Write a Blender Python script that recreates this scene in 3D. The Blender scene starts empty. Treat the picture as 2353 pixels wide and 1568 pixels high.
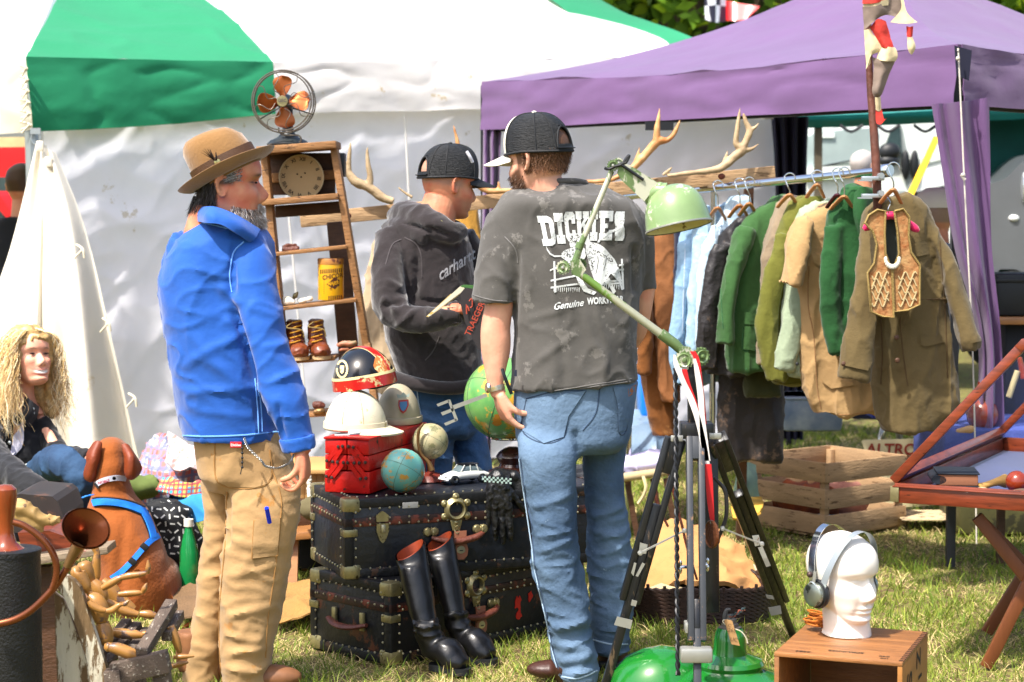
import bpy,bmesh,math,random
import numpy as np
from mathutils import Vector,Matrix
random.seed(7)
RNG=np.random.default_rng(7)
SC=bpy.context.scene
COL=SC.collection
# --------- camera, sky, sun, exposure
FOC=4575.0
CW,CH=2353.0,1568.0
EYE=1.5
PITCH=math.atan((784-474)/FOC)
cam_d=bpy.data.cameras.new('camera')
cam=bpy.data.objects.new('camera',cam_d)
COL.objects.link(cam)
cam.location=(0,0,EYE)
cam.rotation_euler=(math.pi/2-PITCH,0,0)
cam_d.lens=70.0
cam_d.sensor_width=36.0
cam_d.clip_end=400
cam_d.dof.use_dof=True
cam_d.dof.focus_distance=6.4
cam_d.dof.aperture_fstop=4.5
SC.camera=cam
SUN_EL,SUN_AZ=59.0,223.0
world=bpy.data.worlds.new("World")
SC.world=world
world.use_nodes=True
wn=world.node_tree
sky=wn.nodes.new('ShaderNodeTexSky')
sky.sky_type='NISHITA'
sky.sun_disc=False
sky.sun_elevation=math.radians(SUN_EL)
sky.sun_rotation=math.radians(SUN_AZ)
sky.air_density=1.0
sky.dust_density=4.0
bg=wn.nodes['Background']
bg.inputs['Strength'].default_value=0.15
wn.links.new(sky.outputs[0],bg.inputs['Color'])
sun_d=bpy.data.lights.new('sun','SUN')
sun_d.energy=3.5
sun_d.angle=math.radians(1.5)
sun_d.color=(1.0,0.95,0.88)
sun=bpy.data.objects.new('sun',sun_d)
COL.objects.link(sun)
_el,_az=math.radians(SUN_EL),math.radians(SUN_AZ)
SUNV=Vector((math.sin(_az)*math.cos(_el),math.cos(_az)*math.cos(_el),math.sin(_el)))
sun.rotation_euler=SUNV.to_track_quat('Z','Y').to_euler()
sun.location=(-5,-5,12)
SC.view_settings.view_transform='Standard'
SC.view_settings.look='None'
SC.view_settings.gamma=1
SC.view_settings.use_curve_mapping=False
SC.view_settings.exposure=1.17
SC.cycles.max_bounces=6
SC.cycles.diffuse_bounces=4
SC.cycles.glossy_bounces=3
SC.cycles.transmission_bounces=4
SC.cycles.transparent_max_bounces=8
SC.cycles.use_denoising=True
SC.cycles.caustics_reflective=False
SC.cycles.caustics_refractive=False
# --------- photo frame -> place
_cp,_sp=math.cos(PITCH),math.sin(PITCH)
def P(px,py,Y):
 """point at distance Y seen at frame position px, py"""
 u=(px-CW/2)/FOC
 v=-(py-CH/2)/FOC
 dy=_cp+v*_sp
 dz=-_sp+v*_cp
 k=Y/dy
 return Vector((u*k,Y,EYE+dz*k))
def G(px,py,h=0.0):
 """point at height h seen at px, py"""
 v=-(py-CH/2)/FOC
 dy=_cp+v*_sp
 dz=-_sp+v*_cp
 return P(px,py,dy*(h-EYE)/dz)
def S(n,Y):
 return n*Y/FOC
def zone(x0,y0,s):
 return lambda x,y:(x0*.57446+x*s,y0*.57446+y*s)
a1,a2,a3,a4=[zone(x,0,.3663)for x in(0,1000,2000,3000)]
b1,b2,b3,b4=[zone(x,900,.3663)for x in(0,1000,2000,3000)]
c1,c2,c3,c4=[zone(x,1800,.3407)for x in(0,1000,2000,3000)]
# --------- noise
def _hash(ix,iy,iz,k):
 h=(ix*374761393+iy*668265263+iz*2147483647+k*1274126177)&0xffffffff
 h=((h^(h>>13))*1274126177)&0xffffffff
 h=((h^(h>>15))*2246822519)&0xffffffff
 return((h^(h>>16))&0xffff)/32767.5-1.0
def noise(p,seed=0):
 p=np.asarray(p,float)
 i=np.floor(p).astype(np.int64)
 f=p-i
 w=f*f*f*(f*(f*6-15)+10)
 out=np.zeros(len(p))
 for a in(0,1):
  for b in(0,1):
   for c in(0,1):
    ix,iy,iz=i[:,0]+a,i[:,1]+b,i[:,2]+c
    g=(_hash(ix,iy,iz,seed*3+1)*(f[:,0]-a)+_hash(ix,iy,iz,seed*3+2)*(f[:,1]-b)+_hash(ix,iy,iz,seed*3+3)*(f[:,2]-c))
    out+=g*np.abs(1-a-w[:,0])*np.abs(1-b-w[:,1])*np.abs(1-c-w[:,2])
 return out
def fbm(p,oct=3,seed=0):
 p=np.asarray(p,float)
 o=0
 for k in range(oct):
  o=o+noise(p*2**k,seed+k)/2**k
 return o
def creases(p,seed=0,sharp=3.0):
 """thin raised lines, 0..1"""
 n=np.abs(noise(p,seed))*2.6
 return np.clip(1-n,0,1)**sharp
 # --------- materials
MATS={}
def hexc(h,k=1.0):
 r,g,b=[int(h[i:i+2],16)/255 for i in(0,2,4)]
 f=lambda c:(c/12.92 if c<=.04045 else((c+.055)/1.055)**2.4)*k
 return(f(r),f(g),f(b),1)
def _c(c,k=1.0):
 if isinstance(c,str):
  return hexc(c,k)
 return(c[0]*k,c[1]*k,c[2]*k,1)
def mat(name,col,rough=.7,metal=0.0,var=.18,scale=6.0,stretch=(1,1,1),col2=None,mix=.5,bump=.0,bscale=60.0,weave=0.0,spec=.5,coat=0.0,sheen=0.0,trans=0.0,ior=1.45,spots=None,spot_scale=12.0,spot_amount=.35,attr=None,sss=0.0,emit=None,grain=None,translucent=0.0,bstretch=None,alpha=1.0):
 if name in MATS:
  return MATS[name]
 m=bpy.data.materials.new(name)
 m.use_nodes=True
 nt=m.node_tree
 b=nt.nodes['Principled BSDF']
 N,L=nt.nodes.new,nt.links.new
 tc=N('ShaderNodeTexCoord')
 mp=N('ShaderNodeMapping')
 mp.inputs['Scale'].default_value=stretch
 L(tc.outputs['Object'],mp.inputs['Vector'])
 n1=N('ShaderNodeTexNoise')
 n1.inputs['Scale'].default_value=scale
 n1.inputs['Detail'].default_value=6
 n1.inputs['Roughness'].default_value=.6
 L(mp.outputs[0],n1.inputs['Vector'])
 cr=N('ShaderNodeMapRange')
 cr.inputs['From Min'].default_value=.3
 cr.inputs['From Max'].default_value=.7
 L(n1.outputs['Fac'],cr.inputs['Value'])
 mx=N('ShaderNodeMix')
 mx.data_type='RGBA'
 L(cr.outputs[0],mx.inputs['Factor'])
 if attr:
  at=N('ShaderNodeAttribute')
  at.attribute_name=attr
  hv=[]
  for k in(1-var,1+var):
   vm=N('ShaderNodeVectorMath')
   vm.operation='SCALE'
   vm.inputs['Scale'].default_value=k
   L(at.outputs['Color'],vm.inputs[0])
   hv.append(vm)
  L(hv[0].outputs[0],mx.inputs['A'])
  L(hv[1].outputs[0],mx.inputs['B'])
 elif col2 is not None:
  mx.inputs['A'].default_value=_c(col)
  mx.inputs['B'].default_value=_c(col2)
  cr.inputs['From Min'].default_value=.5-.22+(mix-.5)*-.4
  cr.inputs['From Max'].default_value=.5+.22+(mix-.5)*-.4
 else:
  mx.inputs['A'].default_value=_c(col,1-var)
  mx.inputs['B'].default_value=_c(col,1+var)
 out=mx.outputs['Result']
 if spots is not None:
  n2=N('ShaderNodeTexNoise')
  n2.inputs['Scale'].default_value=spot_scale
  n2.inputs['Detail'].default_value=8
  n2.inputs['Roughness'].default_value=.7
  L(mp.outputs[0]if grain is None else tc.outputs['Object'],n2.inputs['Vector'])
  r2=N('ShaderNodeMapRange')
  r2.inputs['From Min'].default_value=.66-spot_amount*.4
  r2.inputs['From Max'].default_value=.70-spot_amount*.4
  L(n2.outputs['Fac'],r2.inputs['Value'])
  m2=N('ShaderNodeMix')
  m2.data_type='RGBA'
  L(r2.outputs[0],m2.inputs['Factor'])
  L(out,m2.inputs['A'])
  m2.inputs['B'].default_value=_c(spots)
  out=m2.outputs['Result']
 L(out,b.inputs['Base Color'])
 b.inputs['Roughness'].default_value=rough
 b.inputs['Metallic'].default_value=metal
 b.inputs['Specular IOR Level'].default_value=spec
 b.inputs['IOR'].default_value=ior
 if coat:
  b.inputs['Coat Weight'].default_value=coat
  b.inputs['Coat Roughness'].default_value=.12
 if sheen:
  b.inputs['Sheen Weight'].default_value=sheen
  b.inputs['Sheen Roughness'].default_value=.5
 if trans:
  b.inputs['Transmission Weight'].default_value=trans
 if sss:
  b.inputs['Subsurface Weight'].default_value=sss
  b.inputs['Subsurface Radius'].default_value=(.012,.005,.003)
  b.inputs['Subsurface Scale'].default_value=1.0
 if bump:
  nb=N('ShaderNodeTexNoise')
  nb.inputs['Scale'].default_value=bscale
  nb.inputs['Detail'].default_value=5
  if bstretch is not None:
   mb_=N('ShaderNodeMapping')
   mb_.inputs['Scale'].default_value=bstretch
   L(tc.outputs['Object'],mb_.inputs['Vector'])
   L(mb_.outputs[0],nb.inputs['Vector'])
  else:
   L(mp.outputs[0],nb.inputs['Vector'])
  bp=N('ShaderNodeBump')
  bp.inputs['Strength'].default_value=min(1,bump)
  bp.inputs['Distance'].default_value=.01*max(1,bump)
  L(nb.outputs['Fac'],bp.inputs['Height'])
  L(bp.outputs[0],b.inputs['Normal'])
 if translucent:
  tl=N('ShaderNodeBsdfTranslucent')
  L(out,tl.inputs['Color'])
  ms=N('ShaderNodeMixShader')
  ms.inputs[0].default_value=translucent
  L(b.outputs[0],ms.inputs[1])
  L(tl.outputs[0],ms.inputs[2])
  L(ms.outputs[0],nt.nodes['Material Output'].inputs['Surface'])
 MATS[name]=m
 return m
def glass(name,col=(.9,.95,.93),rough=.03,opacity=.25):
 if name in MATS:
  return MATS[name]
 m=bpy.data.materials.new(name)
 m.use_nodes=True
 nt=m.node_tree
 b=nt.nodes['Principled BSDF']
 b.inputs['Base Color'].default_value=(*col,1)
 b.inputs['Roughness'].default_value=rough
 b.inputs['Specular IOR Level'].default_value=.8
 t=nt.nodes.new('ShaderNodeBsdfTransparent')
 t.inputs['Color'].default_value=(*col,1)
 ms=nt.nodes.new('ShaderNodeMixShader')
 ms.inputs[0].default_value=opacity
 nt.links.new(t.outputs[0],ms.inputs[1])
 nt.links.new(b.outputs[0],ms.inputs[2])
 nt.links.new(ms.outputs[0],nt.nodes['Material Output'].inputs['Surface'])
 MATS[name]=m
 return m
 # --------- objects
BASE={}
def tag(o,label=None,cat=None,group=None,kind=None):
 if label:o['label']=label
 if cat:o['category']=cat
 if group:o['group']=group
 if kind:o['kind']=kind
 return o
def thing(name,label,cat,base=(0,0,0),group=None,rz=0.0):
 o=bpy.data.objects.new(name,None)
 COL.objects.link(o)
 o.empty_display_size=.1
 o.location=base
 o.rotation_euler=(0,0,rz)
 M=Matrix.Translation(Vector(base))@Matrix.Rotation(rz,4,'Z')
 BASE[o.name]=M
 tag(o,label,cat,group)
 return o
def copy_tree(o,parent=None):
 c=o.copy()
 COL.objects.link(c)
 if parent is not None:
  c.parent=parent
 for ch in[x for x in o.children]:
  copy_tree(ch,c)
 return c
def root_of(o):
 while o.parent is not None:
  o=o.parent
 return o
def _basis(d,up=None):
 d=Vector(d).normalized()
 up=Vector(up)if up is not None else(Vector((0,0,1))if abs(d.z)<.95 else Vector((0,1,0)))
 x=up.cross(d)
 if x.length<1e-6:
  x=Vector((1,0,0)).cross(d)
 x.normalize()
 return x,d.cross(x).normalized(),d
def smooth_path(pts,n=6):
 """Catmull-Rom through tuples of any length"""
 a=np.array([list(p)for p in pts],float)
 if len(a)<3 or n<2:
  return a
 e=np.vstack([2*a[0]-a[1],a,2*a[-1]-a[-2]])
 out=[]
 for i in range(1,len(e)-2):
  p0,p1,p2,p3=e[i-1:i+3]
  for k in range(n):
   t=k/n
   out.append(.5*((2*p1)+(p2-p0)*t+(2*p0-5*p1+4*p2-p3)*t*t+(3*p1-p0-3*p2+p3)*t**3))
 out.append(a[-1])
 return np.array(out)
class MB:
 def __init__(s):
  s.v,s.f,s.c=[],[],[]
 def add(s,vs,fs,col=None):
  n=len(s.v)
  s.v+=[tuple(p)for p in vs]
  s.f+=[tuple(i+n for i in f)for f in fs]
  if col is not None:
   s.c+=[tuple(col)]*len(vs)
  elif s.c:
   s.c+=[(1,1,1)]*len(vs)
  return s
 def box(s,c,size,R=None,bev=0.0,taper=1.0):
  x,y,z=[k/2 for k in size]
  if bev<=0:
   vs=[Vector((sx*x*(taper if sz>0 else 1),sy*y*(taper if sz>0 else 1),sz*z))for sz in(-1,1)for sy in(-1,1)for sx in(-1,1)]
   fs=[(0,2,3,1),(4,5,7,6),(0,1,5,4),(2,6,7,3),(0,4,6,2),(1,3,7,5)]
  else:
   bm=bmesh.new()
   bmesh.ops.create_cube(bm,size=1)
   for w in bm.verts:
    k=taper if w.co.z>0 else 1
    w.co=Vector((w.co.x*size[0]*k,w.co.y*size[1]*k,w.co.z*size[2]))
   bmesh.ops.bevel(bm,geom=bm.edges[:],offset=bev,segments=2,affect='EDGES',profile=.5)
   bm.verts.index_update()
   vs=[w.co.copy()for w in bm.verts]
   fs=[tuple(w.index for w in f.verts)for f in bm.faces]
   bm.free()
  c=Vector(c)
  vs=[(R@p if R is not None else p)+c for p in vs]
  return s.add(vs,fs)
 def beam(s,a,b,w,h,up=None,bev=0.0):
  a,b=Vector(a),Vector(b)
  x,y,d=_basis(b-a,up)
  R=Matrix((x,y,d)).transposed()
  return s.box((a+b)/2,(w,h,(b-a).length),R,bev)
 def tube(s,pts,r,seg=8,cap=True,n=1,flat=1.0,up=None,twist=0.0):
  """pts: points or (x,y,z,r); n: smoothing steps; flat: second radius ratio"""
  a=[]
  for i,p in enumerate(pts):
   rr=p[3]if len(p)>3 else(r[i]if isinstance(r,(list,tuple))else r)
   a.append((p[0],p[1],p[2],rr))
  a=smooth_path(a,n)if n>1 else np.array(a)
  m=len(a)
  vs,fs=[],[]
  prev=None
  for i in range(m):
   d=Vector(a[min(i+1,m-1)][:3])-Vector(a[max(i-1,0)][:3])
   if d.length<1e-9:d=Vector((0,0,1))
   if prev is None:
    x,y,d=_basis(d,up)
   else:
    d.normalize()
    x=(prev-d*prev.dot(d))
    x=x.normalized()if x.length>1e-6 else _basis(d)[0]
    y=d.cross(x)
   prev=x
   for k in range(seg):
    t=2*math.pi*k/seg+twist*i
    vs.append(Vector(a[i][:3])+x*(math.cos(t)*a[i][3])+y*(math.sin(t)*a[i][3]*flat))
  for i in range(m-1):
   for k in range(seg):
    j=(k+1)%seg
    fs.append((i*seg+k,i*seg+j,(i+1)*seg+j,(i+1)*seg+k))
  if cap:
   fs.append(tuple(range(seg-1,-1,-1)))
   fs.append(tuple((m-1)*seg+k for k in range(seg)))
  return s.add(vs,fs)
 def cyl(s,a,b,r,seg=16,r2=None,cap=True):
  return s.tube([(*a,r),(*b,r if r2 is None else r2)],r,seg,cap)
 def lathe(s,prof,origin,axis=(0,0,1),seg=24,up=None,squash=1.0,caps=True):
  """prof: list of (radius, along axis)"""
  x,y,d=_basis(axis,up)
  o=Vector(origin)
  vs,fs=[],[]
  for(r,h)in prof:
   for k in range(seg):
    t=2*math.pi*k/seg
    vs.append(o+x*(math.cos(t)*r)+y*(math.sin(t)*r*squash)+d*h)
  for i in range(len(prof)-1):
   for k in range(seg):
    j=(k+1)%seg
    fs.append((i*seg+k,i*seg+j,(i+1)*seg+j,(i+1)*seg+k))
  if caps:
   if prof[0][0]>1e-5:fs.append(tuple(range(seg-1,-1,-1)))
   if prof[-1][0]>1e-5:fs.append(tuple((len(prof)-1)*seg+k for k in range(seg)))
  return s.add(vs,fs)
 def ball(s,c,r,seg=16,rings=10,R=None):
  r=(r,r,r)if not isinstance(r,(list,tuple))else r
  vs,fs=[],[]
  for i in range(rings+1):
   t=math.pi*i/rings
   for k in range(seg):
    u=2*math.pi*k/seg
    p=Vector((r[0]*math.sin(t)*math.cos(u),r[1]*math.sin(t)*math.sin(u),r[2]*math.cos(t)))
    vs.append((R@p if R is not None else p)+Vector(c))
  for i in range(rings):
   for k in range(seg):
    j=(k+1)%seg
    fs.append((i*seg+k,(i+1)*seg+k,(i+1)*seg+j,i*seg+j))
  return s.add(vs,fs)
 def grid(s,g,thick=0.0,closed_u=False):
  """g: rows x cols x 3 array"""
  g=np.asarray(g,float)
  r,c=g.shape[:2]
  idx=lambda i,j:i*c+(j%c)
  fs=[(idx(i,j),idx(i,j+1),idx(i+1,j+1),idx(i+1,j))for i in range(r-1)for j in range(c if closed_u else c-1)]
  flat=g.reshape(-1,3)
  if thick<=0:
   return s.add(flat,fs)
  du=np.gradient(g,axis=1)
  dv=np.gradient(g,axis=0)
  nn=np.cross(du,dv)
  nn/=np.linalg.norm(nn,axis=2,keepdims=True)+1e-9
  g2=(g-nn*thick).reshape(-1,3)
  o=r*c
  fs2=[tuple(i+o for i in reversed(f))for f in fs]
  edge=[]
  ring=[idx(0,j)for j in range(c)]+[idx(i,c-1)for i in range(1,r)]+[idx(r-1,j)for j in range(c-2,-1,-1)]+[idx(i,0)for i in range(r-2,0,-1)]
  for k in range(len(ring)):
   a_,b_=ring[k],ring[(k+1)%len(ring)]
   edge.append((b_,a_,a_+o,b_+o))
  return s.add(np.vstack([flat,g2]),fs+fs2+edge)
 def prism(s,outline,thick,frame=None):
  """outline: 2-D points; frame: (origin, x axis, y axis) in space; extruded along x cross y by thick (centred)"""
  o,ax,ay=[Vector(q)for q in(frame or((0,0,0),(1,0,0),(0,0,1)))]
  ax=ax.normalized();ay=ay.normalized()
  nz=ax.cross(ay)
  n=len(outline)
  vs=[o+ax*p[0]+ay*p[1]+nz*(thick/2)for p in outline]+[o+ax*p[0]+ay*p[1]-nz*(thick/2)for p in outline]
  fs=[tuple(range(n)),tuple(range(2*n-1,n-1,-1))]
  fs+=[((i+1)%n,i,i+n,(i+1)%n+n)for i in range(n)]
  return s.add(vs,fs)
 def loft(s,rings,cap=True):
  """rings: equal-length loops of points"""
  n=len(rings[0])
  vs=[p for r in rings for p in r]
  fs=[]
  for i in range(len(rings)-1):
   for k in range(n):
    j=(k+1)%n
    fs.append((i*n+k,i*n+j,(i+1)*n+j,(i+1)*n+k))
  if cap:
   fs.append(tuple(range(n-1,-1,-1)))
   fs.append(tuple((len(rings)-1)*n+k for k in range(n)))
  return s.add(vs,fs)
 def arr(s):
  return np.array([tuple(p)for p in s.v],float)
 def map(s,fn):
  s.v=[tuple(p)for p in fn(s.arr())]
  return s
 def xf(s,M):
  s.v=[tuple(M@Vector(p))for p in s.v]
  return s
 def merge(s,o):
  return s.add(o.v,o.f)
 def build(s,name,m,parent=None,smooth=True,local=False,cols=None,fixn=True,auto=None):
  me=bpy.data.meshes.new(name)
  vs=s.arr()
  if parent is not None and not local:
   Mi=BASE[root_of(parent).name].inverted()
   A=np.array(Mi)
   vs=vs@A[:3,:3].T+A[:3,3]
  me.from_pydata([tuple(p)for p in vs],[],s.f)
  if fixn:
   bm=bmesh.new()
   bm.from_mesh(me)
   bmesh.ops.recalc_face_normals(bm,faces=bm.faces[:])
   bm.to_mesh(me)
   bm.free()
  o=bpy.data.objects.new(name,me)
  COL.objects.link(o)
  if m is not None:
   me.materials.append(m)
  if smooth:
   me.polygons.foreach_set('use_smooth',[True]*len(me.polygons))
   if auto is None or auto:
    me.set_sharp_from_angle(angle=math.radians(auto or 40))
  if cols is None and s.c:
   cols=s.c
  if cols is not None:
   at=me.color_attributes.new('tint','FLOAT_COLOR','POINT')
   cc=np.ones((len(me.vertices),4))
   cc[:,:3]=np.array(cols)[:,:3]
   at.data.foreach_set('color',cc.ravel())
  if parent is not None:
   o.parent=parent
  return o
def single(mb,name,m,label,cat,group=None,base=None,**kw):
 """a thing that is one mesh, origin at its base"""
 v=mb.arr()
 if base is None:
  base=((v[:,0].min()+v[:,0].max())/2,(v[:,1].min()+v[:,1].max())/2,v[:,2].min())
 mb.v=[tuple(p)for p in(v-np.array(base))]
 o=mb.build(name,m,None,**kw)
 o.location=base
 BASE[o.name]=Matrix.Translation(Vector(base))
 return tag(o,label,cat,group)
def eval_mesh(mb,mods,smooth_it=0):
 """run modifiers on a throw-away object; returns verts, faces, normals"""
 me=bpy.data.meshes.new('tmp')
 me.from_pydata([tuple(p)for p in mb.v],[],mb.f)
 bm=bmesh.new();bm.from_mesh(me)
 bmesh.ops.recalc_face_normals(bm,faces=bm.faces[:])
 bm.to_mesh(me);bm.free()
 o=bpy.data.objects.new('tmp',me)
 COL.objects.link(o)
 mods(o)
 dg=bpy.context.evaluated_depsgraph_get()
 ev=o.evaluated_get(dg)
 m2=bpy.data.meshes.new_from_object(ev)
 n=len(m2.vertices)
 v=np.zeros(n*3);m2.vertices.foreach_get('co',v);v=v.reshape(-1,3)
 nn=np.zeros(n*3);m2.vertices.foreach_get('normal',nn);nn=nn.reshape(-1,3)
 f=[tuple(p.vertices)for p in m2.polygons]
 bpy.data.objects.remove(o)
 bpy.data.meshes.remove(me);bpy.data.meshes.remove(m2)
 return v,f,nn
def fuse(mb,voxel=.008,smooth=4,factor=.5):
 """one continuous skin over overlapping closed shapes"""
 def mods(o):
  r=o.modifiers.new('r','REMESH')
  r.mode='VOXEL';r.voxel_size=voxel;r.adaptivity=0
  if smooth:
   q=o.modifiers.new('s','SMOOTH')
   q.factor=factor;q.iterations=smooth
 v,f,n=eval_mesh(mb,mods)
 out=MB()
 out.v=[tuple(p)for p in v];out.f=f
 out.n=n
 return out
def normals_of(mb):
 v=mb.arr()
 n=np.zeros_like(v)
 q=[f for f in mb.f]
 tri=np.array([(f[0],f[i],f[i+1])for f in q for i in range(1,len(f)-1)])
 fn=np.cross(v[tri[:,1]]-v[tri[:,0]],v[tri[:,2]]-v[tri[:,0]])
 for k in range(3):
  np.add.at(n,tri[:,k],fn)
 n/=np.linalg.norm(n,axis=1,keepdims=True)+1e-12
 return n
def push(mb,amount,n=None):
 """move vertices along their normals"""
 n=getattr(mb,'n',None)if n is None else n
 v=mb.arr()+n*amount[:,None]
 mb.v=[tuple(p)for p in v]
 return mb
def px_rows(rows,Y,depth,seg=40,sup=2.3,n=4):
 """closed body whose outline in the frame follows rows (y, xl, xr[, Y[, depth radius]]) """
 a=[]
 for r in rows:
  y,xl,xr=r[:3]
  a.append((y,xl,xr,r[3]if len(r)>3 else Y,r[4]if len(r)>4 else depth))
 a=smooth_path(a,n)
 rings=[]
 for(y,xl,xr,yy,dp)in a:
  l,r_=P(xl,y,yy),P(xr,y,yy)
  c=(l+r_)/2
  w=(r_-l).length/2
  dp=dp if dp>1e-6 else w*.7
  ring=[]
  for k in range(seg):
   t=2*math.pi*k/seg
   ct,st=math.cos(t),math.sin(t)
   ring.append(c+Vector((w*math.copysign(abs(ct)**(2/sup),ct),dp*math.copysign(abs(st)**(2/sup),st),0)))
  rings.append(ring)
 return MB().loft(rings)
def px_tube(pts,seg=20,n=5,flat=1.0,up=None):
 """tube along (x, y, halfwidth, Y) in the frame"""
 q=[]
 for(x,y,hw,yy)in pts:
  p=P(x,y,yy)
  q.append((p.x,p.y,p.z,S(hw,yy)))
 return MB().tube(q,0,seg,True,n,flat,up)
def px_sheet(rows,n=8,mcol=8):
 """rows of (x, y, Y) control points -> smooth grid of points"""
 a=np.array([[list(P(*p))for p in r]for r in rows])
 a=np.array([smooth_path(r,mcol)for r in a])
 b=np.array([smooth_path(a[:,j],n)for j in range(a.shape[1])]).transpose(1,0,2)
 return b
def sheet_noise(g,amp,freq,seed=0,stretch=(1,1,1),ridge=0.0):
 s=g.shape
 p=g.reshape(-1,3)
 q=p*np.array(stretch)*freq
 d=fbm(q,3,seed)*amp
 if ridge:
  d=d+creases(q*1.3,seed+5)*ridge
 du=np.gradient(g,axis=1);dv=np.gradient(g,axis=0)
 nn=np.cross(du,dv);nn/=np.linalg.norm(nn,axis=2,keepdims=True)+1e-9
 return g+nn*d.reshape(s[0],s[1],1)
def tube_line(pts,r,n=4,seg=6):
 return MB().tube(pts,r,seg,True,n)
 # --------- lettering: flat strokes laid on a surface
def text_tris(txt,size=1.0,bold=0.0,spacing=1.0):
 cu=bpy.data.curves.new('t','FONT')
 cu.body=txt;cu.size=size;cu.offset=bold;cu.space_character=spacing
 cu.align_x='CENTER';cu.align_y='CENTER'
 cu.resolution_u=3
 o=bpy.data.objects.new('t',cu)
 COL.objects.link(o)
 me=bpy.data.meshes.new_from_object(o.evaluated_get(bpy.context.evaluated_depsgraph_get()))
 v=[tuple(p.co)for p in me.vertices]
 f=[tuple(p.vertices)for p in me.polygons]
 bpy.data.objects.remove(o);bpy.data.curves.remove(cu);bpy.data.meshes.remove(me)
 return v,f
def poly_tris(outlines):
 """filled 2-D outlines (even-odd not supported)"""
 v,f=[],[]
 for o in outlines:
  n=len(v)
  v+=[(p[0],p[1],0)for p in o]
  f.append(tuple(range(n,n+len(o))))
 return v,f
def fine(v,f,maxlen):
 bm=bmesh.new()
 vs=[bm.verts.new(p)for p in v]
 for q in f:
  try:bm.faces.new([vs[i]for i in q])
  except ValueError:pass
 bmesh.ops.triangulate(bm,faces=bm.faces[:])
 for _ in range(6):
  e=[x for x in bm.edges if x.calc_length()>maxlen]
  if not e:break
  bmesh.ops.subdivide_edges(bm,edges=e,cuts=1)
  bmesh.ops.triangulate(bm,faces=bm.faces[:])
 bm.verts.index_update()
 v=[tuple(p.co)for p in bm.verts]
 f=[tuple(w.index for w in q.verts)for q in bm.faces]
 bm.free()
 return v,f
def plane_print(vf,origin,ax,ay,lift=.0015):
 o,ax,ay=Vector(origin),Vector(ax),Vector(ay)
 nz=ax.cross(ay).normalized()
 mb=MB()
 return mb.add([o+ax*p[0]+ay*p[1]+nz*lift for p in vf[0]],vf[1])
from mathutils.bvhtree import BVHTree
def lay_on(vf,origin,ax,ay,target,lift=.002,ray=(0,1,0),back=.6,maxlen=.012):
 """lay flat shapes onto a mesh (MB, world coordinates) along a ray"""
 v,f=fine(vf[0],vf[1],maxlen/Vector(ax).length)
 bvh=BVHTree.FromPolygons([Vector(p)for p in target.v],target.f)
 o,ax,ay,ray=Vector(origin),Vector(ax),Vector(ay),Vector(ray).normalized()
 vs,ok=[],[]
 for p in v:
  q=o+ax*p[0]+ay*p[1]
  h=bvh.ray_cast(q-ray*back,ray)
  if h[0]is None:
   vs.append(q);ok.append(False)
  else:
   vs.append(h[0]-ray*lift);ok.append(True)
 mb=MB()
 mb.add(vs,[t for t in f if all(ok[i]for i in t)])
 return mb
def strands(pts,dirs,length,width,m_name=None,curl=.2,jitter=.25,seg=3,rng=RNG,droop=0.0):
 """thin curved hairs as narrow ribbons"""
 mb=MB()
 n=len(pts)
 vs,fs=[],[]
 L_=length*(1+jitter*(rng.random(n)-.5)*2)
 for i in range(n):
  p=Vector(pts[i]);d=Vector(dirs[i]).normalized()
  side=d.cross(Vector((rng.normal(),rng.normal(),rng.normal()))).normalized()
  b=d.cross(side)
  bend=b*(rng.normal()*curl)+side*(rng.normal()*curl)+Vector((0,0,-droop))
  k0=len(vs)
  for s_ in range(seg+1):
   t=s_/seg
   c=p+(d*t+bend*t*t)*L_[i]
   w=width*(1-t*.85)
   vs.append(c+side*w);vs.append(c-side*w)
  for s_ in range(seg):
   fs.append((k0+2*s_,k0+2*s_+1,k0+2*s_+3,k0+2*s_+2))
 mb.add(vs,fs)
 return mb
def sample_surface(mb,count,keep=None,rng=RNG):
 v=mb.arr()
 tri=np.array([(f[0],f[i],f[i+1])for f in mb.f for i in range(1,len(f)-1)])
 A,B,C=v[tri[:,0]],v[tri[:,1]],v[tri[:,2]]
 nn=np.cross(B-A,C-A)
 ar=np.linalg.norm(nn,axis=1)
 cen=(A+B+C)/3
 w=ar.copy()
 if keep is not None:
  w=w*keep(cen)
 if w.sum()<=0:
  return np.zeros((0,3)),np.zeros((0,3))
 idx=rng.choice(len(tri),count,p=w/w.sum())
 r1,r2=np.sqrt(rng.random(count)),rng.random(count)
 p=A[idx]*(1-r1)[:,None]+B[idx]*(r1*(1-r2))[:,None]+C[idx]*(r1*r2)[:,None]
 return p,nn[idx]/(ar[idx][:,None]+1e-12)
 # ========= ground, grass
def ground_z(x,y):
 x=np.asarray(x,float);y=np.asarray(y,float)
 p=np.stack([x,y,np.zeros_like(x)],-1).reshape(-1,3)
 return(fbm(p*1.1,2,3)*.012-.012).reshape(x.shape)
def grass_tint(p):
 n=fbm(p*np.array([1.4,1.4,0]),3,11)
 n2=fbm(p*np.array([7,7,0]),2,17)
 t=np.clip(.42+n*2.0+n2*1.0,0,1)
 return t
m_soil=mat('trodden turf','7a7038',rough=.95,scale=9,col2='5a6428',mix=.5,bump=.8,bscale=70,spots='57452c',spot_scale=22,spot_amount=.4)
gx=np.concatenate([[-200,-60,-20,-8],np.linspace(-4,5,90),[8,20,60,200]])
gy=np.concatenate([[-60,-10,0,3],np.linspace(4.5,16,110),[20,30,60,250]])
GX,GY=np.meshgrid(gx,gy)
g=np.stack([GX,GY,ground_z(GX,GY)],-1)
o=MB().grid(g).build('ground',m_soil,None)
o['kind']='structure'
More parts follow.
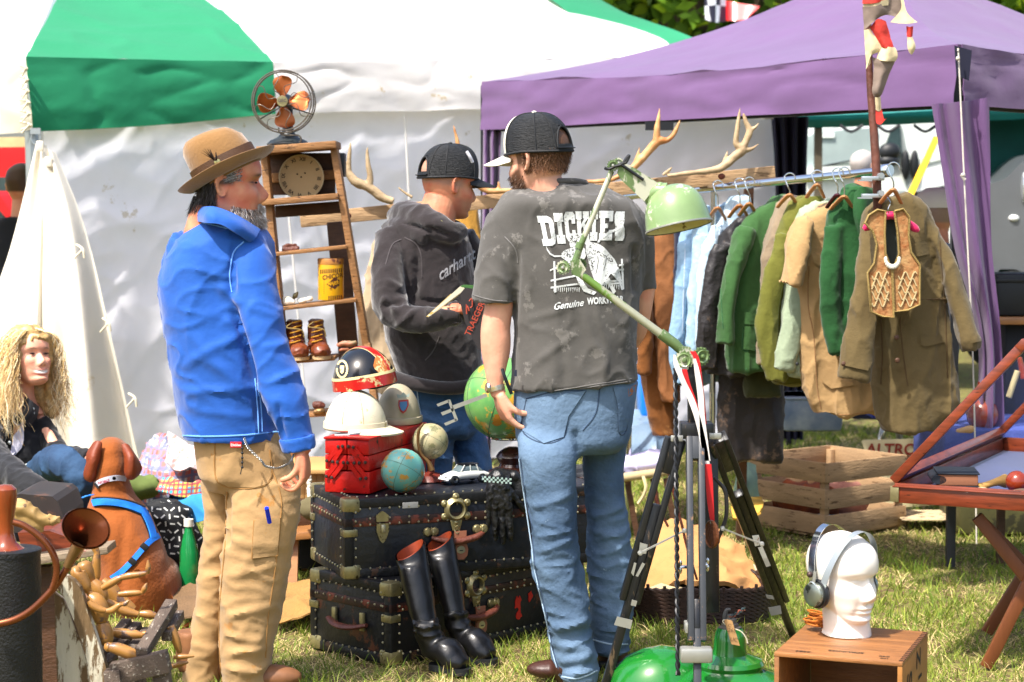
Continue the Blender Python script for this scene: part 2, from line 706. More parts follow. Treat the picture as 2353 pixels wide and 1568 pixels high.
def make_grass():
 n=300000
 u=RNG.random(n)
 y=5.2*(13.5/5.2)**(u**1.0)
 x=(RNG.random(n)-.5)*2*(y*.275+.25)
 p=np.stack([x,y,ground_z(x,y)],-1)
 t=grass_tint(p)
 clump=noise(p*np.array([16,16,0]),5)
 clump2=noise(p*np.array([5,5,0]),6)
 keep=RNG.random(n)<np.clip(.62+clump*1.1+clump2*.9,.1,1)
 p,t,clump,clump2,y=p[keep],t[keep],clump[keep],clump2[keep],y[keep]
 n=len(p)
 straw=RNG.random(n)<np.clip(.72-t*.8,.10,.8)
 ln=(.020+RNG.random(n)**3*.055)*(1+clump*.8+clump2*.7)*np.where(straw,1.1,1.0)
 az=RNG.random(n)*2*np.pi
 lean=np.where(straw,.9+RNG.random(n)*1.3,.25+RNG.random(n)*.9)
 d=np.stack([np.cos(az)*np.sin(np.minimum(lean,1.45)),np.sin(az)*np.sin(np.minimum(lean,1.45)),np.cos(np.minimum(lean,1.45))],-1)
 w=(.0011+RNG.random(n)*.0012)[:,None]*(y/6.5)[:,None]
 az2=RNG.random(n)*2*np.pi
 side=np.stack([np.cos(az2),np.sin(az2)*.5,np.zeros(n)],-1)*w
 mid=p+d*(ln*.55)[:,None]+np.array([0,0,1])*(ln*.12)[:,None]
 tip=p+d*ln[:,None]
 v=np.stack([p-side,p+side,mid+side*.75,mid-side*.75,tip],1).reshape(-1,3)
 me=bpy.data.meshes.new('grass')
 nv=n*5
 me.vertices.add(nv)
 me.vertices.foreach_set('co',v.ravel())
 b=(np.arange(n)*5)[:,None]
 tri=np.hstack([b+0,b+1,b+2,b+0,b+2,b+3,b+3,b+2,b+4]).ravel()
 me.loops.add(len(tri))
 me.loops.foreach_set('vertex_index',tri)
 me.polygons.add(n*3)
 me.polygons.foreach_set('loop_start',np.arange(n*3)*3)
 me.polygons.foreach_set('loop_total',np.full(n*3,3))
 me.update(calc_edges=True)
 green=np.array([.10,.19,.02]);green2=np.array([.33,.37,.06]);st=np.array([.60,.47,.22])
 k=RNG.random(n)[:,None]
 c=green*(1-k)+green2*k
 c=c*(.8+.4*RNG.random(n))[:,None]
 s2=st*(.75+.5*RNG.random(n))[:,None]
 c=np.where(straw[:,None],s2,c)
 cc=np.ones((n,5,4));cc[:,:,:3]=c[:,None,:]
 at=me.color_attributes.new('tint','FLOAT_COLOR','POINT')
 at.data.foreach_set('color',cc.ravel())
 m=mat('grass blades','ffffff',rough=.6,attr='tint',var=.1,scale=30,spec=.25,translucent=.25)
 me.materials.append(m)
 o=bpy.data.objects.new('grass',me)
 COL.objects.link(o)
 tag(o,'short trodden grass, green mixed with dry straw','grass',kind='stuff')
make_grass()
# ========= trees beyond the tents
m_bark=mat('bark','6a5a48',rough=.9,scale=5,stretch=(3,3,.6),bump=.8,bscale=20)
m_leaf=mat('tree leaves','ffffff',rough=.5,attr='tint',var=.12,scale=2,translucent=.35,spec=.3)
def tree(px,Y,h,r,label,seed,zlow=2.2):
 x=(px-CW/2)/FOC*Y
 t=thing('broadleaf_tree',label,'tree',(x,Y,0),'trees beyond the tents')
 rng=np.random.default_rng(seed)
 tr=MB()
 tr.tube([(x,Y,-.1,.34),(x+.1,Y,h*.35,.26),(x-.1,Y,h*.6,.16),(x,Y,h*.92,.04)],0,12,True,4)
 for k in range(9):
  a=rng.random()*6.28;z0=h*(.22+.07*k)
  e=(x+math.cos(a)*r*.8,Y+math.sin(a)*r*.8,z0+r*.5)
  tr.tube([(x,Y,z0,.12),((x+e[0])/2,(Y+e[1])/2,z0+r*.35,.07),(*e,.02)],0,8,True,3)
 tr.build('trunk',m_bark,t)
 n=2600
 cl=[]
 for k in range(34):
  a=rng.random()*6.28;q=rng.random()**.5*r*.85
  cl.append((x+math.cos(a)*q,Y+math.sin(a)*q*.8,zlow+rng.random()*(h-zlow),(.5+.5*rng.random())*r*.38))
 vs,fs,cs=[],[],[]
 for i in range(n*3):
  c=cl[rng.integers(len(cl))]
  d=rng.normal(size=3);d/=np.linalg.norm(d)
  p=np.array(c[:3])+d*c[3]*(.75+.35*rng.random())
  s=.06+.08*rng.random()
  u=rng.normal(size=3);u/=np.linalg.norm(u);w=np.cross(u,rng.normal(size=3));w/=np.linalg.norm(w)
  k0=len(vs)
  vs+=[p-u*s,p+w*s*.5,p+u*s,p-w*s*.5]
  fs.append((k0,k0+1,k0+2,k0+3))
  gcol=np.array([.10,.19,.015])*(.5+1.3*rng.random())+(np.array([.16,.18,0])if rng.random()<.25 else 0)
  cs+=[gcol]*4
 mb=MB();mb.v=[tuple(q)for q in vs];mb.f=fs
 mb.build('crown',m_leaf,t,smooth=False,cols=cs,fixn=False)
for i,(px,Y,h,r)in enumerate([(1370,20,4.7,1.5),(1500,22,5.0,1.6),(1620,19.5,4.9,1.5),(1760,22,5.2,1.6),(2390,21,5.0,1.7),(2230,24,4.9,1.7)]):
 tree(px,Y,h,r,['pale trunked tree above the green corner of the white tent','dark green tree with yellow leaves behind the tent roofs','bright green tree behind the chequered flag','tree half hidden by the ridge of the purple canopy','tree above the far slope of the purple canopy','tree behind the peak of the purple canopy'][i],40+i,1.5)
 # ========= tents
def canvas(name,col,**k):
 a=dict(rough=.75,scale=1.8,var=.06,bump=.5,bscale=7,sheen=.1,translucent=.34)
 a.update(k)
 return mat(name,col,**a)
m_wall=canvas('tent wall canvas','f4f3fa',spots='cfc6b8',spot_scale=4.5,spot_amount=.02)
m_roofw=canvas('white roof canvas','f4f2ee',spots='d8cbb0',spot_scale=5,spot_amount=-.05,translucent=.3)
m_val=canvas('white valance canvas','e9e6e2',spots='cdbb98',spot_scale=7,spot_amount=.06)
m_green=canvas('green roof canvas','188a5c',var=.04,translucent=.25)
m_cream=canvas('cream flap canvas','efe9da',spots='ddd0b0',spot_scale=5,spot_amount=.05)
m_rope=mat('pale cord','d9cfb5',rough=.9)
m_steel=mat('galvanised steel','a8b0b2',rough=.4,metal=.7,var=.1)
def YM(px):
 return 10.0+(px-60)/1700*2.3
tent=thing('marquee_tent','large white market tent with green roof corners behind the antler stall','tent',(P(75,300,10.0).x,10.0,0))
def trow(pts,dy=0):
 return[(x,y,YM(x)+dy)for x,y in pts]
eave=[(58,135),(300,142),(628,146),(860,142),(1110,137),(1400,135),(1780,132)]
gr=[[(58,135,10.0),(230,141,10.25),(430,145,10.5),(628,146,10.77)],[(100,60,10.7),(240,60,11.0),(400,62,11.2),(560,72,11.3)],[(140,-20,11.6),(240,-20,11.8),(350,-20,11.9),(458,-12,12.0)],[(160,-80,12.4),(230,-80,12.4),(290,-80,12.4),(350,-80,12.4)]]
g=sheet_noise(px_sheet(gr,16,18),.012,1.6,4,(1,1,1.5),ridge=.014)
MB().grid(g).build('roof_panel',m_green,tent)
wr=[[(628,146,10.77),(860,142,11.08),(1110,137,11.4),(1400,135,11.8),(1780,132,12.3)],[(560,72,11.3),(800,50,11.7),(1100,50,12.0),(1320,60,12.4),(1600,90,12.8)],[(458,-12,12.0),(760,-30,12.5),(1000,-30,12.8),(1250,0,13.0),(1400,30,13.3)],[(350,-80,12.4),(700,-110,13.2),(950,-110,13.5),(1150,-80,13.7),(1250,-60,14)]]
MB().grid(sheet_noise(px_sheet(wr,8,8),.015,.9,9)).build('roof_panel',m_roofw,tent)['label']='white middle roof panel'
g2=[[a3(330,0)+(12.9,),a3(560,0)+(13.2,),a3(760,70)+(13.4,)],[a3(480,120)+(12.7,),a3(750,120)+(12.95,),a3(930,130)+(13.1,)],[a3(700,310)+(12.3,),a3(930,260)+(12.5,),a3(1110,195)+(12.7,)],[a3(900,420)+(12.0,),a3(1150,340)+(12.1,),a3(1250,255)+(12.3,)]]
g2=[[a3(120,-150)+(13.3,),a3(300,-150)+(13.4,),a3(430,-130)+(13.6,)]]+g2
MB().grid(sheet_noise(px_sheet(g2,8,8),.01,1.2,14)).build('roof_panel',m_green,tent)['label']='pale lit green corner panel at the far end'
def valance(top,bot,m,amp,seed,off=-.02):
 rows=[[(x,y,YM(x)+off)for x,y in top]]
 for k in(.33,.66,1):
  rows.append([(tx+(bx-tx)*k,ty+(by-ty)*k,YM(tx)+off-.03*math.sin(k*2))for(tx,ty),(bx,by)in zip(top,bot)])
 return MB().grid(sheet_noise(px_sheet(rows,9,16),amp,2.2,seed,(1,1,2.2),ridge=amp*.9),.006)
valance([(59,131),(200,134),(400,139),(628,142)],[(77,302),(215,297),(400,285),(634,262)],m_green,.013,21).build('valance',m_green,tent)
valance([(629,142),(800,142),(960,140),(1080,136),(1400,134),(1780,130)],[(634,262),(800,257),(960,256),(1112,251),(1400,262),(1780,275)],m_val,.012,33).build('valance',m_val,tent)
wl=[[(100,300),(350,285),(600,260),(860,250),(1110,245),(1400,250),(1780,268)],[(100,600)]+[(x,560)for x in(350,600,860,1110,1400,1780)],[(100,900)]+[(x,860)for x in(350,600,860,1110,1400,1780)],[(x,1145-(x-100)*.09)for x in(100,350,600,860,1110,1400,1780)]]
g=px_sheet([trow(r,.10)for r in wl],40,36)
q=g.reshape(-1,3)
qr=np.stack([q[:,0]*.8+q[:,2]*.6,q[:,1],-q[:,0]*.6+q[:,2]*.8],-1)
amp=.034*creases(qr*np.array([.9,1,2.2])+.3*noise(q*1.5,3)[:,None],41,1.6)+.012*creases(qr*np.array([2.0,1,4.5]),43,2)+.03*np.sin(q[:,0]*3.1+q[:,2]*.8)*.5+.03*noise(q*np.array([2.2,1,.7]),8)+.012*creases(q*np.array([1.6,1,1.3])+q[:,[2,0,1]]*.9,12,2)+.012*creases(q*4.1,77,2)
q=q+np.array([.2,-1,0])*amp[:,None]
MB().grid(q.reshape(g.shape)).build('side_wall',m_wall,tent)
for x0,x1 in((640,700),(930,960),(1220,1216)):
 tube_line([P(x0,265,YM(x0)-.02),P((x0+x1)/2,560,YM(x0)-.0),P(x1,900,YM(x0)+.02)],.006,4,6).build('seam',m_val,tent)
tube_line([(*P(70,300,9.95),.035),(*P(76,420,9.95),.035),(*P(80,1160,9.95),.035)],.035,2,8).build('corner_pole',m_steel,tent)
mb=MB()
for k in range(6):
 y=150+k*26
 mb.tube([P(47,y,9.93),P(62+k*2,y+8,9.9),P(50,y+18,9.93)],.006,6,True,4)
 mb.tube([P(60+k*2,y+4,9.9),P(50,y+26,9.9)],.005,6,True,2)
mb.build('lacing',m_rope,tent)['kind']='stuff'
mb=MB()
c=P(82,318,9.9)
mb.tube([c+Vector((math.cos(t)*.022,0,math.sin(t)*.03))for t in np.linspace(0,2*math.pi,17)],.004,6,False)
mb.box(c+Vector((0,0,.035)),(.05,.01,.03))
mb.build('strap_ring',m_steel,tent)
def flap(rows,seed,m,name,freq=9):
 g=px_sheet(rows,18,22)
 q=g.reshape(-1,3)
 u=np.tile(np.linspace(0,1,g.shape[1]),g.shape[0])
 v=np.repeat(np.linspace(0,1,g.shape[0]),g.shape[1])
 d=.055*(.35+v)*np.sin(u*freq+1.5*noise(q*1.2,seed))+.03*noise(q*np.array([3,1,1.2]),seed+2)+.008*creases(q*3,seed+3)*v
 q=q-np.array([0,1,0])*d[:,None]
 return MB().grid(q.reshape(g.shape),.004).build(name,m,tent)
flap([[(86,330,9.7),(92,330,9.7),(104,335,9.72)],[(30,560,9.5),(80,560,9.45),(106,560,9.5)],[(-40,800,9.3),(60,800,9.2),(104,800,9.3)],[(-90,1200,9.2),(40,1200,9.1),(100,1200,9.2)]],3,m_cream,'door_flap')
flap([[(96,338,9.66),(112,345,9.66),(128,355,9.66)],[(97,520,9.5),(150,520,9.42),(195,530,9.5)],[(94,780,9.3),(180,790,9.2),(262,800,9.35)],[(90,1190,9.2),(200,1190,9.1),(345,1190,9.25)]],8,m_cream,'door_flap',12)
mb=MB()
for k,(x,y)in enumerate([(176,563),(236,732),(296,905)]):
 mb.tube([P(x,y,9.28),P(x+14,y+10,9.25),P(x+18,y+30,9.25)],.006,6,True,4)
 mb.tube([P(x+14,y+10,9.25),P(x-6,y+32,9.25)],.005,6,True,3)
mb.build('lacing',m_rope,tent)['kind']='stuff'
for x,y in((92,336),(112,372)):
 MB().box(P(x,y,9.6),(.035,.02,.05),None,.006).build('toggle',m_cream,tent)
 # ---- neighbouring cream tent at the left edge
t2=thing('cream_tent','cream canvas tent beside the green tent corner, only its edge in view','tent',(P(-200,300,10.4).x,10.4,0))
rows=[[(-500,150,10.4),(-200,143,10.3),(60,135,10.15)],[(-500,235,10.35),(-200,228,10.25),(62,215,10.1)],[(-500,330,10.4),(-200,322,10.3),(74,304,10.12)]]
MB().grid(sheet_noise(px_sheet(rows,10,20),.03,2.5,50,ridge=.03),.006).build('valance',m_cream,t2)
rows=[[(-500,150,10.4),(-200,143,10.3),(60,135,10.15)],[(-500,20,11.4),(-200,20,11.4),(120,0,11.3)],[(-500,-120,12.6),(-200,-120,12.6),(150,-120,12.5)]]
MB().grid(px_sheet(rows,6,6)).build('roof_panel',m_roofw,t2)
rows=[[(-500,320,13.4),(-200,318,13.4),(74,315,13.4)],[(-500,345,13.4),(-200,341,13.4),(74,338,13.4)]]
MB().grid(px_sheet(rows,3,3),.006).build('back_valance',mat('tan valance canvas','c8b78a',rough=.9),t2)  # one even tan, darker than the cream front valance
# ========= purple canopy
m_pur=mat('purple canopy cloth','6a4a78',rough=.6,scale=2.2,var=.08,bump=.22,bscale=12,sheen=.35,translucent=.2)
m_black=mat('black powder coat','14161a',rough=.45,var=.1)
m_dark=mat('navy leg cloth','12142a',rough=.85,var=.2)
A=P(1112,188,10.4);B=P(2205,102,8.2);Dp=P(1822,262,12.4);Cc=Vector((4.04,10.2,A.z))
can=thing('purple_canopy','faded purple pop up gazebo over the clothes rail','canopy tent',(B.x,B.y,0))
peak=P(2040,-95,10.3)
A=Vector((A.x,A.y,A.z));zt=(A.z+B.z)/2
Dp=Vector((Dp.x,Dp.y,zt+.02));Cc.z=zt-.02
def roof_face(p,q,seed):
 n=26
 rows=[]
 for i in range(n):
  v=i/(n-1)
  l=p.lerp(peak,v);r=q.lerp(peak,v)
  row=[]
  for j in range(n):
   u=j/(n-1)
   w=l.lerp(r,u)
   w=w-Vector((0,0,.10*math.sin(math.pi*v)*(1-.3*math.sin(math.pi*u))+.035*math.sin(math.pi*u)*(1-v)))
   row.append(w)
  rows.append(row)
 g=sheet_noise(np.array([[list(w)for w in r]for r in rows]),.012,2.6,seed,ridge=.010)
 g[:,0]=[list(r[0])for r in rows];g[:,-1]=[list(r[-1])for r in rows];g[-1]=list(peak)
 return MB().grid(g)
for k,(p,q)in enumerate([(A,B),(B,Cc),(Cc,Dp),(Dp,A)]):
 roof_face(p,q,60+k).build('roof_panel',m_pur,can)
 rows=[]
 out=(q-p).normalized().cross(Vector((0,0,1)))
 dl={0:(S(110,10.4),S(138,8.2)),1:(S(138,8.2),.25),2:(.07,.07),3:(.07,.07)}[k]
 for i in range(12):
  v=i/11
  row=[]
  for j in range(50):
   u=j/49
   w=p.lerp(q,u)
   sag=.035*math.sin(math.pi*u)
   h=dl[0]*(1-u)+dl[1]*u
   w=w+out*(.012+.02*v)-Vector((0,0,sag*(1-v)+(h+.0*sag)*v))
   row.append(list(w))
  rows.append(row)
 g=sheet_noise(np.array(rows),.014,2.4,70+k,(1,1,2.5),ridge=.012)
 MB().grid(g,.003).build('valance',m_pur,can)
 a_=p-Vector((0,0,dl[0]-.015));b_=q-Vector((0,0,dl[1]-.015))
 MB().beam(a_-out*.03,b_-out*.03,.03,.05,(0,0,1)).build('frame_bar',m_black,can)
br=P(2655,0,9)
mid=A.lerp(B,.5)
MB().box(P(2665*0+1515,290,9.35),(.13,.04,.04)).build('frame_bracket',m_black,can)
for p in(A,B,Cc,Dp):
 MB().beam(Vector((p.x,p.y+.03,0)),Vector((p.x,p.y+.03,p.z-.02)),.035,.035).build('leg',m_black,can)
def leg_cloth(rows,m,seed,freq=14):
 g=px_sheet(rows,22,14)
 q=g.reshape(-1,3)
 u=np.tile(np.linspace(0,1,g.shape[1]),g.shape[0])
 q=q-np.array([0,1,0])*(.03*np.sin(u*freq+noise(q*2,seed)*2))[:,None]
 return MB().grid(q.reshape(g.shape),.003).build('leg_cloth',m,can)
leg_cloth([[a4(1135,655)+(8.12,),a4(1310,640)+(8.05,),a4(1485,615)+(8.14,)],[a4(1200,1050)+(8.12,),a4(1350,1050)+(8.08,),a4(1495,1050)+(8.14,)],[a4(1290,1560)+(8.12,),a4(1400,1560)+(8.08,),a4(1510,1560)+(8.14,)],[b4(1440,800)+(8.12,),b4(1500,800)+(8.08,),b4(1570,800)+(8.14,)],[(2222,1140,8.12),(2260,1140,8.05),(2306,1140,8.14)]],m_pur,4)
leg_cloth([[(1112,298,10.38),(1132,298,10.36),(1152,298,10.38)],[(1108,620,10.38),(1124,620,10.36),(1140,620,10.38)],[(1104,1120,10.38),(1115,1120,10.36),(1125,1120,10.38)]],m_pur,5)
leg_cloth([[(1773,268,12.3),(1812,268,12.25),(1857,268,12.3)],[(1783,440,12.3),(1815,440,12.25),(1852,440,12.3)],[(1795,1010,12.3),(1820,1010,12.25),(1845,1010,12.3)]],m_dark,6,22)
mb=MB()
mb.tube([P(2201,118,8.0),P(2203,135,8.0),P(2215,400,7.9),P(2223,560,7.85),P(2233,760,7.8),P(2240,1000,7.75),P(2244,1250,7.7)],.0035,6,True,3)
mb.ball(P(2201,135,7.98),.009,10,8);mb.ball(P(2213,403,7.88),.010,10,8)
mb.tube([P(2209,402,7.88),P(2217,414,7.88)],.007,6)
mb.build('guy_rope',mat('white cord','b9b2a6',rough=.8),can)
MB().prism([(0,0),(.07,-.02),(.06,-.14),(.01,-.12)],.006,(P(2193,105,8.05),(1,0,0),(0,0,1))).build('corner_patch',m_dark,can)
for x,y,yy in((1380,180,9.9),(1895,141,8.9)):
 MB().ball(P(x,y,yy),(.018,.012,.01),10,6).build('tear_hole',m_roofw,can)
 # ---- teal awning beyond, with dark green wall
m_teal=mat('teal awning cloth','17837f',rough=.6,var=.12,scale=3,translucent=.1)
m_tealw=mat('dark green awning wall','0c4a40',rough=.85,var=.15)
aw=thing('teal_awning','teal awning with dark green side wall beyond the purple canopy','awning',(P(2100,300,13.5).x,13.5,0))
rows=[[(1800,245,13.6),(2000,236,13.5),(2200,225,13.4),(2600,215,13.3)],[(1800,268,13.5),(2000,262,13.4),(2200,252,13.3),(2600,240,13.2)],[(1800,292,13.6),(2000,284,13.5),(2200,272,13.4),(2600,262,13.3)]]
MB().grid(sheet_noise(px_sheet(rows,6,14),.02,3,90),.02).build('awning_edge',m_teal,aw)
MB().grid(px_sheet([[(1800,246,13.6),(2200,226,13.4),(2600,216,13.3)],[(1850,238,14.3),(2200,218,14.3),(2600,208,14.3)]],4,4)).build('awning_top',m_teal,aw)
MB().grid(sheet_noise(px_sheet([[(2255,262,13.7),(2330,258,13.7),(2600,250,13.7)],[(2255,420,13.7),(2330,420,13.7),(2600,420,13.7)],[(2255,640,13.7),(2330,640,13.7),(2600,640,13.7)],[(2255,960,13.7),(2330,960,13.7),(2600,960,13.7)]],8,8),.03,3,91)).build('side_wall',m_tealw,aw)
mb=MB()
for k in range(3):
 x0=1930+k*85
 mb.tube([P(x0,288,13.4),P(x0+26,303,13.38),P(x0+52,288,13.4)],.012,6,True,3)
mb.build('trim_cord',m_black,aw)
MB().beam(P(1880,290,13.6),P(1880,900,13.6),.05,.05).build('awning_leg',mat('olive canvas strap','5a5140',rough=.9),aw)
MB().beam(P(a4(1172,860)[0],a4(1172,860)[1],12.8),P(a4(1000,1240)[0],a4(1000,1240)[1],12.4),.045,.01).build('guy_strap',mat('yellow webbing','f0b800',rough=.6),aw)
# ========= vehicles beyond
m_vanw=mat('white van paint','dfe6e0',rough=.3,coat=.4,var=.03)
m_glass=mat('dark vehicle glass','39494a',rough=.08,var=.4,scale=3,spec=.8)
m_plast=mat('black trim plastic','16191c',rough=.5)
m_glass2=mat('pale reflecting windscreen','9aa9a6',rough=.1,var=.2,scale=2,spec=.8)
van=thing('parked_van','white panel van parked behind the purple canopy','van',(P(2050,450,16).x,16,0))
def pq(f,x,y,Y):return f(x,y)+(Y,)
VY=16.0
body=[P(*pq(a4,x,y,VY))for x,y in[(350,790),(820,770),(1020,755),(1240,745),(1700,740),(1700,1700),(350,1700),(300,1500),(300,1050)]]
mb=MB()
n=len(body)
mb.add([v for v in body]+[v+Vector((.3,2.2,0))for v in body],[tuple(range(n)),tuple(range(2*n-1,n-1,-1))]+[((i+1)%n,i,i+n,(i+1)%n+n)for i in range(n)])
mb.build('body',m_vanw,van,smooth=False)
def patch(pts,Y,th,m,name,par,smooth=False):
 v=[P(*pq(a4,x,y,Y))for x,y in pts]
 n=len(v)
 return MB().add(v+[w+Vector((0,th,0))for w in v],[tuple(range(n)),tuple(range(2*n-1,n-1,-1))]+[((i+1)%n,i,i+n,(i+1)%n+n)for i in range(n)]).build(name,m,par,smooth)
patch([(415,830),(800,800),(760,1000),(345,1060),(360,860)],VY-.03,.05,m_glass2,'windscreen',van)
patch([(820,1000),(880,830),(905,795),(940,790),(950,960),(920,1030),(830,1040)],VY-.04,.05,m_glass,'door_window',van)
patch([(940,790),(952,790),(1015,1150),(1010,1240),(1000,1240),(950,960)],VY-.02,.03,mat('door shut line','8c9490',rough=.5),'door_seam',van)
patch([(1040,1000),(1200,960),(1215,1000),(1060,1040)],VY-.015,.03,mat('van paint crease','cfd8d0',rough=.4),'side_crease',van)
for x in(975,1032):
 MB().ball(P(*pq(a4,x,1035,VY-.03)),(.035,.03,.12),12,10).build('door_handle',m_plast,van)
mb=MB()
mb.ball(P(*pq(a4,875,955,VY-.2)),(.09,.06,.075),14,10);mb.ball(P(*pq(a4,870,1010,VY-.2)),(.085,.06,.05),14,8)
mb.build('wing_mirror',m_plast,van)
patch([(1000,1215),(1220,1165),(1240,1225),(1000,1270)],VY-.05,.05,m_plast,'rub_strip',van)
patch([(345,1050),(670,1040),(660,1100),(345,1110)],VY-.08,.1,m_vanw,'bonnet',van)
patch([(420,1045),(680,995),(680,1003),(420,1060)],VY-.07,.02,m_plast,'wiper',van)
patch([(415,835),(530,835),(530,865),(415,865)],VY-.05,.02,m_vanw,'tax_sticker',van)
car=thing('parked_car','grey car with front wheel turned, beside the purple canopy leg','car',(P(2330,700,12.6).x,12.6,0))
m_car=mat('grey car paint','6e7276',rough=.3,coat=.6,metal=.3,var=.05)
def solid_outline(pts,f,Y,th,m,name,par,bulge=.0):
 v=[P(*(f(x,y)+(Y,)))for x,y in pts]
 n=len(v)
 return MB().add(v+[w+Vector((.1,th,0))for w in v],[tuple(range(n)),tuple(range(2*n-1,n-1,-1))]+[((i+1)%n,i,i+n,(i+1)%n+n)for i in range(n)]).build(name,m,par,False)
prof=smooth_path([(1490,1330,0),(1492,1170,0),(1600,1120,0),(1719,1010,0),(1850,960,0),(2300,930,0)],6)
body=[(p[0],p[1])for p in prof]+[(2300,1900),(1850,1900),(1800,1790),(1740,1720),(1660,1690),(1570,1690),(1530,1730),(1500,1760),(1490,1600)]
cb=MB()
v=[P(*(a4(x,y)+(12.6,)))for x,y in body]
n=len(v)
cb.add(v+[w+Vector((.2,1.6,.02))for w in v],[tuple(range(n)),tuple(range(2*n-1,n-1,-1))]+[((i+1)%n,i,i+n,(i+1)%n+n)for i in range(n)])
cb.build('body',m_car,car)
MB().ball(P(*(a4(1655,1370)+(12.6,))),(.034,.02,.022),14,10).build('side_light',mat('indicator lens','e9ece8',rough=.1,spec=.8),car)
MB().ball(P(*(a4(1715,1180)+(12.6,))),(.02,.05,.10),14,10).build('headlight',mat('chrome lamp','d5d9da',rough=.12,metal=.8),car)
wc=P(*(b4(1560,640)+(12.45,)))
wc=P(2330,745,12.45)
w=MB()
w.lathe([(.20,-.1),(.30,-.1),(.33,-.06),(.33,.06),(.30,.1),(.20,.1)],wc,(0,1,0),40)
w=w.build('wheel',mat('tyre rubber','17181a',rough=.9),car)
rim=MB()
rim.lathe([(.21,-.105),(.235,-.11),(.24,-.09)],wc,(0,1,0),40,caps=False)
for k in range(7):
 t=k*2*math.pi/7+.2
 d=Vector((math.cos(t),0,math.sin(t)))
 rim.beam(wc+Vector((0,-.09,0)),wc+d*.22+Vector((0,-.10,0)),.035,.03,(0,1,0))
rim.ball(wc+Vector((0,-.1,0)),(.05,.03,.05),12,8)
rim.build('rim',mat('alloy rim','b9bdc0',rough=.25,metal=.9),w)
red=thing('red_van','red vehicle with dark windscreen seen through the tent gap','van',(P(-60,500,15).x,15,0))
m_red=mat('red vehicle paint','d4121a',rough=.35,coat=.5,var=.1)
solid_outline([(-700,960),(-300,930),(100,915),(165,925),(168,1700),(-700,1700)],a1,15,1.5,m_red,'body',red)
solid_outline([(-400,1115),(90,1112),(120,1240),(80,1400),(-400,1420)],a1,14.95,.04,m_glass,'windscreen',red)
solid_outline([(-30,1200),(0,1230),(78,1345),(40,1368),(-30,1290)],a1,14.9,.04,m_red,'window_pillar',red)
m_chk=bpy.data.materials.new('chequered flag')
m_chk.use_nodes=True
_n=m_chk.node_tree
_t=_n.nodes.new('ShaderNodeTexChecker');_t.inputs['Scale'].default_value=7.0
_t.inputs['Color1'].default_value=(.75,.77,.85,1);_t.inputs['Color2'].default_value=(.015,.015,.04,1)
_tc=_n.nodes.new('ShaderNodeTexCoord')
_n.links.new(_tc.outputs['Object'],_t.inputs['Vector']);_n.links.new(_t.outputs['Color'],_n.nodes['Principled BSDF'].inputs['Base Color'])
def flag(rows,m,name,label,seed,Y):
 g=sheet_noise(px_sheet(rows,8,10),.03,3,seed)
 return single(MB().grid(g,.004),name,m,label,'flag')
flag([[(1618,-40,17),(1640,-38,16.9),(1664,-40,17.03)],[(1622,45,17),(1644,52,16.95),(1668,50,17.03)]],m_chk,'chequered_flag','chequered black and white flag above the purple canopy ridge',3,17)
flag([[(1666,2,17.1),(1700,8,17.1),(1745,14,17)],[(1668,48,17.1),(1700,48,17),(1722,38,17)]],m_red,'red_flag','plain red flag flying behind the purple canopy ridge',5,17)
# ========= people
h1=zone(720,480,.16126);h2=zone(0,1300,.21974);h3=zone(1640,560,.13189);p4=zone(2100,820,.16853)
def interp(z,pts):
 a=np.array(pts)
 return np.interp(z,a[:,0],a[:,1])
def spl(z,pts):
 s=smooth_path([(p[0],p[1],0)for p in pts],8)
 return np.interp(z,s[:,0],s[:,1])
FRONT=[(-.110,.055),(-.104,.076),(-.092,.087),(-.080,.083),(-.066,.089),(-.045,.090),(-.02,.087),(0,.083),(.014,.082),(.03,.093),(.055,.094),(.08,.085),(.1,.066),(.117,.034),(.1255,-.01)]
BACK=[(-.110,.030),(-.100,.005),(-.085,-.020),(-.06,-.055),(-.03,-.083),(0,-.098),(.04,-.108),(.08,-.097),(.105,-.070),(.12,-.038),(.1255,-.012)]
WIDE=[(-.110,.018),(-.104,.032),(-.09,.045),(-.065,.057),(-.035,.065),(0,.071),(.04,.076),(.08,.069),(.105,.048),(.12,.024),(.1255,.003)]
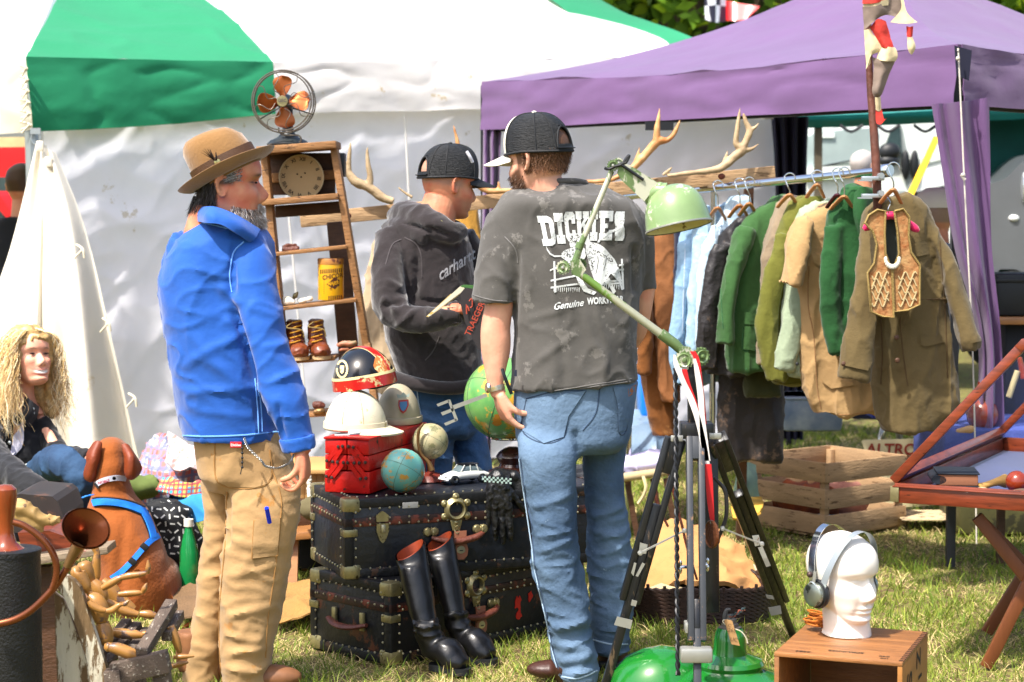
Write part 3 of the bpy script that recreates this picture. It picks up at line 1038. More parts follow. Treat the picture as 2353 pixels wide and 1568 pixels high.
def head_mesh(nose=1.0,jaw=1.0,smile=0.0,nr=120,ns=112,lips=1.0,eyes=True,brow=1.0,back=1.0):
 zs=np.concatenate([np.linspace(-.110,-.1,8),np.linspace(-.098,.1,nr-18),np.linspace(.102,.1255,12)])
 yf,yb,w=spl(zs,FRONT),spl(zs,BACK),spl(zs,WIDE)
 yb=yb*np.where(yb<0,1-(1-back)*np.clip((zs+.05)/.04,0,1),1)
 w=w*(1+(jaw-1)*np.clip(-zs/.08,0,1))
 rings=[]
 for z,f,b,ww in zip(zs,yf,yb,w):
  ring=[]
  yc=(f+b)/2+.0
  for k in range(ns):
   t=2*math.pi*k/ns
   t=t-.35*math.sin(t)*.8
   s_,c_=math.sin(t),math.cos(t)
   sup=2.25
   x=ww*math.copysign(abs(s_)**(2/sup),s_)
   y=yc+((f-yc)if c_>0 else(yc-b))*math.copysign(abs(c_)**(2/sup),c_)
   ring.append((x,y,z))
  rings.append(ring)
 mb=MB().loft(rings)
 v=mb.arr()
 x,y,z=v.T
 front=np.clip((y-.02)/.04,0,1)
 G2=lambda a,s:np.exp(-(a/s)**2)
 nz=np.interp(z,[-.046,-.040,-.030,-.022,-.005,.012,.022],[0,.012,.0225,.0255,.017,.007,0])*nose
 nw=np.interp(z,[-.046,-.036,-.02,.015],[.017,.0165,.0115,.0085])
 zs_=z-smile*9*x*x
 dy=nz*np.exp(-np.abs(x/nw)**2.4)
 dy+=.006*G2(np.abs(x)-.0135,.006)*G2(z+.036,.009)*nose
 dy-=.011*(.55+.45*brow)*G2(np.abs(x)-.032,.017)*G2(z-.010,.012)
 dy+=.0045*brow*G2(np.abs(x)-.030,.020)*G2(z-.031,.008)
 dy+=.006*G2(np.abs(x)-.044,.018)*G2(z+.025-smile*.006,.018)*(1+smile)
 dy+=(.0050*G2(zs_+.0600,.0045)+.0062*G2(zs_+.0725,.005))*G2(x,.022+.006*smile)*lips
 dy-=.0050*G2(zs_+.0662,.0026+.002*smile)*G2(x,.026+.006*smile)*lips
 dy-=.004*G2(z+.048,.008)*G2(x,.006)
 dy-=.004*G2(np.abs(x)-.030,.008)*G2(z+.066,.02)
 dy+=.004*G2(x,.018)*G2(z+.094,.010)
 if eyes:
  dy+=.0065*G2(np.abs(x)-.032,.012)*G2(z-.010,.0065)
  dy-=.0030*G2(np.abs(x)-.032,.013)*G2(z-.0135,.0020)
 v[:,1]+=dy*front
 v[:,0]+=np.sign(x)*.004*G2(z+.022,.02)*G2(y-.05,.03)
 mb.v=[tuple(p)for p in v]
 mb.add([(0,.0,.1257)],[])
 return mb
def ear_mesh(side,size=1.0):
 nt,nr=28,9
 rings=[]
 for j in range(nr):
  r=j/(nr-1)
  ring=[]
  for k in range(nt):
   t=2*math.pi*k/nt
   hx=.019*(1+.18*math.sin(t));hz=.033
   a=-math.cos(t)*hx*r
   b=math.sin(t)*hz*r
   rim=.0065*math.exp(-((r-.86)/.13)**2)*(1 if math.cos(t)<.75 else .4)
   con=-.010*math.exp(-((r)/.38)**2)
   anti=.004*math.exp(-((r-.52)/.12)**2)*(1 if math.cos(t)<.2 else .2)
   ring.append((a,b,rim+con+anti-(.004 if j==nr-1 else 0)))
  rings.append(ring)
 back=[(p[0]*.93,p[1]*.93,-.008)for p in rings[-1]]
 rings2=rings+[back]+[[(p[0]*.4,p[1]*.4,-.010)for p in rings[-1]]]
 out=MB().loft([[Vector(q)for q in r]for r in rings2])
 v=out.arr()*size
 a,b,c=v[:,0],v[:,1],v[:,2]
 th=math.radians(24)
 back_=a*math.cos(th)-c*math.sin(th)
 out_=a*math.sin(th)+c*math.cos(th)
 X=side*(.074+out_+.004)
 Yv=-.006+back_*-1.0+-.004
 Z=.004+b+back_*.15
 out.v=[tuple(p)for p in np.stack([X,Yv,Z],-1)]
 return out
def headM(pos,face,up=(0,0,1),s=1.0):
 f=Vector(face).normalized()
 u=Vector(up)
 x=f.cross(u).normalized()
 u=x.cross(f).normalized()
 M=Matrix((x,f,u)).transposed().to_4x4()
 return Matrix.Translation(Vector(pos))@M@Matrix.Scale(s,4)
def finger(mb,base,d,side,down,lens,r,curl):
 p=Vector(base);d=Vector(d).normalized();pts=[(*(p-d*.02),r*1.05),(*p,r*1.05)]
 for L_,c in zip(lens,curl):
  q=Matrix.Rotation(math.radians(c),3,side)
  d=(q@d).normalized()
  p=p+d*L_
  r*=.92
  pts.append((*p,r))
 mb.tube(pts,0,10,True,3)
 mb.ball(pts[-1][:3],r,8,6)
def hand(wrist,d,palm_n,curl=(25,35,25),thumb_side=1,s=1.0,spread=.06,thumb_curl=20,thumb_open=.8):
 """d: wrist->knuckles; palm_n: direction the palm faces"""
 mb=MB()
 d=Vector(d).normalized();n=Vector(palm_n);n=(n-d*n.dot(d)).normalized()
 x=d.cross(n).normalized()*thumb_side
 w=Vector(wrist)
 for k in range(4):
  o=(k-1.5)*.0195
  a=w+d*.012-x*o*.55;b=w+d*.086*s-x*o*s
  mb.tube([(*a,.0150*s),(*((a+b)/2+n*-.002),.0150*s),(*b,.0112*s)],0,10,True,3)
 axis=(d.cross(n))
 L=[(.042,.026,.020),(.047,.029,.021),(.043,.027,.020),(.033,.020,.017)]
 for k in range(4):
  o=(k-1.5)*.0195
  b=w+d*.086*s-x*o*s
  dd=d-x*(k-1.5)*spread
  c=[curl[i]*(1+.08*(k-1))for i in range(3)]
  finger(mb,b,dd,axis,n,[l*s for l in L[k]],(.0092-.0006*(k==3))*s,c)
 tb=w+d*.026*s+x*.024*s+n*.006
 td=(d*(1-thumb_open*.5)+x*thumb_open+n*.25).normalized()
 mb.tube([(*(w+d*.005+x*.008),.014*s),(*tb,.0135*s)],0,10,True,2)
 finger(mb,tb,td,(axis-x*.2+d*-.5*thumb_side),n,[.034*s,.030*s,.024*s],.0115*s,(0,thumb_curl,thumb_curl))
 mb.ball(w,.021*s,12,8)
 return mb
m_skin=mat('skin','ffffff',rough=.5,attr='tint',var=.05,scale=25,bump=.12,bscale=140,sss=.0,spec=.35)
SKIN=np.array(hexc('c98a68')[:3]);SKINR=np.array(hexc('c0604a')[:3]);SKINF=np.array(hexc('dba387')[:3])
def skin_cols(v,base,red,seed=1,k=.5):
 n=fbm(v*18,3,seed)
 t=np.clip(.35+n*1.6,0,1)[:,None]*k
 return base*(1-t)+red*t
def mixc(c,mask,col,k=1.0):
 m=np.clip(mask,0,1)[:,None]*k
 return c*(1-m)+np.array(col)*m
def wr(mb,amp,freq,st=(1,1,1),seed=0,ridge=0.0,rf=1.6,sharp=2.2,mask=None):
 v=mb.arr()
 q=v*np.array(st)*freq
 q=q+.35*np.stack([noise(v*5,seed+20),noise(v*5,seed+21),noise(v*5,seed+22)],-1)
 d=amp*fbm(q,2,seed)+ridge*(creases(q*rf,seed+7,sharp)-.25)
 if mask is not None:d=d*mask(v)
 return push(mb,d)
def hem_line(mb_target,z_fn,m,parent,name='hem',r=.002):
 pass
def uncurve(fm,it=1):
 return fm
 # --------- man in the blue jacket
YB=6.15
root=thing('person','man in blue work jacket, brown felt hat and tan trousers, back half turned','person',(P(560,1590,YB).x,YB,0))
mj=mat('blue cotton drill','1952a6',rough=.7,var=.12,scale=3,bump=.35,bscale=22,sheen=.25,spec=.25)
jk=px_rows([(482,470,548,6.17,.05),(500,450,575,6.16,.08),(522,436,602,6.15,.11),(552,408,622,6.15,.14),(600,380,628),(650,366,630),(720,371,630),(800,385,630),(900,402,632),(960,411,634),(1008,420,640)],YB,.155,48,2.3)
arm=px_tube([(560,556,40,6.10),(578,600,54,6.06),(590,680,54,6.02),(610,770,52,6.00),(636,860,52,5.98),(662,935,48,5.96),(682,995,40,5.96),(688,1034,36,5.96)],24,5,.8)
far_arm=px_tube([(440,560,45,6.2),(410,640,45,6.25),(420,760,42,6.3),(470,860,38,6.38),(520,900,32,6.4)],20,5)
jk.merge(arm).merge(far_arm)
jk=fuse(jk,.0075,5)
v=jk.arr()
wr(jk,.007,3.2,(1,1,.8),3,.006,1.3,3.2)
jk.n=normals_of(jk)
wr(jk,.001,8,(.8,1,1.5),9,.005,1.1,5)
jk.n=normals_of(jk);v=jk.arr()
fold=lambda v,p,d,w,a:a*np.exp(-(((v-np.array(p))@np.array(d))/w)**2)
def folds(mb,lst):
 v=mb.arr();d=np.zeros(len(v))
 for(x0,y0,x1,y1,w,a,yy)in lst:
  p0,p1=np.array(P(x0,y0,yy)),np.array(P(x1,y1,yy))
  ax=p1-p0;L_=np.linalg.norm(ax[[0,2]]);ax=ax/L_
  r=v-p0
  t=(r[:,0]*ax[0]+r[:,2]*ax[2])/L_
  q=r[:,0]*-ax[2]+r[:,2]*ax[0]+.012*noise(v*9,int(x0)%17)
  near=np.exp(-((v[:,1]-yy+.1)/.16)**2)
  d+=a*np.exp(-(q/w)**2)*np.clip(1-(2*t-1)**4,0,1)*near
 mb.n=normals_of(mb)
 return push(mb,d)
folds(jk,[(430,760,560,905,.02,.010,6.0),(410,850,560,760,.015,.009,6.0),(400,900,600,890,.014,.008,6.0),(415,940,590,960,.014,.007,6.0),(470,620,520,740,.02,-.014,6.0),(500,660,560,700,.012,.010,6.0),(540,560,535,680,.012,-.016,6.0),(535,700,590,880,.014,-.022,6.0),(600,640,640,700,.014,.009,5.95),(570,700,650,740,.012,.008,5.95),(600,800,670,780,.012,.009,5.95),(630,870,690,850,.012,.008,5.95),(600,980,640,1000,.01,-.02,6.0),(640,920,660,1010,.009,-.012,5.95)])
jacket=jk
jo=jk.build('jacket',mj,root)
def surf_line(target,pts,r,name,m,par,n=6,lift=.0,seg=5):
 bvh=BVHTree.FromPolygons([Vector(p)for p in target.v],target.f)
 out=[]
 for p in smooth_path([(x,y,0)for x,y in pts],n):
  q=P(p[0],p[1],4.5);d=(q-Vector((0,0,EYE))).normalized()
  h=bvh.ray_cast(Vector((0,0,EYE)),d)
  if h[0]is not None:
   out.append(h[0]-d*lift)
 if len(out)>1:
  return MB().tube(out,r,seg,True,1).build(name,m,par)
m_bs=mat('pale blue seam','6ba4f0',rough=.8)
for pts in([(560,556),(538,578),(530,610),(528,640),(533,672)],[(421,1001),(480,1003),(560,1000),(640,992)],[(586,870),(592,940),(594,995)],[(593,880),(600,940),(602,992)],[(465,512),(520,525),(575,548)]):
 surf_line(jk,pts,.0028,'seam',m_bs,jo)
cuff=px_tube([(682,1004,43,5.955),(688,1036,40,5.955)],28,2,.85)
wr_c=fuse(cuff,.006,2);wr(wr_c,.003,14,seed=3,ridge=.002)
wr_c.build('cuff',mj,root)
def collar_sheet(rows,name,m,par,th=.006,seed=1,amp=.004):
 g=sheet_noise(px_sheet(rows,6,8),amp,9,seed)
 return MB().grid(g,th).build(name,m,par)
c_=lambda x,y,yy:h1(x,y)+(yy,)
collar_sheet([[c_(270,1270,6.14),c_(420,1250,6.02),c_(600,1290,6.01),(c_(850,1400,6.02)),c_(1130,1570,6.06)],[c_(240,1330,6.12),c_(400,1360,5.985),c_(600,1400,5.975),c_(850,1520,5.99),c_(1060,1680,6.03)],[c_(245,1440,6.11),c_(400,1470,5.98),c_(580,1500,5.965),c_(780,1610,5.98),c_(980,1720,6.03)]],'collar',mj,root)
collar_sheet([[c_(270,1270,6.14),c_(420,1250,6.02),c_(600,1290,6.01),c_(850,1400,6.02),c_(1130,1570,6.06)],[c_(280,1280,6.2),c_(440,1270,6.25),c_(700,1320,6.28),c_(900,1430,6.26),c_(1130,1560,6.2)]],'collar',mj,root)
mt_=mat('tan canvas','a4845a',rough=.85,var=.12,scale=6,bump=.35,bscale=30,spots='a5763f',spot_scale=9,spot_amount=.12,sheen=.15,spec=.2)
tr=px_rows([(985,444,640,6.17),(1020,446,652),(1060,452,668),(1095,460,680),(1125,480,676,6.16,.11)],6.16,.145,44,2.4)
tr.merge(px_rows([(1100,520,686,6.12),(1160,521,688),(1198,520,689),(1245,518,677),(1320,511,663),(1409,505,644),(1477,506,630),(1520,509,622),(1560,512,618),(1590,520,616)],6.10,.105,32,2.3))
tr.merge(px_rows([(1100,462,560,6.24),(1160,470,555),(1225,466,548),(1313,455,542),(1375,452,535),(1440,440,530),(1490,430,522),(1540,424,518),(1575,428,512)],6.24,.10,32,2.3))
tr=fuse(tr,.0075,4)
wr(tr,.006,3.5,(1,1,.6),31,.006,1.3,3)
tr.n=normals_of(tr)
wr(tr,.003,7,(1,1,2.0),35,.005,1.5,2.2,mask=lambda v:np.clip((1.0-v[:,2])*1.6,.3,1))
folds(tr,[(462,1250,520,1235,.012,.012,6.1),(470,1290,515,1265,.012,.012,6.1),(455,1340,515,1320,.01,.010,6.1),(520,1240,660,1262,.014,.009,6.0),(515,1330,640,1300,.012,.009,6.0),(510,1420,640,1400,.014,.011,6.0),(505,1460,620,1475,.012,.010,6.0),(508,1500,625,1490,.012,.011,6.0),(512,1535,615,1545,.012,.012,6.0),(430,1480,500,1495,.012,.011,6.12),(432,1520,500,1512,.012,.012,6.12),(440,1420,505,1445,.012,.009,6.12),(523,1130,521,1260,.010,-.02,6.05)])
to=tr.build('trousers',mt_,root)
m_ts=mat('tan seam','9a7240',rough=.9)
surf_line(tr,[c1(1530,280),c1(1520,620),c1(1495,900),c1(1480,1130),c1(1485,1400),c1(1500,1560)],.003,'seam',m_ts,to)
surf_line(tr,[c2(120,60),c2(205,300),c2(205,480),c2(170,800),c2(120,1150),c2(105,1400)],.0026,'seam',m_ts,to)
def pocket(target,pts,m,par,name,lift=.004,maxlen=.02):
 """closed outline in frame coordinates laid on the cloth, with a raised rim"""
 yy=5.0
 v3=[P(x,y,yy)for x,y in pts]
 o=v3[0]
 vf=([(p.x-o.x,p.z-o.z,0)for p in v3],[tuple(range(len(v3)))])
 v,f=fine(vf[0],vf[1],maxlen*yy/6.2)
 bvh=BVHTree.FromPolygons([Vector(p)for p in target.v],target.f)
 e=Vector((0,0,EYE));vs,ok=[],[]
 for p in v:
  q=Vector((o.x+p[0],yy,o.z+p[1]));d=(q-e).normalized()
  h=bvh.ray_cast(e,d)
  ok.append(h[0]is not None);vs.append(h[0]-d*lift if h[0]is not None else q)
 mb=MB().add(vs,[t for t in f if all(ok[i]for i in t)])
 return mb.build(name,m,par)
pocket(tr,[c1(1455,60),c1(1820,60),c1(1830,180),c1(1800,230),c1(1720,255),c1(1540,250),c1(1470,215)],mt_,to,'back_pocket')
surf_line(tr,[c1(1450,-40),c1(1448,120),c1(1470,215),c1(1560,255),c1(1700,258),c1(1800,230),c1(1832,160),c1(1820,0)],.003,'seam',m_ts,to)
pocket(tr,[c2(30,470),c2(205,455),c2(185,712),c2(12,735)],mt_,to,'tool_pocket',.007)
surf_line(tr,[c2(30,476),c2(12,735),c2(185,712),c2(203,460),c2(30,476)],.0032,'seam',m_ts,to,lift=.005,n=1)
MB().box(P(*(b1(1480,1380)+(5.985,))),(.034,.004,.018),None,.001).build('brand_tag',mat('red woven tag','c01822',rough=.8),root)
pr=plane_print(text_tris('Dickies',.0105,.0002),P(*(b1(1480,1381)+(5.98,))),(1,0,0),(0,0,1),.002)
pr.build('tag_lettering',mat('white print','e8e8e4',rough=.8),root)
MB().tube([P(*(c2(112,392)+(5.90,))),P(*(c2(132,490)+(5.93,)))],.007,8).build('pen',mat('blue pen plastic','0a2cc8',rough=.25),root)
mb=MB()
chain=smooth_path([(*P(*(b1(1530,1335)+(5.97,))),),(*P(*(b1(1560,1400)+(5.94,))),),(*P(*(b1(1640,1480)+(5.93,))),),(*P(*(b2(100,1515)+(5.92,))),),(*P(*(b2(180,1525)+(5.92,))),),(*P(*(b2(250,1490)+(5.92,))),),(*P(*(b2(275,1440)+(5.93,))),)],12)
for i in range(0,len(chain)-1,1):
 p,q=Vector(chain[i]),Vector(chain[i+1])
 d=(q-p);u=Vector((0,1,0))if i%2 else Vector((0,0,1)).cross(d).cross(d)
 x,y_,_=_basis(d,u)
 mb.tube([(p+q)/2+d.normalized()*(math.cos(t)*d.length*.7)+x*(math.sin(t)*.0032)for t in np.linspace(0,2*math.pi,9)],.0012,5,False)
mb.build('pocket_chain',mat('dark chrome','8a8a88',rough=.3,metal=1),root)
mb=MB()
for k in range(5):
 mb.ball(P(*(c1(1634,-10+k*32)+(5.955,))),.0042,8,6)
mb.tube([P(*(c1(1634,-60)+(5.96,))),P(*(c1(1634,110)+(5.955,))),P(*(c1(1622,165)+(5.955,)))],.0016,5)
mb.build('bead_string',m_plast,root)
mbt=mat('tan leather boot','7a5030',rough=.55,var=.25,scale=20)
for(x0,x1,yy)in((420,515,6.22),(520,650,6.08)):
 b0=P((x0+x1)/2,1560,yy)
 b=MB();b.tube([(b0.x-.03,yy,.16,.055),(b0.x-.03,yy,.08,.058),(b0.x-.02,yy,.045,.06)],0,18)
 b.ball((b0.x+.05,yy,.045),(.10,.05,.04),18,12)
 fuse(b,.008,3).build('boot',mbt,root)
face_b=(1,.10,.03)
hp=P(*(h1(668,962)+(6.13,)))
MH=headM(hp+Vector((0,0.0,0)),face_b,(-.05,0,1),1.13)
def build_head(par,M,color_fn,neck,nose=1.0,jaw=1.0,smile=0.,extra=None,ears=(-1,1),lips=1.0,eyes=True,matl=None,name='body',links=(),vox=.0034,back=1.0):
 h=head_mesh(nose,jaw,smile,lips=lips,eyes=eyes,brow=.35 if smile else 1.0,back=back)
 if eyes and M.to_scale().x>1.01 or smile:
  for sx in(-1,1):MB().ball((sx*.032,.0805,.0098),(.0115,.0045,.0034),14,8).xf(M).build('eye',mat('dark eye','1c1210',rough=.15),par)
 for s_ in ears:h.merge(ear_mesh(s_))
 nh=len(h.v)
 loc=h.arr()
 h.xf(M)
 if neck:h.tube(neck,0,28,True,4)
 full=MB().merge(h)
 if extra is not None:full.merge(extra)
 for l in links:full.tube(l,.022,12,True,1)
 full=fuse(full,vox,1,.4)
 v=full.arr();Ai=np.array(M.inverted());lo=v@Ai[:3,:3].T+Ai[:3,3]
 base=skin_cols(v,*color_fn[1:3],seed=4,k=color_fn[3])
 r=(np.abs(lo)<np.array([.11,.15,.14])).all(1)&(lo[:,2]>-.118)
 cols=base.copy();cols[r]=color_fn[0](lo[r],base[r])
 o=full.build(name,matl or m_skin,par,cols=cols,fixn=False,auto=180)
 return o,h,loc
def col_blue(p,c):
 x,y,z=p.T
 n=noise(p*300,3)*.5+.5
 c=mixc(c,np.exp(-(x/.02)**2-((z+.03)/.012)**2)*(y>.09),SKINR*.8,.8)
 c=mixc(c,np.exp(-((np.abs(x)-.05)/.02)**2-((z+.03)/.02)**2),SKINR,.6)
 grey=np.array([.22,.16,.13])[None]*(.5+.9*n)[:,None]
 edge=z+.050+.012*np.clip((y-.02)/.04,0,1)+.02*np.clip((.03-y)/.03,0,1)+.006*noise(p*90,2)
 beard=np.clip((-edge)/.008,0,1)*np.clip((y+.01)/.012,0,1)
 stache=np.exp(-((z+.053)/.006)**2-(x/.034)**2)*(y>.06)
 m=np.clip(beard+stache,0,1)*(1-np.exp(-((z+.0665)/.006)**2-(x/.022)**2)*(y>.07))
 c=c*(1-m[:,None])+grey*m[:,None]
 hair=np.clip((z-.035-np.clip(y,0,.1)*.6+.006*noise(p*90,7))/.006,0,1)
 hair=np.maximum(hair,np.clip((-y-.022)/.01,0,1)*np.clip((z+.055)/.01,0,1))
 side=np.clip((.028-y)/.01,0,1)*np.clip((z-.0)/.01,0,1)*(y>-.02)*(y<.03)
 hair=np.maximum(hair,side*.85)
 dark=np.array([.022,.018,.016])[None]*(1+2.2*n*(z>.0)*(y>-.03))[:,None]
 earm=np.abs(x)>.0765
 hair=np.where(earm,0,hair)
 c=c*(1-hair[:,None])+dark*hair[:,None]
 brow=np.exp(-((z-.030)/.0050)**2)*np.exp(-((np.abs(x)-.034)/.018)**2)*(y>.03)
 c=mixc(c,brow,(.06,.04,.035),.95)
 c=mixc(c,np.exp(-((z-.0115)/.0024)**2-((np.abs(x)-.032)/.014)**2)*(y>.03),(.03,.02,.02),.95)
 return c
hand_b=hand(P(694,1034,5.95),(.10,-.02,-1),(-1,.15,0),(48,62,40),-1,.98,.01,30,.3)
hand_b.tube([(*P(690,1020,5.955),.030),(*P(696,1043,5.95),.026)],0,16)
hand_b=fuse(hand_b,.0028,3)
ho,hm,loc=build_head(root,MH,(col_blue,SKIN,SKINR,.75),[(*(hp+Vector((-.045,0,-.04))),.058),(*(hp+Vector((-.06,0,-.10))),.060),(*(hp+Vector((-.075,0,-.17))),.066)],1.0,1.10,0,hand_b,back=.80,links=[[P(690,1030,5.955),P(662,935,5.96),P(610,770,6.0),P(580,610,6.08),P(560,560,6.12),hp+Vector((-.075,0,-.16))]])
Mi=MH.inverted()
def fuzz(par,hm,M,mask,count,length,width,direction,cols,name,curl=.35,droop=.3,m_=None,lift=.0):
 Mi_=np.array(M.inverted())
 def keep(c):
  p=c@Mi_[:3,:3].T+Mi_[:3,3]
  return mask(p)
 pts,nn=sample_surface(hm,count,keep)
 if len(pts)==0:return
 ctr=np.array(M.translation)
 sgn=np.sign(np.sum((pts-ctr)*nn,1));nn=nn*sgn[:,None]
 d=nn*direction[0]+np.array(direction[1])
 st=strands(pts+nn*lift,d,length,width,curl=curl,droop=droop)
 cc=np.repeat(np.array(cols)[RNG.integers(len(cols),size=len(pts))]*(.7+.6*RNG.random(len(pts)))[:,None],8,0)
 o=st.build(name,m_ or mat('hair','ffffff',rough=.55,attr='tint',var=.05,spec=.4),par,cols=cc,fixn=False,smooth=False)
 o['kind']='stuff'
 return o
fuzz(root,hm,MH,lambda p:((p[:,2]<-.050-.012*np.clip((p[:,1]-.02)/.04,0,1))&(p[:,1]>.012)&(np.abs(p[:,0])<.08)&((p[:,2]<-.072)|(np.abs(p[:,0])>.024))&(p[:,2]>-.125)).astype(float),5000,.024,.0008,(.5,(.2,0,-.8)),[(.50,.46,.42),(.66,.62,.58),(.10,.07,.05),(.20,.14,.10),(.30,.22,.17)],'beard')
fuzz(root,hm,MH,lambda p:((p[:,2]<-.047)&(p[:,2]>-.061)&(p[:,1]>.07)&(np.abs(p[:,0])<.03)).astype(float),500,.014,.0008,(.5,(0,0,-.8)),[(.5,.45,.4),(.25,.2,.17)],'moustache')
fuzz(root,hm,MH,lambda p:((p[:,2]>-.06)&(p[:,2]<.015)&(p[:,1]<-.024)&(p[:,1]>-.12)).astype(float),2200,.018,.0010,(.05,(-.3,0,-.9)),[(.02,.017,.015),(.05,.045,.04),(.03,.02,.02)],'hair',.25,.3,lift=.001)
fuzz(root,hm,MH,lambda p:((p[:,2]>.015)&(p[:,2]<.07)&(p[:,1]<.045)&(p[:,1]>.008)&(np.abs(p[:,0])<.078)).astype(float),900,.02,.001,(.1,(-.9,0,-.25)),[(.28,.26,.25),(.08,.07,.06),(.45,.43,.42)],'hair',.15,.1,lift=.001)
mf=mat('brown felt','86633a',rough=.9,var=.08,scale=8,bump=.2,bscale=120,sheen=.4,spec=.2)
mband=mat('brown ribbon band','4a2f16',rough=.6,var=.1,bump=.3,bscale=90,bstretch=(1,1,8))
hatM=headM(P(*(h1(690,752)+(6.13,))),(math.cos(.48),.06,math.sin(.48)),(-math.sin(.48),0,math.cos(.48)),1.0)
hat=thing_hat=None
def hat_ring(a,b,z,n=56,lump=0.0,xo=0.0):
 return[Vector((b*math.cos(2*math.pi*k/n)+0,a*math.sin(2*math.pi*k/n)+xo,z+lump*math.cos(4*math.pi*k/n)))for k in range(n)]
crown=MB()
rg=[]
for(z,k,off)in[(-.01,1.02,0),(.0,1.0,0),(.03,.985,0),(.06,.96,-.001),(.085,.92,-.002),(.103,.83,-.003),(.114,.70,-.004),(.119,.5,-.005),(.118,.25,-.005),(.116,.04,-.005)]:
 rg.append(hat_ring(.104*k,.089*k,z*1.17,56,0,off))
crown.loft(rg)
v=crown.arr()
v[:,2]-=.016*np.exp(-(v[:,0]/.03)**2)*(v[:,2]>.1)*np.clip((v[:,1]+.1)/.2,.3,1)
v[:,2]+=.012*(v[:,1]/.11)*(v[:,2]>.05)*-1
v+=(noise(v*14,3)*.004)[:,None]*np.array([1,1,.6])
crown.v=[tuple(p)for p in v]
crown.xf(hatM)
hato=crown.build('hat',mf,root)
bd=MB().loft([hat_ring(.1085,.0935,.008),hat_ring(.1060,.0905,.052),hat_ring(.1020,.0870,.053),hat_ring(.1020,.0870,.007),hat_ring(.1085,.0935,.008)],cap=False)
bd.map(lambda a:a+np.stack([0*a[:,0],0*a[:,0],.003*noise(a*20,2)],-1)).xf(hatM).build('hat_band',mband,hato)
br_=[]
for(k,z,t)in[(.98,.004,0),(1.15,.001,0),(1.32,.001,.3),(1.48,.008,.8),(1.58,.017,1),(1.60,.016,1),(1.57,.010,1),(1.46,.002,.8),(1.3,-.005,.3),(1.12,-.006,0),(.96,-.005,0)]:
 ring=[]
 for j in range(72):
  a=2*math.pi*j/72
  sx,sy=math.cos(a),math.sin(a)
  ex=(k-1)*.098
  ring.append(Vector(((.090+ex*.82)*sx,(.105+ex)*sy,z+t*(.012*sx*sx-.006*max(0,sy))+t*.004*(sy<0)*-sy)))
 br_.append(ring)
MB().loft(br_,cap=False).xf(hatM).build('hat_brim',mf,hato)
mbrass=mat('pale brass','b9b27a',rough=.35,metal=.6)
bc=h1(560,640)
def bp_(x,y,yy=6.022):return P(*(h1(x,y)+(yy,)))
mb=MB()
mb.ball(bp_(532,600),(.0105,.006,.0095),14,10);mb.ball(bp_(545,640),(.006,.005,.005),10,8)
for a_,b__ in(((470,700),(640,590)),((520,710),(660,640))):
 mb.tube([(*bp_(*a_),.0032),(*bp_((a_[0]+b__[0])/2,(a_[1]+b__[1])/2,6.018),.0024),(*bp_(*b__),.0032)],0,8)
 for e in(a_,b__):
  mb.ball(bp_(e[0],e[1]-8),.0036,8,6);mb.ball(bp_(e[0],e[1]+8),.0036,8,6)
fu=fuse(mb,.0012,1)
fu.build('skull_badge',mbrass,hato)
for k,(dx,dy)in enumerate([(-210,-130),(-180,-160),(-150,-175),(-110,-180),(-75,-170),(10,-130)]):
 a_=bp_(500,590,6.021);b__=bp_(500+dx,590+dy,6.012)
 m1=a_.lerp(b__,.55)+Vector((.003,-.002,-.002*k))
 MB().tube([(*a_,.0015),(*m1,.004),(*b__,.0012)],0,8,True,4,.25).build('feather',mat('dark feather','2b1d18',rough=.6),hato)
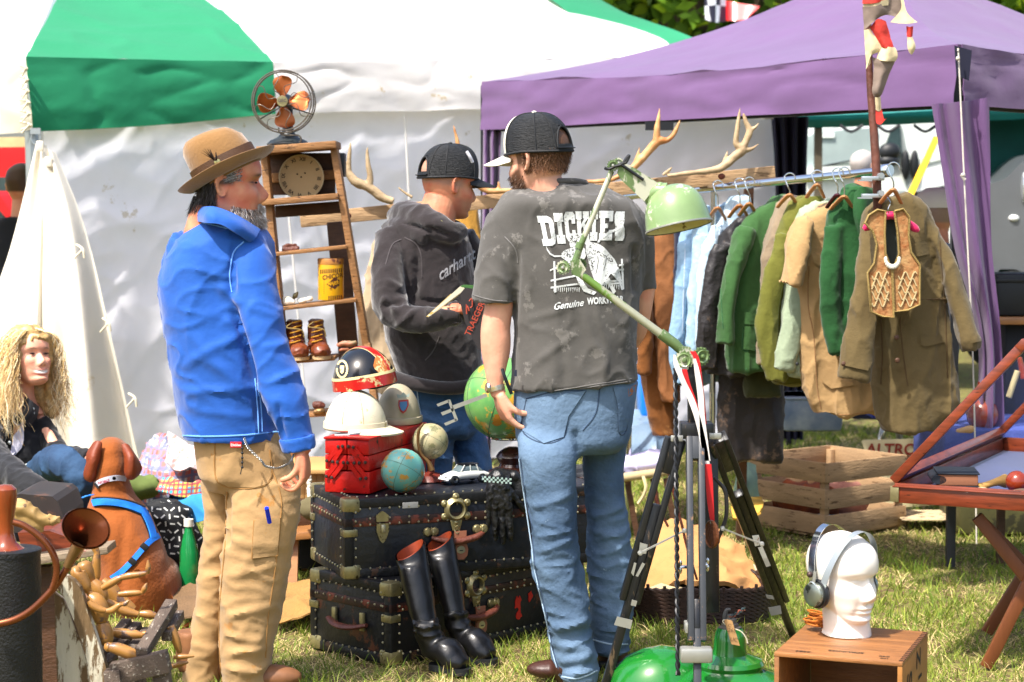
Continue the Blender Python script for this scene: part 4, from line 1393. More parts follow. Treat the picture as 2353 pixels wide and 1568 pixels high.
 # --------- baseball caps
m_mesh=mat('black cap mesh','101214',rough=.6,var=.5,scale=60,stretch=(.3,.3,6),bump=.9,bscale=50,bstretch=(1,1,9))
m_capb=mat('black cap twill','15171a',rough=.75,var=.15,bump=.2,bscale=80)
m_capw=mat('off white cap foam','d8d3c2',rough=.85,var=.05,bump=.1)
def cap(par,M,m_front,m_brim,brim_len=.075,tilt=-.22,m_button=None,scale=1.0,visor_w=.085):
 n,mrow=72,18
 def dome(t,ph):
  z=.030+.118*math.sin(t*math.pi/2)**1.0
  r=math.cos(t*math.pi/2)**.78
  fr=max(0,math.cos(ph))
  y=.112*r*math.cos(ph)+(.010*fr*t*(1-t)*3)-.006
  x=.087*r*math.sin(ph)
  return Vector((x,y,z+.012*fr*math.sin(t*math.pi)-.010*(1-t)*(math.cos(ph)<0)*-math.cos(ph)))
 parts={'front':MB(),'back':MB(),'strap':MB()}
 for which in('front','back'):
  vs,fs,idx=[],[],{}
  def vid(i,j):
   key=(i,j%n)
   if key not in idx:
    idx[key]=len(vs);vs.append(dome(i/mrow,2*math.pi*(j%n)/n))
   return idx[key]
  for i in range(mrow):
   for j in range(n):
    a=((j+.5)/n*360+180)%360-180
    isf=abs(a)<52
    if(which=='front')!=isf:continue
    back=180-abs(a)
    if which=='back' and back<26 and 1.2<=i<1+6.5*math.sqrt(max(0,1-(back/26)**2)):
     continue
    fs.append((vid(i,j),vid(i,j+1),vid(i+1,j+1),vid(i+1,j)))
  mb=MB().add(vs,fs)
  nn=mb.arr()-np.array([0,0,.03]);nn/=np.linalg.norm(nn,axis=1,keepdims=True)
  k=len(vs)
  inner=[Vector(p)-Vector(q)*.003 for p,q in zip(vs,nn)]
  mb.add(inner,[tuple(reversed(f))for f in fs])
  mb.xf(M)
  parts[which]=mb
 co=parts['back'].build('cap',m_mesh,par,fixn=False)
 parts['front'].build('front_panel',m_front,co,fixn=False)
 bnd=MB()
 for ph in(52,-52,116,-116,150,-150):
  bnd.tube([dome(t,math.radians(ph))*1.004 for t in np.linspace(0,1,14)],.0022,5)
 bnd.tube([dome(.0,2*math.pi*k/60)for k in range(61)],.0045,6,False)
 for f_ in(math.radians(180-26),math.radians(180+26)):
  pass
 arch=[]
 for q in np.linspace(-1,1,21):
  arch.append(dome((1+6.5*math.sqrt(max(0,1-q*q)))/mrow,math.pi+q*math.radians(26)))
 bnd.tube(arch,.0032,6)
 bnd.xf(M).build('piping',m_capb,co)
 st=MB()
 for q in np.linspace(-1,1,13)[:-1]:
  a0,a1_=math.pi+q*math.radians(27),math.pi+(q+1/6)*math.radians(27)
  st.add([dome(0,a0)*1.01,dome(0,a1_)*1.01,dome(.09,a1_)*1.015,dome(.09,a0)*1.015],[(0,1,2,3)])
 st.tube([dome(.045,math.pi+q*math.radians(27))*1.012 for q in np.linspace(-1,1,9)],.0085,8,True,2,.3,(0,0,1))
 st.xf(M).build('strap',m_plast,co)
 MB().ball(M@Vector((0,-.004,.150)),(.0085,.0085,.005),12,8).build('button',m_button or m_front,co)
 rows=[]
 for i in range(11):
  v_=i/10
  row=[]
  for j in range(25):
   u=(j-12)/12
   x0=.078*math.sin(u*1.15);y0=.101*math.cos(u*1.05)
   L_=brim_len*math.sqrt(max(0,1-(abs(u)**2.6)))
   y=y0+L_*v_
   z=.036+tilt*L_*v_-.020*(u*u)*(1+v_*.5)
   row.append([x0*(1+.04*v_),y,z])
  rows.append(row)
 g=np.array(rows)
 b=MB().grid(g,.004)
 b.xf(M).build('visor',m_brim,co)
 return co
 # --------- man in the grey T-shirt
YG=6.3
root=thing('person','young man in grey printed T-shirt and blue jeans, seen from behind','person',(P(1320,1560,YG).x,YG,0))
ms=mat('washed grey cotton','504e4b',rough=.9,var=.16,scale=5,bump=.25,bscale=26,sheen=.2,spec=.15,spots='6b6864',spot_scale=14,spot_amount=.2)
sh=px_rows([(412,1235,1330,6.3,.05),(424,1205,1365,6.3,.08),(440,1165,1410,6.3,.10),(462,1142,1450),(500,1128,1474),(560,1130,1480),(620,1142,1474),(690,1172,1467),(760,1183,1465),(830,1180,1464),(895,1176,1466)],6.3,.15,52,2.45)
sl=px_tube([(1175,480,38,6.3),(1152,520,47,6.28),(1140,590,50,6.26),(1134,650,52,6.25),(1133,694,52,6.25)],24,5,.85)
sr=px_tube([(1430,480,38,6.3),(1455,530,44,6.32),(1468,600,40,6.34),(1474,650,37,6.36),(1476,668,37,6.36)],24,5,.9)
sh.merge(sl).merge(sr)
sh=fuse(sh,.0075,4)
v=sh.arr()
k=np.clip((1.0-v[:,2])/.12,0,1)*((v[:,0]>P(1170,800,6.3).x))
v[:,2]+=k*(v[:,0]-P(1178,900,6.3).x)*.115
sh.v=[tuple(p)for p in v];sh.n=normals_of(sh)
wr(sh,.007,4,(1.3,1,.5),51,.007,1.3,3)
sh.n=normals_of(sh)
wr(sh,.0015,9,(1,1,.7),55,.005,1.2,4.5)
folds(sh,[(1190,560,1180,760,.012,-.018,6.2),(1200,640,1260,900,.014,.010,6.15),(1290,760,1300,900,.02,-.012,6.15),(1340,700,1400,880,.016,.010,6.15),(1400,600,1450,760,.014,.010,6.15),(1195,740,1330,700,.012,.006,6.15),(1210,850,1330,760,.012,.008,6.15),(1110,600,1170,660,.010,.008,6.15),(1150,540,1190,640,.012,.010,6.15),(1430,800,1465,700,.012,.010,6.15),(1455,560,1462,680,.010,-.02,6.25)])
so=sh.build('t_shirt',ms,root)
m_ss=mat('grey seam','6a6866',rough=.9)
for pts in([b3(30,75),b3(80,130),b3(105,180),b3(112,240)],[b3(80,1060),b3(300,1045),b3(600,1000),b3(860,960)],[b3(82,1073),b3(300,1058),b3(600,1012),b3(860,975)],[(1086,678),(1130,690),(1180,694)],[a3(220,1165),a3(350,1172),a3(480,1160),a3(545,1150)]):
 surf_line(sh,pts,.0022,'seam',m_ss,so)
MB().tube([P(*(a3(x,y)+(yy,)))for x,y,yy in[(215,1165,6.26),(270,1142,6.235),(370,1138,6.225),(470,1138,6.235),(540,1150,6.26)]],.010,10,True,4).build('neck_rib',ms,so)
MB().box(P(*(b3(98,930)+(6.17,))),(.008,.004,.02)).build('side_label',mat('navy label','1a2033',rough=.8),so)
m_prt=mat('cracked white print','c9cdcd',rough=.85,var=.1,scale=60,spots='7c7b79',spot_scale=120,spot_amount=.22)
def lay_px(outl,lift=.0025,target=None,name='print',m=None,par=None,maxlen=.010,fn=None):
 """shapes given in frame coordinates, laid on the cloth seen from the lens position"""
 yy=5.0
 target=target or sh
 vs,fs=[],[]
 for o in outl:
  k0=len(vs)
  if fn:o=[fn(*p)for p in o]
  vs+=[(p[0],p[1],0)for p in o]
  fs.append(tuple(range(k0,k0+len(o))))
 v,f=fine(vs,fs,maxlen*FOC/6.2)
 bvh=BVHTree.FromPolygons([Vector(p)for p in target.v],target.f)
 e=Vector((0,0,EYE));w,ok=[],[]
 for p in v:
  q=P(p[0],p[1],yy);d=(q-e).normalized()
  h=bvh.ray_cast(e,d)
  ok.append(h[0]is not None);w.append(h[0]-d*lift if h[0]is not None else q)
 return MB().add(w,[t for t in f if all(ok[i]for i in t)]).build(name,m or m_prt,par)
RC=lambda x0,y0,x1,y1:[(x0,y0),(x1,y0),(x1,y1),(x0,y1)]
GL={'D':[RC(0,0,6,3.2),RC(1.2,3.2,4,10.8),RC(0,10.8,6,14),[(6,0),(8.4,1),(9.4,3),(9.4,11),(8.4,13),(6,14),(6,10.8),(6.6,10),(6.6,4),(6,3.2)]],'I':[RC(0,0,6,4),RC(1.6,4,4.6,10),RC(0,10,6,14)],'C':[[(2,0),(7.6,0),(9,1.5),(9,5.6),(6,5.6),(6,4),(4.6,3.6),(3.6,4.2),(0,4),(0,2)],RC(0,4,3.4,10),[(0,10),(3.6,9.8),(4.6,10.4),(6,10),(6,8.6),(9,8.6),(9,12.5),(7.6,14),(2,14),(0,12)]],'K':[RC(0,0,4.4,3.6),RC(.8,3.6,3.6,10.4),RC(0,10.4,4.4,14),[(5.2,0),(9.6,0),(9.6,3.4),(8.6,3.6),(3.6,8.2),(3.6,6.2),(6.2,3.4),(5.2,3.2)],[(5,6.6),(6.8,5.6),(8.8,10.4),(9.8,10.6),(9.8,14),(5.2,14),(5.2,10.6),(6.2,10.4)]],'E':[RC(0,0,9,3.4),RC(6.6,3.4,9,5),RC(.8,3.4,3.8,10.6),RC(3.8,6,6,8.2),RC(0,10.6,9,14),RC(6.6,9,9,10.6)],'S':[[(1.6,0),(8.6,0),(8.6,4.8),(6,4.8),(5.4,3.4),(3.6,3.4),(3.4,4.6),(8,6.6),(9.2,8.4),(9.2,12.4),(7.8,14),(.4,14),(.4,9),(3,9),(3.6,10.6),(5.8,10.6),(6,9.4),(1.2,7.2),(.2,5.4),(.2,1.6)]]}
xs=160;shapes=[]
for ch,wdt,y0,y1 in[('D',230,150,560),('I',145,112,530),('C',170,95,500),('K',205,90,495),('I',130,82,490),('E',215,82,485),('S',170,90,490)]:
 sc_={'I':6,'D':9.4,'C':9,'K':9.8,'E':9,'S':9.2}[ch]
 for poly in GL[ch]:
  o=[]
  for(x,y)in poly:
   o.append((xs+90*(y/14)*max(0,1-(xs-160)/700)+x/sc_*(wdt-18)*(1-.12*y/14),y0+(y1-y0)*y/14))
  shapes.append(o)
 xs+=wdt-6
lay_px(shapes,.0022,None,'chest_lettering',m_prt,so,fn=p4)
bull=[[(275,520),(290,560),(300,620),(340,680),(400,712),(500,705),(560,690),(640,720),(560,660),(500,690),(400,690),(345,655),(300,590)],[(500,660),(540,620),(620,590),(700,560),(760,560),(820,600),(830,700),(790,780),(780,880),(760,960),(800,1060),(860,1140),(975,1190),(940,1228),(880,1210),(800,1180),(740,1090),(700,990),(640,850),(560,760),(500,720)],[(830,500),(900,505),(1000,530),(1080,580),(1150,660),(1220,740),(1260,820),(1230,830),(1160,840),(1100,850),(1080,900),(990,920),(960,1010),(1040,1110),(1000,1100),(940,1010),(900,900),(860,760),(830,640)],[(1100,850),(1230,800),(1280,860),(1305,960),(1320,1090),(1340,1160),(1315,1160),(1285,1060),(1260,940),(1230,870),(1170,870)],[(990,930),(1080,900),(1150,990),(1180,1060),(1240,1180),(1200,1230),(1180,1170),(1130,1080),(1050,1040)],[(610,470),(640,400),(700,390),(760,410),(770,470),(730,520),(700,560),(620,580),(608,540)],[(820,400),(860,420),(890,500),(840,560),(810,520)],[(985,510),(1010,460),(1080,410),(1140,360),(1220,330),(1290,300),(1300,320),(1230,365),(1150,390),(1090,440),(1030,480),(1010,515)],]
lay_px(bull,.0030,None,'bull_print',m_prt,so,fn=p4)
dk=[]
rng=np.random.default_rng(4)
for k in range(90):
 x,y=[(rng.uniform(510,700),rng.uniform(590,720)),(rng.uniform(620,750),rng.uniform(410,520)),(rng.uniform(880,1200),0),(rng.uniform(850,960),rng.uniform(560,860))][k%4]
 if k%4==2:y=540+(x-880)*.62+rng.uniform(0,60)
 a,b=rng.uniform(6,15),rng.uniform(4,9);th=rng.uniform(0,3)
 dk.append([(x+a*math.cos(t)*math.cos(th)-b*math.sin(t)*math.sin(th),y+a*math.cos(t)*math.sin(th)+b*math.sin(t)*math.cos(th))for t in np.linspace(0,5.4,6)])
for pl in([(990,700),(1000,760),(985,860),(965,940)],[(1110,700),(1100,800),(1070,900)],[(820,640),(850,720),(900,700)],[(900,760),(930,880),(905,900)],[(1120,780),(1180,800),(1230,790)]):
 for(xa,ya),(xb,yb)in zip(pl[:-1],pl[1:]):
  dk.append([(xa-4,ya),(xa+4,ya),(xb+4,yb),(xb-4,yb)])
lay_px(dk,.0038,None,'bull_markings',ms,so,fn=p4)
fence_=[]
for x0 in(385,1308):
 fence_.append([(x0,770 if x0<900 else 735),(x0+26,768 if x0<900 else 735),(x0+45,1190 if x0<900 else 1150),(x0+15,1200 if x0<900 else 1150)])
for(xa,ya,xb,yb)in[(340,895,440,850),(350,1035,700,965),(350,1130,740,1075),(1100,905,1350,880),(1150,1040,1340,1030),(1280,825,1350,815),(1040,1080,1340,1065)]:
 fence_.append([(xa,ya-12),(xb,yb-12),(xb,yb+12),(xa,ya+12)])
for k in range(34):
 x=390+k*28.5
 if 760<x<1040:continue
 fence_.append([(x,1130-(x>900)*40),(x+14,1125-(x>900)*40),(x+9,1180-(x>900)*40+20*math.sin(k*2.3)),(x+2,1185-(x>900)*40)])
lay_px(fence_,.0022,None,'fence_print',m_prt,so,fn=p4)['kind']='stuff'
def px_text(txt,cx,cy,size,fn,shear=0.0,bold=.0,rise=0.0,sx=1.0,spacing=1.0):
 v,f=text_tris(txt,size,bold,spacing)
 out=[]
 for t in f:
  out.append([(cx+v[i][0]*sx+v[i][1]*shear,cy-v[i][1]-v[i][0]*rise)for i in t])
 return out
lay_px(px_text('Genuine',600,1362,140,p4,.28,2.5,.12,.86),.0022,None,'script_lettering',m_prt,so,fn=p4,maxlen=.02)
lay_px(px_text('WORKWEAR',1095,1305,125,p4,.0,5,.04,.66),.0022,None,'block_lettering',m_prt,so,fn=p4,maxlen=.02)
m_jean=mat('faded blue denim','34475e',rough=.85,var=.22,scale=2.6,bump=.35,bscale=70,col2='6f88a2',mix=.5,spots='93a8ba',spot_scale=26,spot_amount=-.02,spec=.2)
jn=px_rows([(872,1184,1462,6.31),(920,1182,1460),(980,1183,1452),(1015,1189,1444),(1040,1215,1420,6.31,.11)],6.31,.145,44,2.5)
jn.merge(px_rows([(980,1185,1335,6.28),(1034,1190,1332),(1122,1205,1325),(1204,1221,1321),(1290,1222,1330),(1341,1236,1343),(1436,1257,1359),(1511,1268,1369),(1562,1288,1376)],6.22,.10,32,2.3))
jn.merge(px_rows([(980,1315,1452,6.36),(1034,1338,1438),(1119,1343,1433),(1190,1352,1443),(1286,1350,1454),(1341,1354,1456),(1409,1359,1450),(1455,1361,1446),(1494,1363,1443)],6.42,.10,32,2.3))
jn=fuse(jn,.0075,4)
wr(jn,.004,4,(1,1,.8),71,.006,1.3,3.0)
jn.n=normals_of(jn)
wr(jn,.004,6,(1,1,2.2),75,.008,1.5,2.0,mask=lambda v:np.clip((.75-v[:,2])*2.5,.12,1))
folds(jn,[(1215,1170,1320,1130,.012,.012,6.15),(1222,1190,1300,1215,.012,.011,6.15),(1225,1230,1325,1220,.012,.012,6.15),(1225,1270,1320,1240,.010,.010,6.15),(1230,1300,1330,1290,.010,.008,6.15),(1345,1190,1440,1165,.012,.012,6.35),(1345,1220,1440,1230,.012,.010,6.35),(1265,1440,1360,1420,.012,.011,6.15),(1270,1480,1365,1490,.012,.012,6.15),(1280,1520,1368,1500,.012,.010,6.15),(1290,1545,1370,1540,.010,.010,6.15),(1360,1400,1450,1420,.012,.010,6.35),(1362,1445,1446,1440,.010,.010,6.35),(1315,985,1335,1040,.012,-.018,6.2),(1335,1050,1336,1130,.010,-.02,6.25)])
jo2=jn.build('jeans',m_jean,root)
m_js=mat('dark denim seam','35475e',rough=.9);m_jp=mat('pale denim seam','9db4c8',rough=.9)
surf_line(jn,[c3(140,60),c3(170,280),c3(215,500),c3(235,750),c3(265,900),c3(330,1180),c3(360,1350),c3(410,1520)],.0032,'side_seam',m_js,jo2)
surf_line(jn,[c3(128,60),c3(158,280),c3(203,500),c3(223,750),c3(253,900),c3(318,1180),c3(350,1350),c3(400,1520)],.002,'side_seam',m_jp,jo2)
for pts in([b3(165,1095),b3(140,1290),b3(275,1370),b3(400,1330),b3(430,1200),b3(540,1040)],[b3(710,1020),b3(740,1130),b3(745,1300),b3(790,1290),b3(810,1100)],[b3(628,1010),b3(600,1180),b3(520,1290)],[b3(165,1090),b3(350,1045),b3(540,1040)]):
 surf_line(jn,pts,.0024,'pocket_seam',m_js,jo2)
pocket(jn,[b3(165,1095),b3(140,1290),b3(275,1370),b3(400,1330),b3(430,1200),b3(540,1040)],m_jean,jo2,'back_pocket',.005)
pocket(jn,[b3(710,1020),b3(740,1130),b3(745,1300),b3(790,1290),b3(845,1080),b3(850,1010)],m_jean,jo2,'back_pocket',.005)
for pts in([b3(195,1270),b3(230,1210),b3(215,1270),b3(290,1190),b3(330,1280)],):
 surf_line(jn,pts,.0018,'pocket_stitching',m_js,jo2,n=1)
pocket(jn,[b3(803,1030),b3(855,1000),b3(850,1050),b3(808,1078)],mat('brown leather patch','9a5a34',rough=.6),jo2,'leather_patch',.005)
surf_line(jn,[c3(418,1530),c3(530,1540),c3(655,1490)],.003,'hem',m_jp,jo2)
surf_line(jn,[c3(628,1280),c3(740,1310),c3(860,1310)],.003,'hem',m_jp,jo2)
mbt2=mat('dark brown boot leather','3a2018',rough=.45,var=.3,scale=12,bump=.2)
b=MB();b.tube([(*P(1402,1478,6.42),.055),(*P(1404,1515,6.42),.056),(*P(1404,1535,6.43),.056)],0,20)
c0=P(1404,1535,6.43)
b.ball((c0.x,c0.y+.02,.05),(.055,.09,.05),18,12);b.ball((c0.x+.01,c0.y+.14,.04),(.05,.10,.035),18,12)
fuse(b,.007,3).build('boot',mbt2,root)
b=MB();b.tube([(*P(1325,1545,6.2),.055),(*P(1320,1575,6.2),.056)],0,20)
c0=P(1310,1580,6.2)
b.ball((c0.x,c0.y,.05),(.06,.07,.05),18,12);b.ball((c0.x-.05,c0.y+.03,.035),(.09,.05,.03),18,12)
fuse(b,.007,3).build('boot',mbt2,root)
MB().box((P(1404,1550,6.43).x,6.42,.012),(.09,.12,.03),None,.006).build('heel',m_plast,root)
sk=MB()
sk.tube([(*P(1146,670,6.25),S(33,6.25)),(*P(1146,705,6.25),S(33,6.25)),(*P(1139,751,6.25),S(34,6.25)),(*P(1139,780,6.25),S(35,6.25)),(*P(1139,812,6.25),S(33,6.25)),(*P(1138,850,6.24),S(25,6.24)),(*P(1139,888,6.23),S(18,6.23)),(*P(1147,908,6.23),S(18,6.23))],0,24,True,4,.92)
sk.merge(hand(P(1144,902,6.23),(.35,.05,-1),(1,.35,.2),(35,45,30),1,1.02,.03,25,.3))
sk.tube([(*P(1476,650,6.36),S(32,6.36)),(*P(1470,710,6.37),S(28,6.37)),(*P(1458,760,6.4),S(28,6.4)),(*P(1435,800,6.45),S(22,6.45)),(*P(1400,830,6.5),S(18,6.5))],0,22,True,4)
sk=fuse(sk,.0032,3)
hpg=P(1236,372,6.27)
face_g=(-.80,.60,-.10)
MG=headM(hpg,face_g,(.02,-.05,1),1.04)
HAIRG=np.array(hexc('6a4a34')[:3])
def col_grey(p,c):
 x,y,z=p.T
 hair=np.clip((z-.03-np.clip(y,0,.1)*.5)/.004,0,1)
 hl=np.clip((-y+.002)/.02,0,1)*np.clip((z+.038+.006*noise(p*120,1))/.026,0,1)
 side=np.clip((.030-y)/.006,0,1)*np.clip((z+.02)/.01,0,1)*(y>-.01)
 hair=np.maximum(np.maximum(hair,hl),side*.9)*(np.abs(x)<.0765)
 t=(.75+.5*noise(p*300,5))[:,None]
 c=c*(1-hair[:,None])+HAIRG*t*hair[:,None]
 beard=np.clip((-z-.026-.02*np.clip((.06-y)/.04,-1,1)*-1+.004*noise(p*120,9))/.012,0,1)*np.clip((y-.008)/.015,0,1)*.9
 beard=beard*(1-np.exp(-((z+.066)/.006)**2-(x/.02)**2)*(y>.08))
 return c*(1-beard[:,None])+HAIRG*.55*t*beard[:,None]
ho,hm,loc=build_head(root,MG,(col_grey,SKINF*.95,SKINR,.35),[(*(hpg+Vector((.012,-.01,-.03))),.056),(*(hpg+Vector((.022,-.01,-.075))),.060),(*(hpg+Vector((.04,0,-.11))),.075),(*(hpg+Vector((.05,0,-.14))),.10)],1.0,1.05,0,sk,links=[[P(1146,690,6.25),P(1145,560,6.27),P(1200,470,6.3),hpg+Vector((.05,0,-.13))],[P(1474,670,6.36),P(1462,560,6.33),P(1400,480,6.3),hpg+Vector((.05,0,-.13))]])
fuzz(root,hm,MG,lambda p:((p[:,2]>-.036)&(p[:,2]<.035)&(p[:,1]<.0)&(np.abs(p[:,0])<.078)&(p[:,1]>-.12)).astype(float),4200,.012,.0007,(.8,(0,0,-.7)),[HAIRG*1.1,HAIRG*.7,HAIRG*1.6],'hair',.2,.1)
fuzz(root,hm,MG,lambda p:((p[:,2]<-.035)&(p[:,1]>.01)&(p[:,2]>-.12)).astype(float),2200,.011,.0008,(.6,(0,0,-.6)),[HAIRG*.6,HAIRG*.9,HAIRG*.4],'beard',.3,.1)
cap(root,headM(hpg+Vector((.0,0,.0)),(-.80,.60,-.10),(.02,-.05,1),1.03),m_capw,m_capw,.092,-.24,m_capw)
w=MB();wc=P(1139,893,6.23);ax=(P(1147,910,6.23)-P(1138,875,6.235)).normalized()
w.lathe([(.0275,-.008),(.029,-.008),(.0295,0),(.029,.008),(.0275,.008),(.0275,-.008)],wc,ax,28,squash=.92,caps=False)
wo=w.build('watch',mat('gold and steel bracelet','b9a25a',rough=.3,metal=.9,col2='c9c9c6',mix=.5,scale=60),root)
MB().lathe([(0,.004),(.014,.004),(.017,0),(.017,-.004)],wc+Vector((-.026,-.010,.004)),(-.9,-.3,.1),20).build('watch_face',mat('polished steel','c8c8c8',rough=.2,metal=1),wo)
# --------- man in the hooded top
YH=7.4
root=thing('person','older man in dark hooded sweatshirt and black mesh cap facing the stall','person',(P(1000,1390,YH).x,YH,0))
mh=mat('washed black fleece','2b2627',rough=.95,var=.14,scale=7,bump=.25,bscale=60,sheen=.45,spec=.1)
hd=px_rows([(500,930,1040,7.42,.08),(520,890,1062,7.4,.12),(560,872,1076),(620,876,1086),(700,884,1094),(760,886,1100),(830,905,1106),(868,918,1108),(890,926,1106)],7.4,.16,48,2.4)
hd.merge(px_tube([(900,540,34,7.32),(893,600,36,7.26),(893,660,38,7.22),(900,700,40,7.2),(935,728,38,7.16),(990,732,33,7.14),(1030,722,28,7.14),(1052,718,25,7.14)],24,5,.95))
hd.merge(px_tube([(1060,540,30,7.5),(1085,600,34,7.52),(1095,680,34,7.5),(1085,740,32,7.4),(1070,745,28,7.32)],20,5))
hd.merge(px_tube([(905,505,22,7.42),(935,495,34,7.36),(985,512,34,7.27),(1035,535,28,7.26),(1060,525,18,7.3)],20,5))
hd.merge(px_tube([(893,530,20,7.38),(930,522,24,7.30),(985,548,20,7.24)],16,5))
hd=fuse(hd,.0075,4)
wr(hd,.009,5,(1,1,.8),81,.007,1.5,1.8)
hd.n=normals_of(hd)
wr(hd,.003,14,(1,1,1),85,.004,1.4,2)
folds(hd,[(875,700,930,690,.012,-.016,7.2),(885,640,925,665,.012,.012,7.2),(880,680,920,720,.010,.012,7.2),(905,760,960,705,.010,.010,7.15),(960,640,950,700,.014,-.02,7.25),(960,560,955,690,.012,-.014,7.25),(915,505,1000,540,.008,-.016,7.25),(980,520,1040,545,.008,-.014,7.25),(980,700,985,740,.008,.010,7.12),(1010,695,1015,735,.008,.010,7.12),(940,690,1060,700,.01,-.02,7.2)])
hdo=hd.build('hooded_top',mh,root)
MB().tube([P(1046,705,7.13),P(1049,742,7.13)],.032,20,True,1,.9).build('cuff',mh,root)
px_tube([(905,872,20,7.27),(960,884,16,7.24),(1020,892,16,7.24),(1080,886,16,7.27),(1104,870,18,7.3)],14,4).build('waist_rib',mh,root)
for pts in([b2(970,80),b2(1040,120),b2(1075,200),b2(1080,330)],[b2(1190,700),b2(1150,790),b2(1100,850)],[b2(950,90),b2(890,130),b2(850,250)]):
 surf_line(hd,pts,.0025,'seam',mat('dark seam','4a4546',rough=.9),hdo)
lay_px(px_text('carhartt',1300,248,112,b2,-.02,2.0,.38,.62),.003,hd,'chest_lettering',mat('pale grey flock print','9c9c9e',rough=.9),hdo,maxlen=.02,fn=b2)
hpH=P(*(h3(680,800)+(7.36,)))
face_h=(.87,.46,-.17)
MHh=headM(hpH,face_h,(.17,.05,1),1.05)
def col_hood(p,c):
 x,y,z=p.T
 st=np.clip((-z-.03+.006*noise(p*100,2))/.02,0,1)*np.clip((y+.01)/.03,0,1)*.55
 c=mixc(c,st,(.20,.12,.09),.8)
 hair=np.clip((z+.010+.006*noise(p*100,4))/.014,0,1)*np.clip((.03-y)/.02,0,1)*(np.abs(x)<.0765)
 c=mixc(c,hair,(.33,.22,.17),.6)
 c=mixc(c,(np.abs(x)>.0765)*1.0,SKINR,.45)
 return c
ex=MB()
ex.merge(hand(P(1052,712,7.12),(.9,-.1,-.15),(.1,.25,.9),(30,45,30),-1,1.0,.04,20,.7))
ex.tube([(*P(1040,716,7.13),.030),(*P(1056,713,7.12),.026)],0,16)
ex=fuse(ex,.003,3)
ho,hm,loc=build_head(root,MHh,(col_hood,SKIN*.95,SKINR,.7),[(*(hpH+Vector((-.02,-.0,-.02))),.063),(*(hpH+Vector((-.035,-.02,-.075))),.066),(*(hpH+Vector((-.05,-.02,-.13))),.075),(*(hpH+Vector((-.06,0,-.18))),.09)],1.0,1.12,0,ex,links=[[P(1045,715,7.13),P(935,728,7.17),P(895,670,7.22),P(910,550,7.34),hpH+Vector((-.06,0,-.17))]])
cap(root,headM(hpH+Vector((.0,0,.0)),(.87,.46,-.07),(.07,.05,1),1.035),m_capb,m_capb,.075,-.30)
MB().tube([P(*(h3(985,200)+(7.27,))),P(*(h3(1040,290)+(7.27,))),P(*(h3(1090,390)+(7.28,)))],.006,8,True,3).build('cap_badge',mat('white cap badge','d8d8e0',rough=.6),root)
MB().lathe([(.004,-.001),(.008,-.001),(.008,.002),(.004,.002)],P(*(h3(535,1438)+(7.215,))),(0,-1,0),16).build('eyelet',mbrass,root)
m_jean2=mat('mid blue denim','28486e',rough=.85,var=.25,scale=5,bump=.4,bscale=70,col2='456a94',mix=.4)
jn2=px_rows([(868,920,1090,7.42),(930,920,1092),(985,935,1098),(1005,960,1080,7.42,.1)],7.42,.13,36,2.4)
jn2.merge(px_rows([(960,930,1035,7.38),(1060,945,1040),(1200,955,1035),(1380,960,1030)],7.38,.09,26))
jn2.merge(px_rows([(960,1020,1104,7.5),(1060,1045,1125),(1200,1060,1135),(1360,1060,1130)],7.5,.09,26))
jn2=fuse(jn2,.009,4);wr(jn2,.006,7,(1,1,1.6),91,.010,1.5,2)
jo3=jn2.build('jeans',m_jean2,root)
surf_line(jn2,[b2(960,920),b2(985,1000),b2(975,1060)],.003,'pocket_seam',m_js,jo3)
surf_line(jn2,[b2(1040,930),b2(1055,1100),b2(1075,1220),b2(1080,1330)],.003,'side_seam',m_jp,jo3)
for x,yy in((1000,7.38),(1098,7.5)):
 c0=P(x,1380,yy);b=MB();b.ball((c0.x,yy,.05),(.055,.06,.05),14,10);b.ball((c0.x+.02,yy+.08,.04),(.05,.11,.04),14,10)
 fuse(b,.009,3).build('shoe',mbt2,root)
 # --------- seated woman
YW=8.0
root=thing('person','smiling woman with long curly blonde hair and black jacket sitting beside the dog','person',(P(60,1330,YW).x,YW,0))
m_bj=mat('black cotton jacket','15161a',rough=.8,var=.2,scale=8,bump=.3,bscale=40,sheen=.2,spec=.3)
wj=px_rows([(930,10,78,8.05,.06),(950,-25,98,8.03,.09),(990,-50,118,8.02,.12),(1040,-60,132),(1080,-62,140),(1140,-60,140),(1230,-60,135)],8.02,.15,36,2.3)
wj.merge(px_tube([(95,965,20,7.98),(115,1010,24,7.95),(135,1040,22,7.85),(165,1048,19,7.72),(190,1046,16,7.62),(203,1050,15,7.58)],18,5))
wj.merge(px_tube([(-25,975,30,7.9),(-30,1040,42,7.7),(0,1075,40,7.5),(50,1108,32,7.35),(100,1138,27,7.28),(128,1160,25,7.26)],20,5))
wj=fuse(wj,.008,4)
wr(wj,.008,7,seed=101,ridge=.010);wj.n=normals_of(wj);wr(wj,.003,15,seed=103,ridge=.004)
wjo=wj.build('jacket',m_bj,root)
collar_sheet([[h2(270,730)+(7.9,),h2(330,800)+(7.86,),h2(400,860)+(7.9,)],[h2(250,800)+(7.87,),h2(300,900)+(7.84,),h2(380,960)+(7.87,)],[h2(250,900)+(7.87,),h2(260,1000)+(7.84,),h2(300,1060)+(7.87,)]],'collar',m_bj,root)
pocket(wj,[h2(140,1160),h2(175,1120),h2(248,1000),h2(250,1200),h2(225,1290),h2(160,1360),h2(105,1360)],mat('white vest','cfccd8',rough=.85),wjo,'vest_front',.006,.015)
pocket(wj,[h2(170,890),h2(250,860),h2(252,990),h2(200,1110),h2(145,1175),h2(145,1010)],mat('neckline skin','b87a60',rough=.5),wjo,'neckline_skin',.005,.015)  # one even skin colour laid in the open neckline
MB().ball(P(*(h2(187,980)+(7.83,))),(.017,.008,.024),16,12).build('pendant',mat('black onyx','0a0a0c',rough=.15),root)
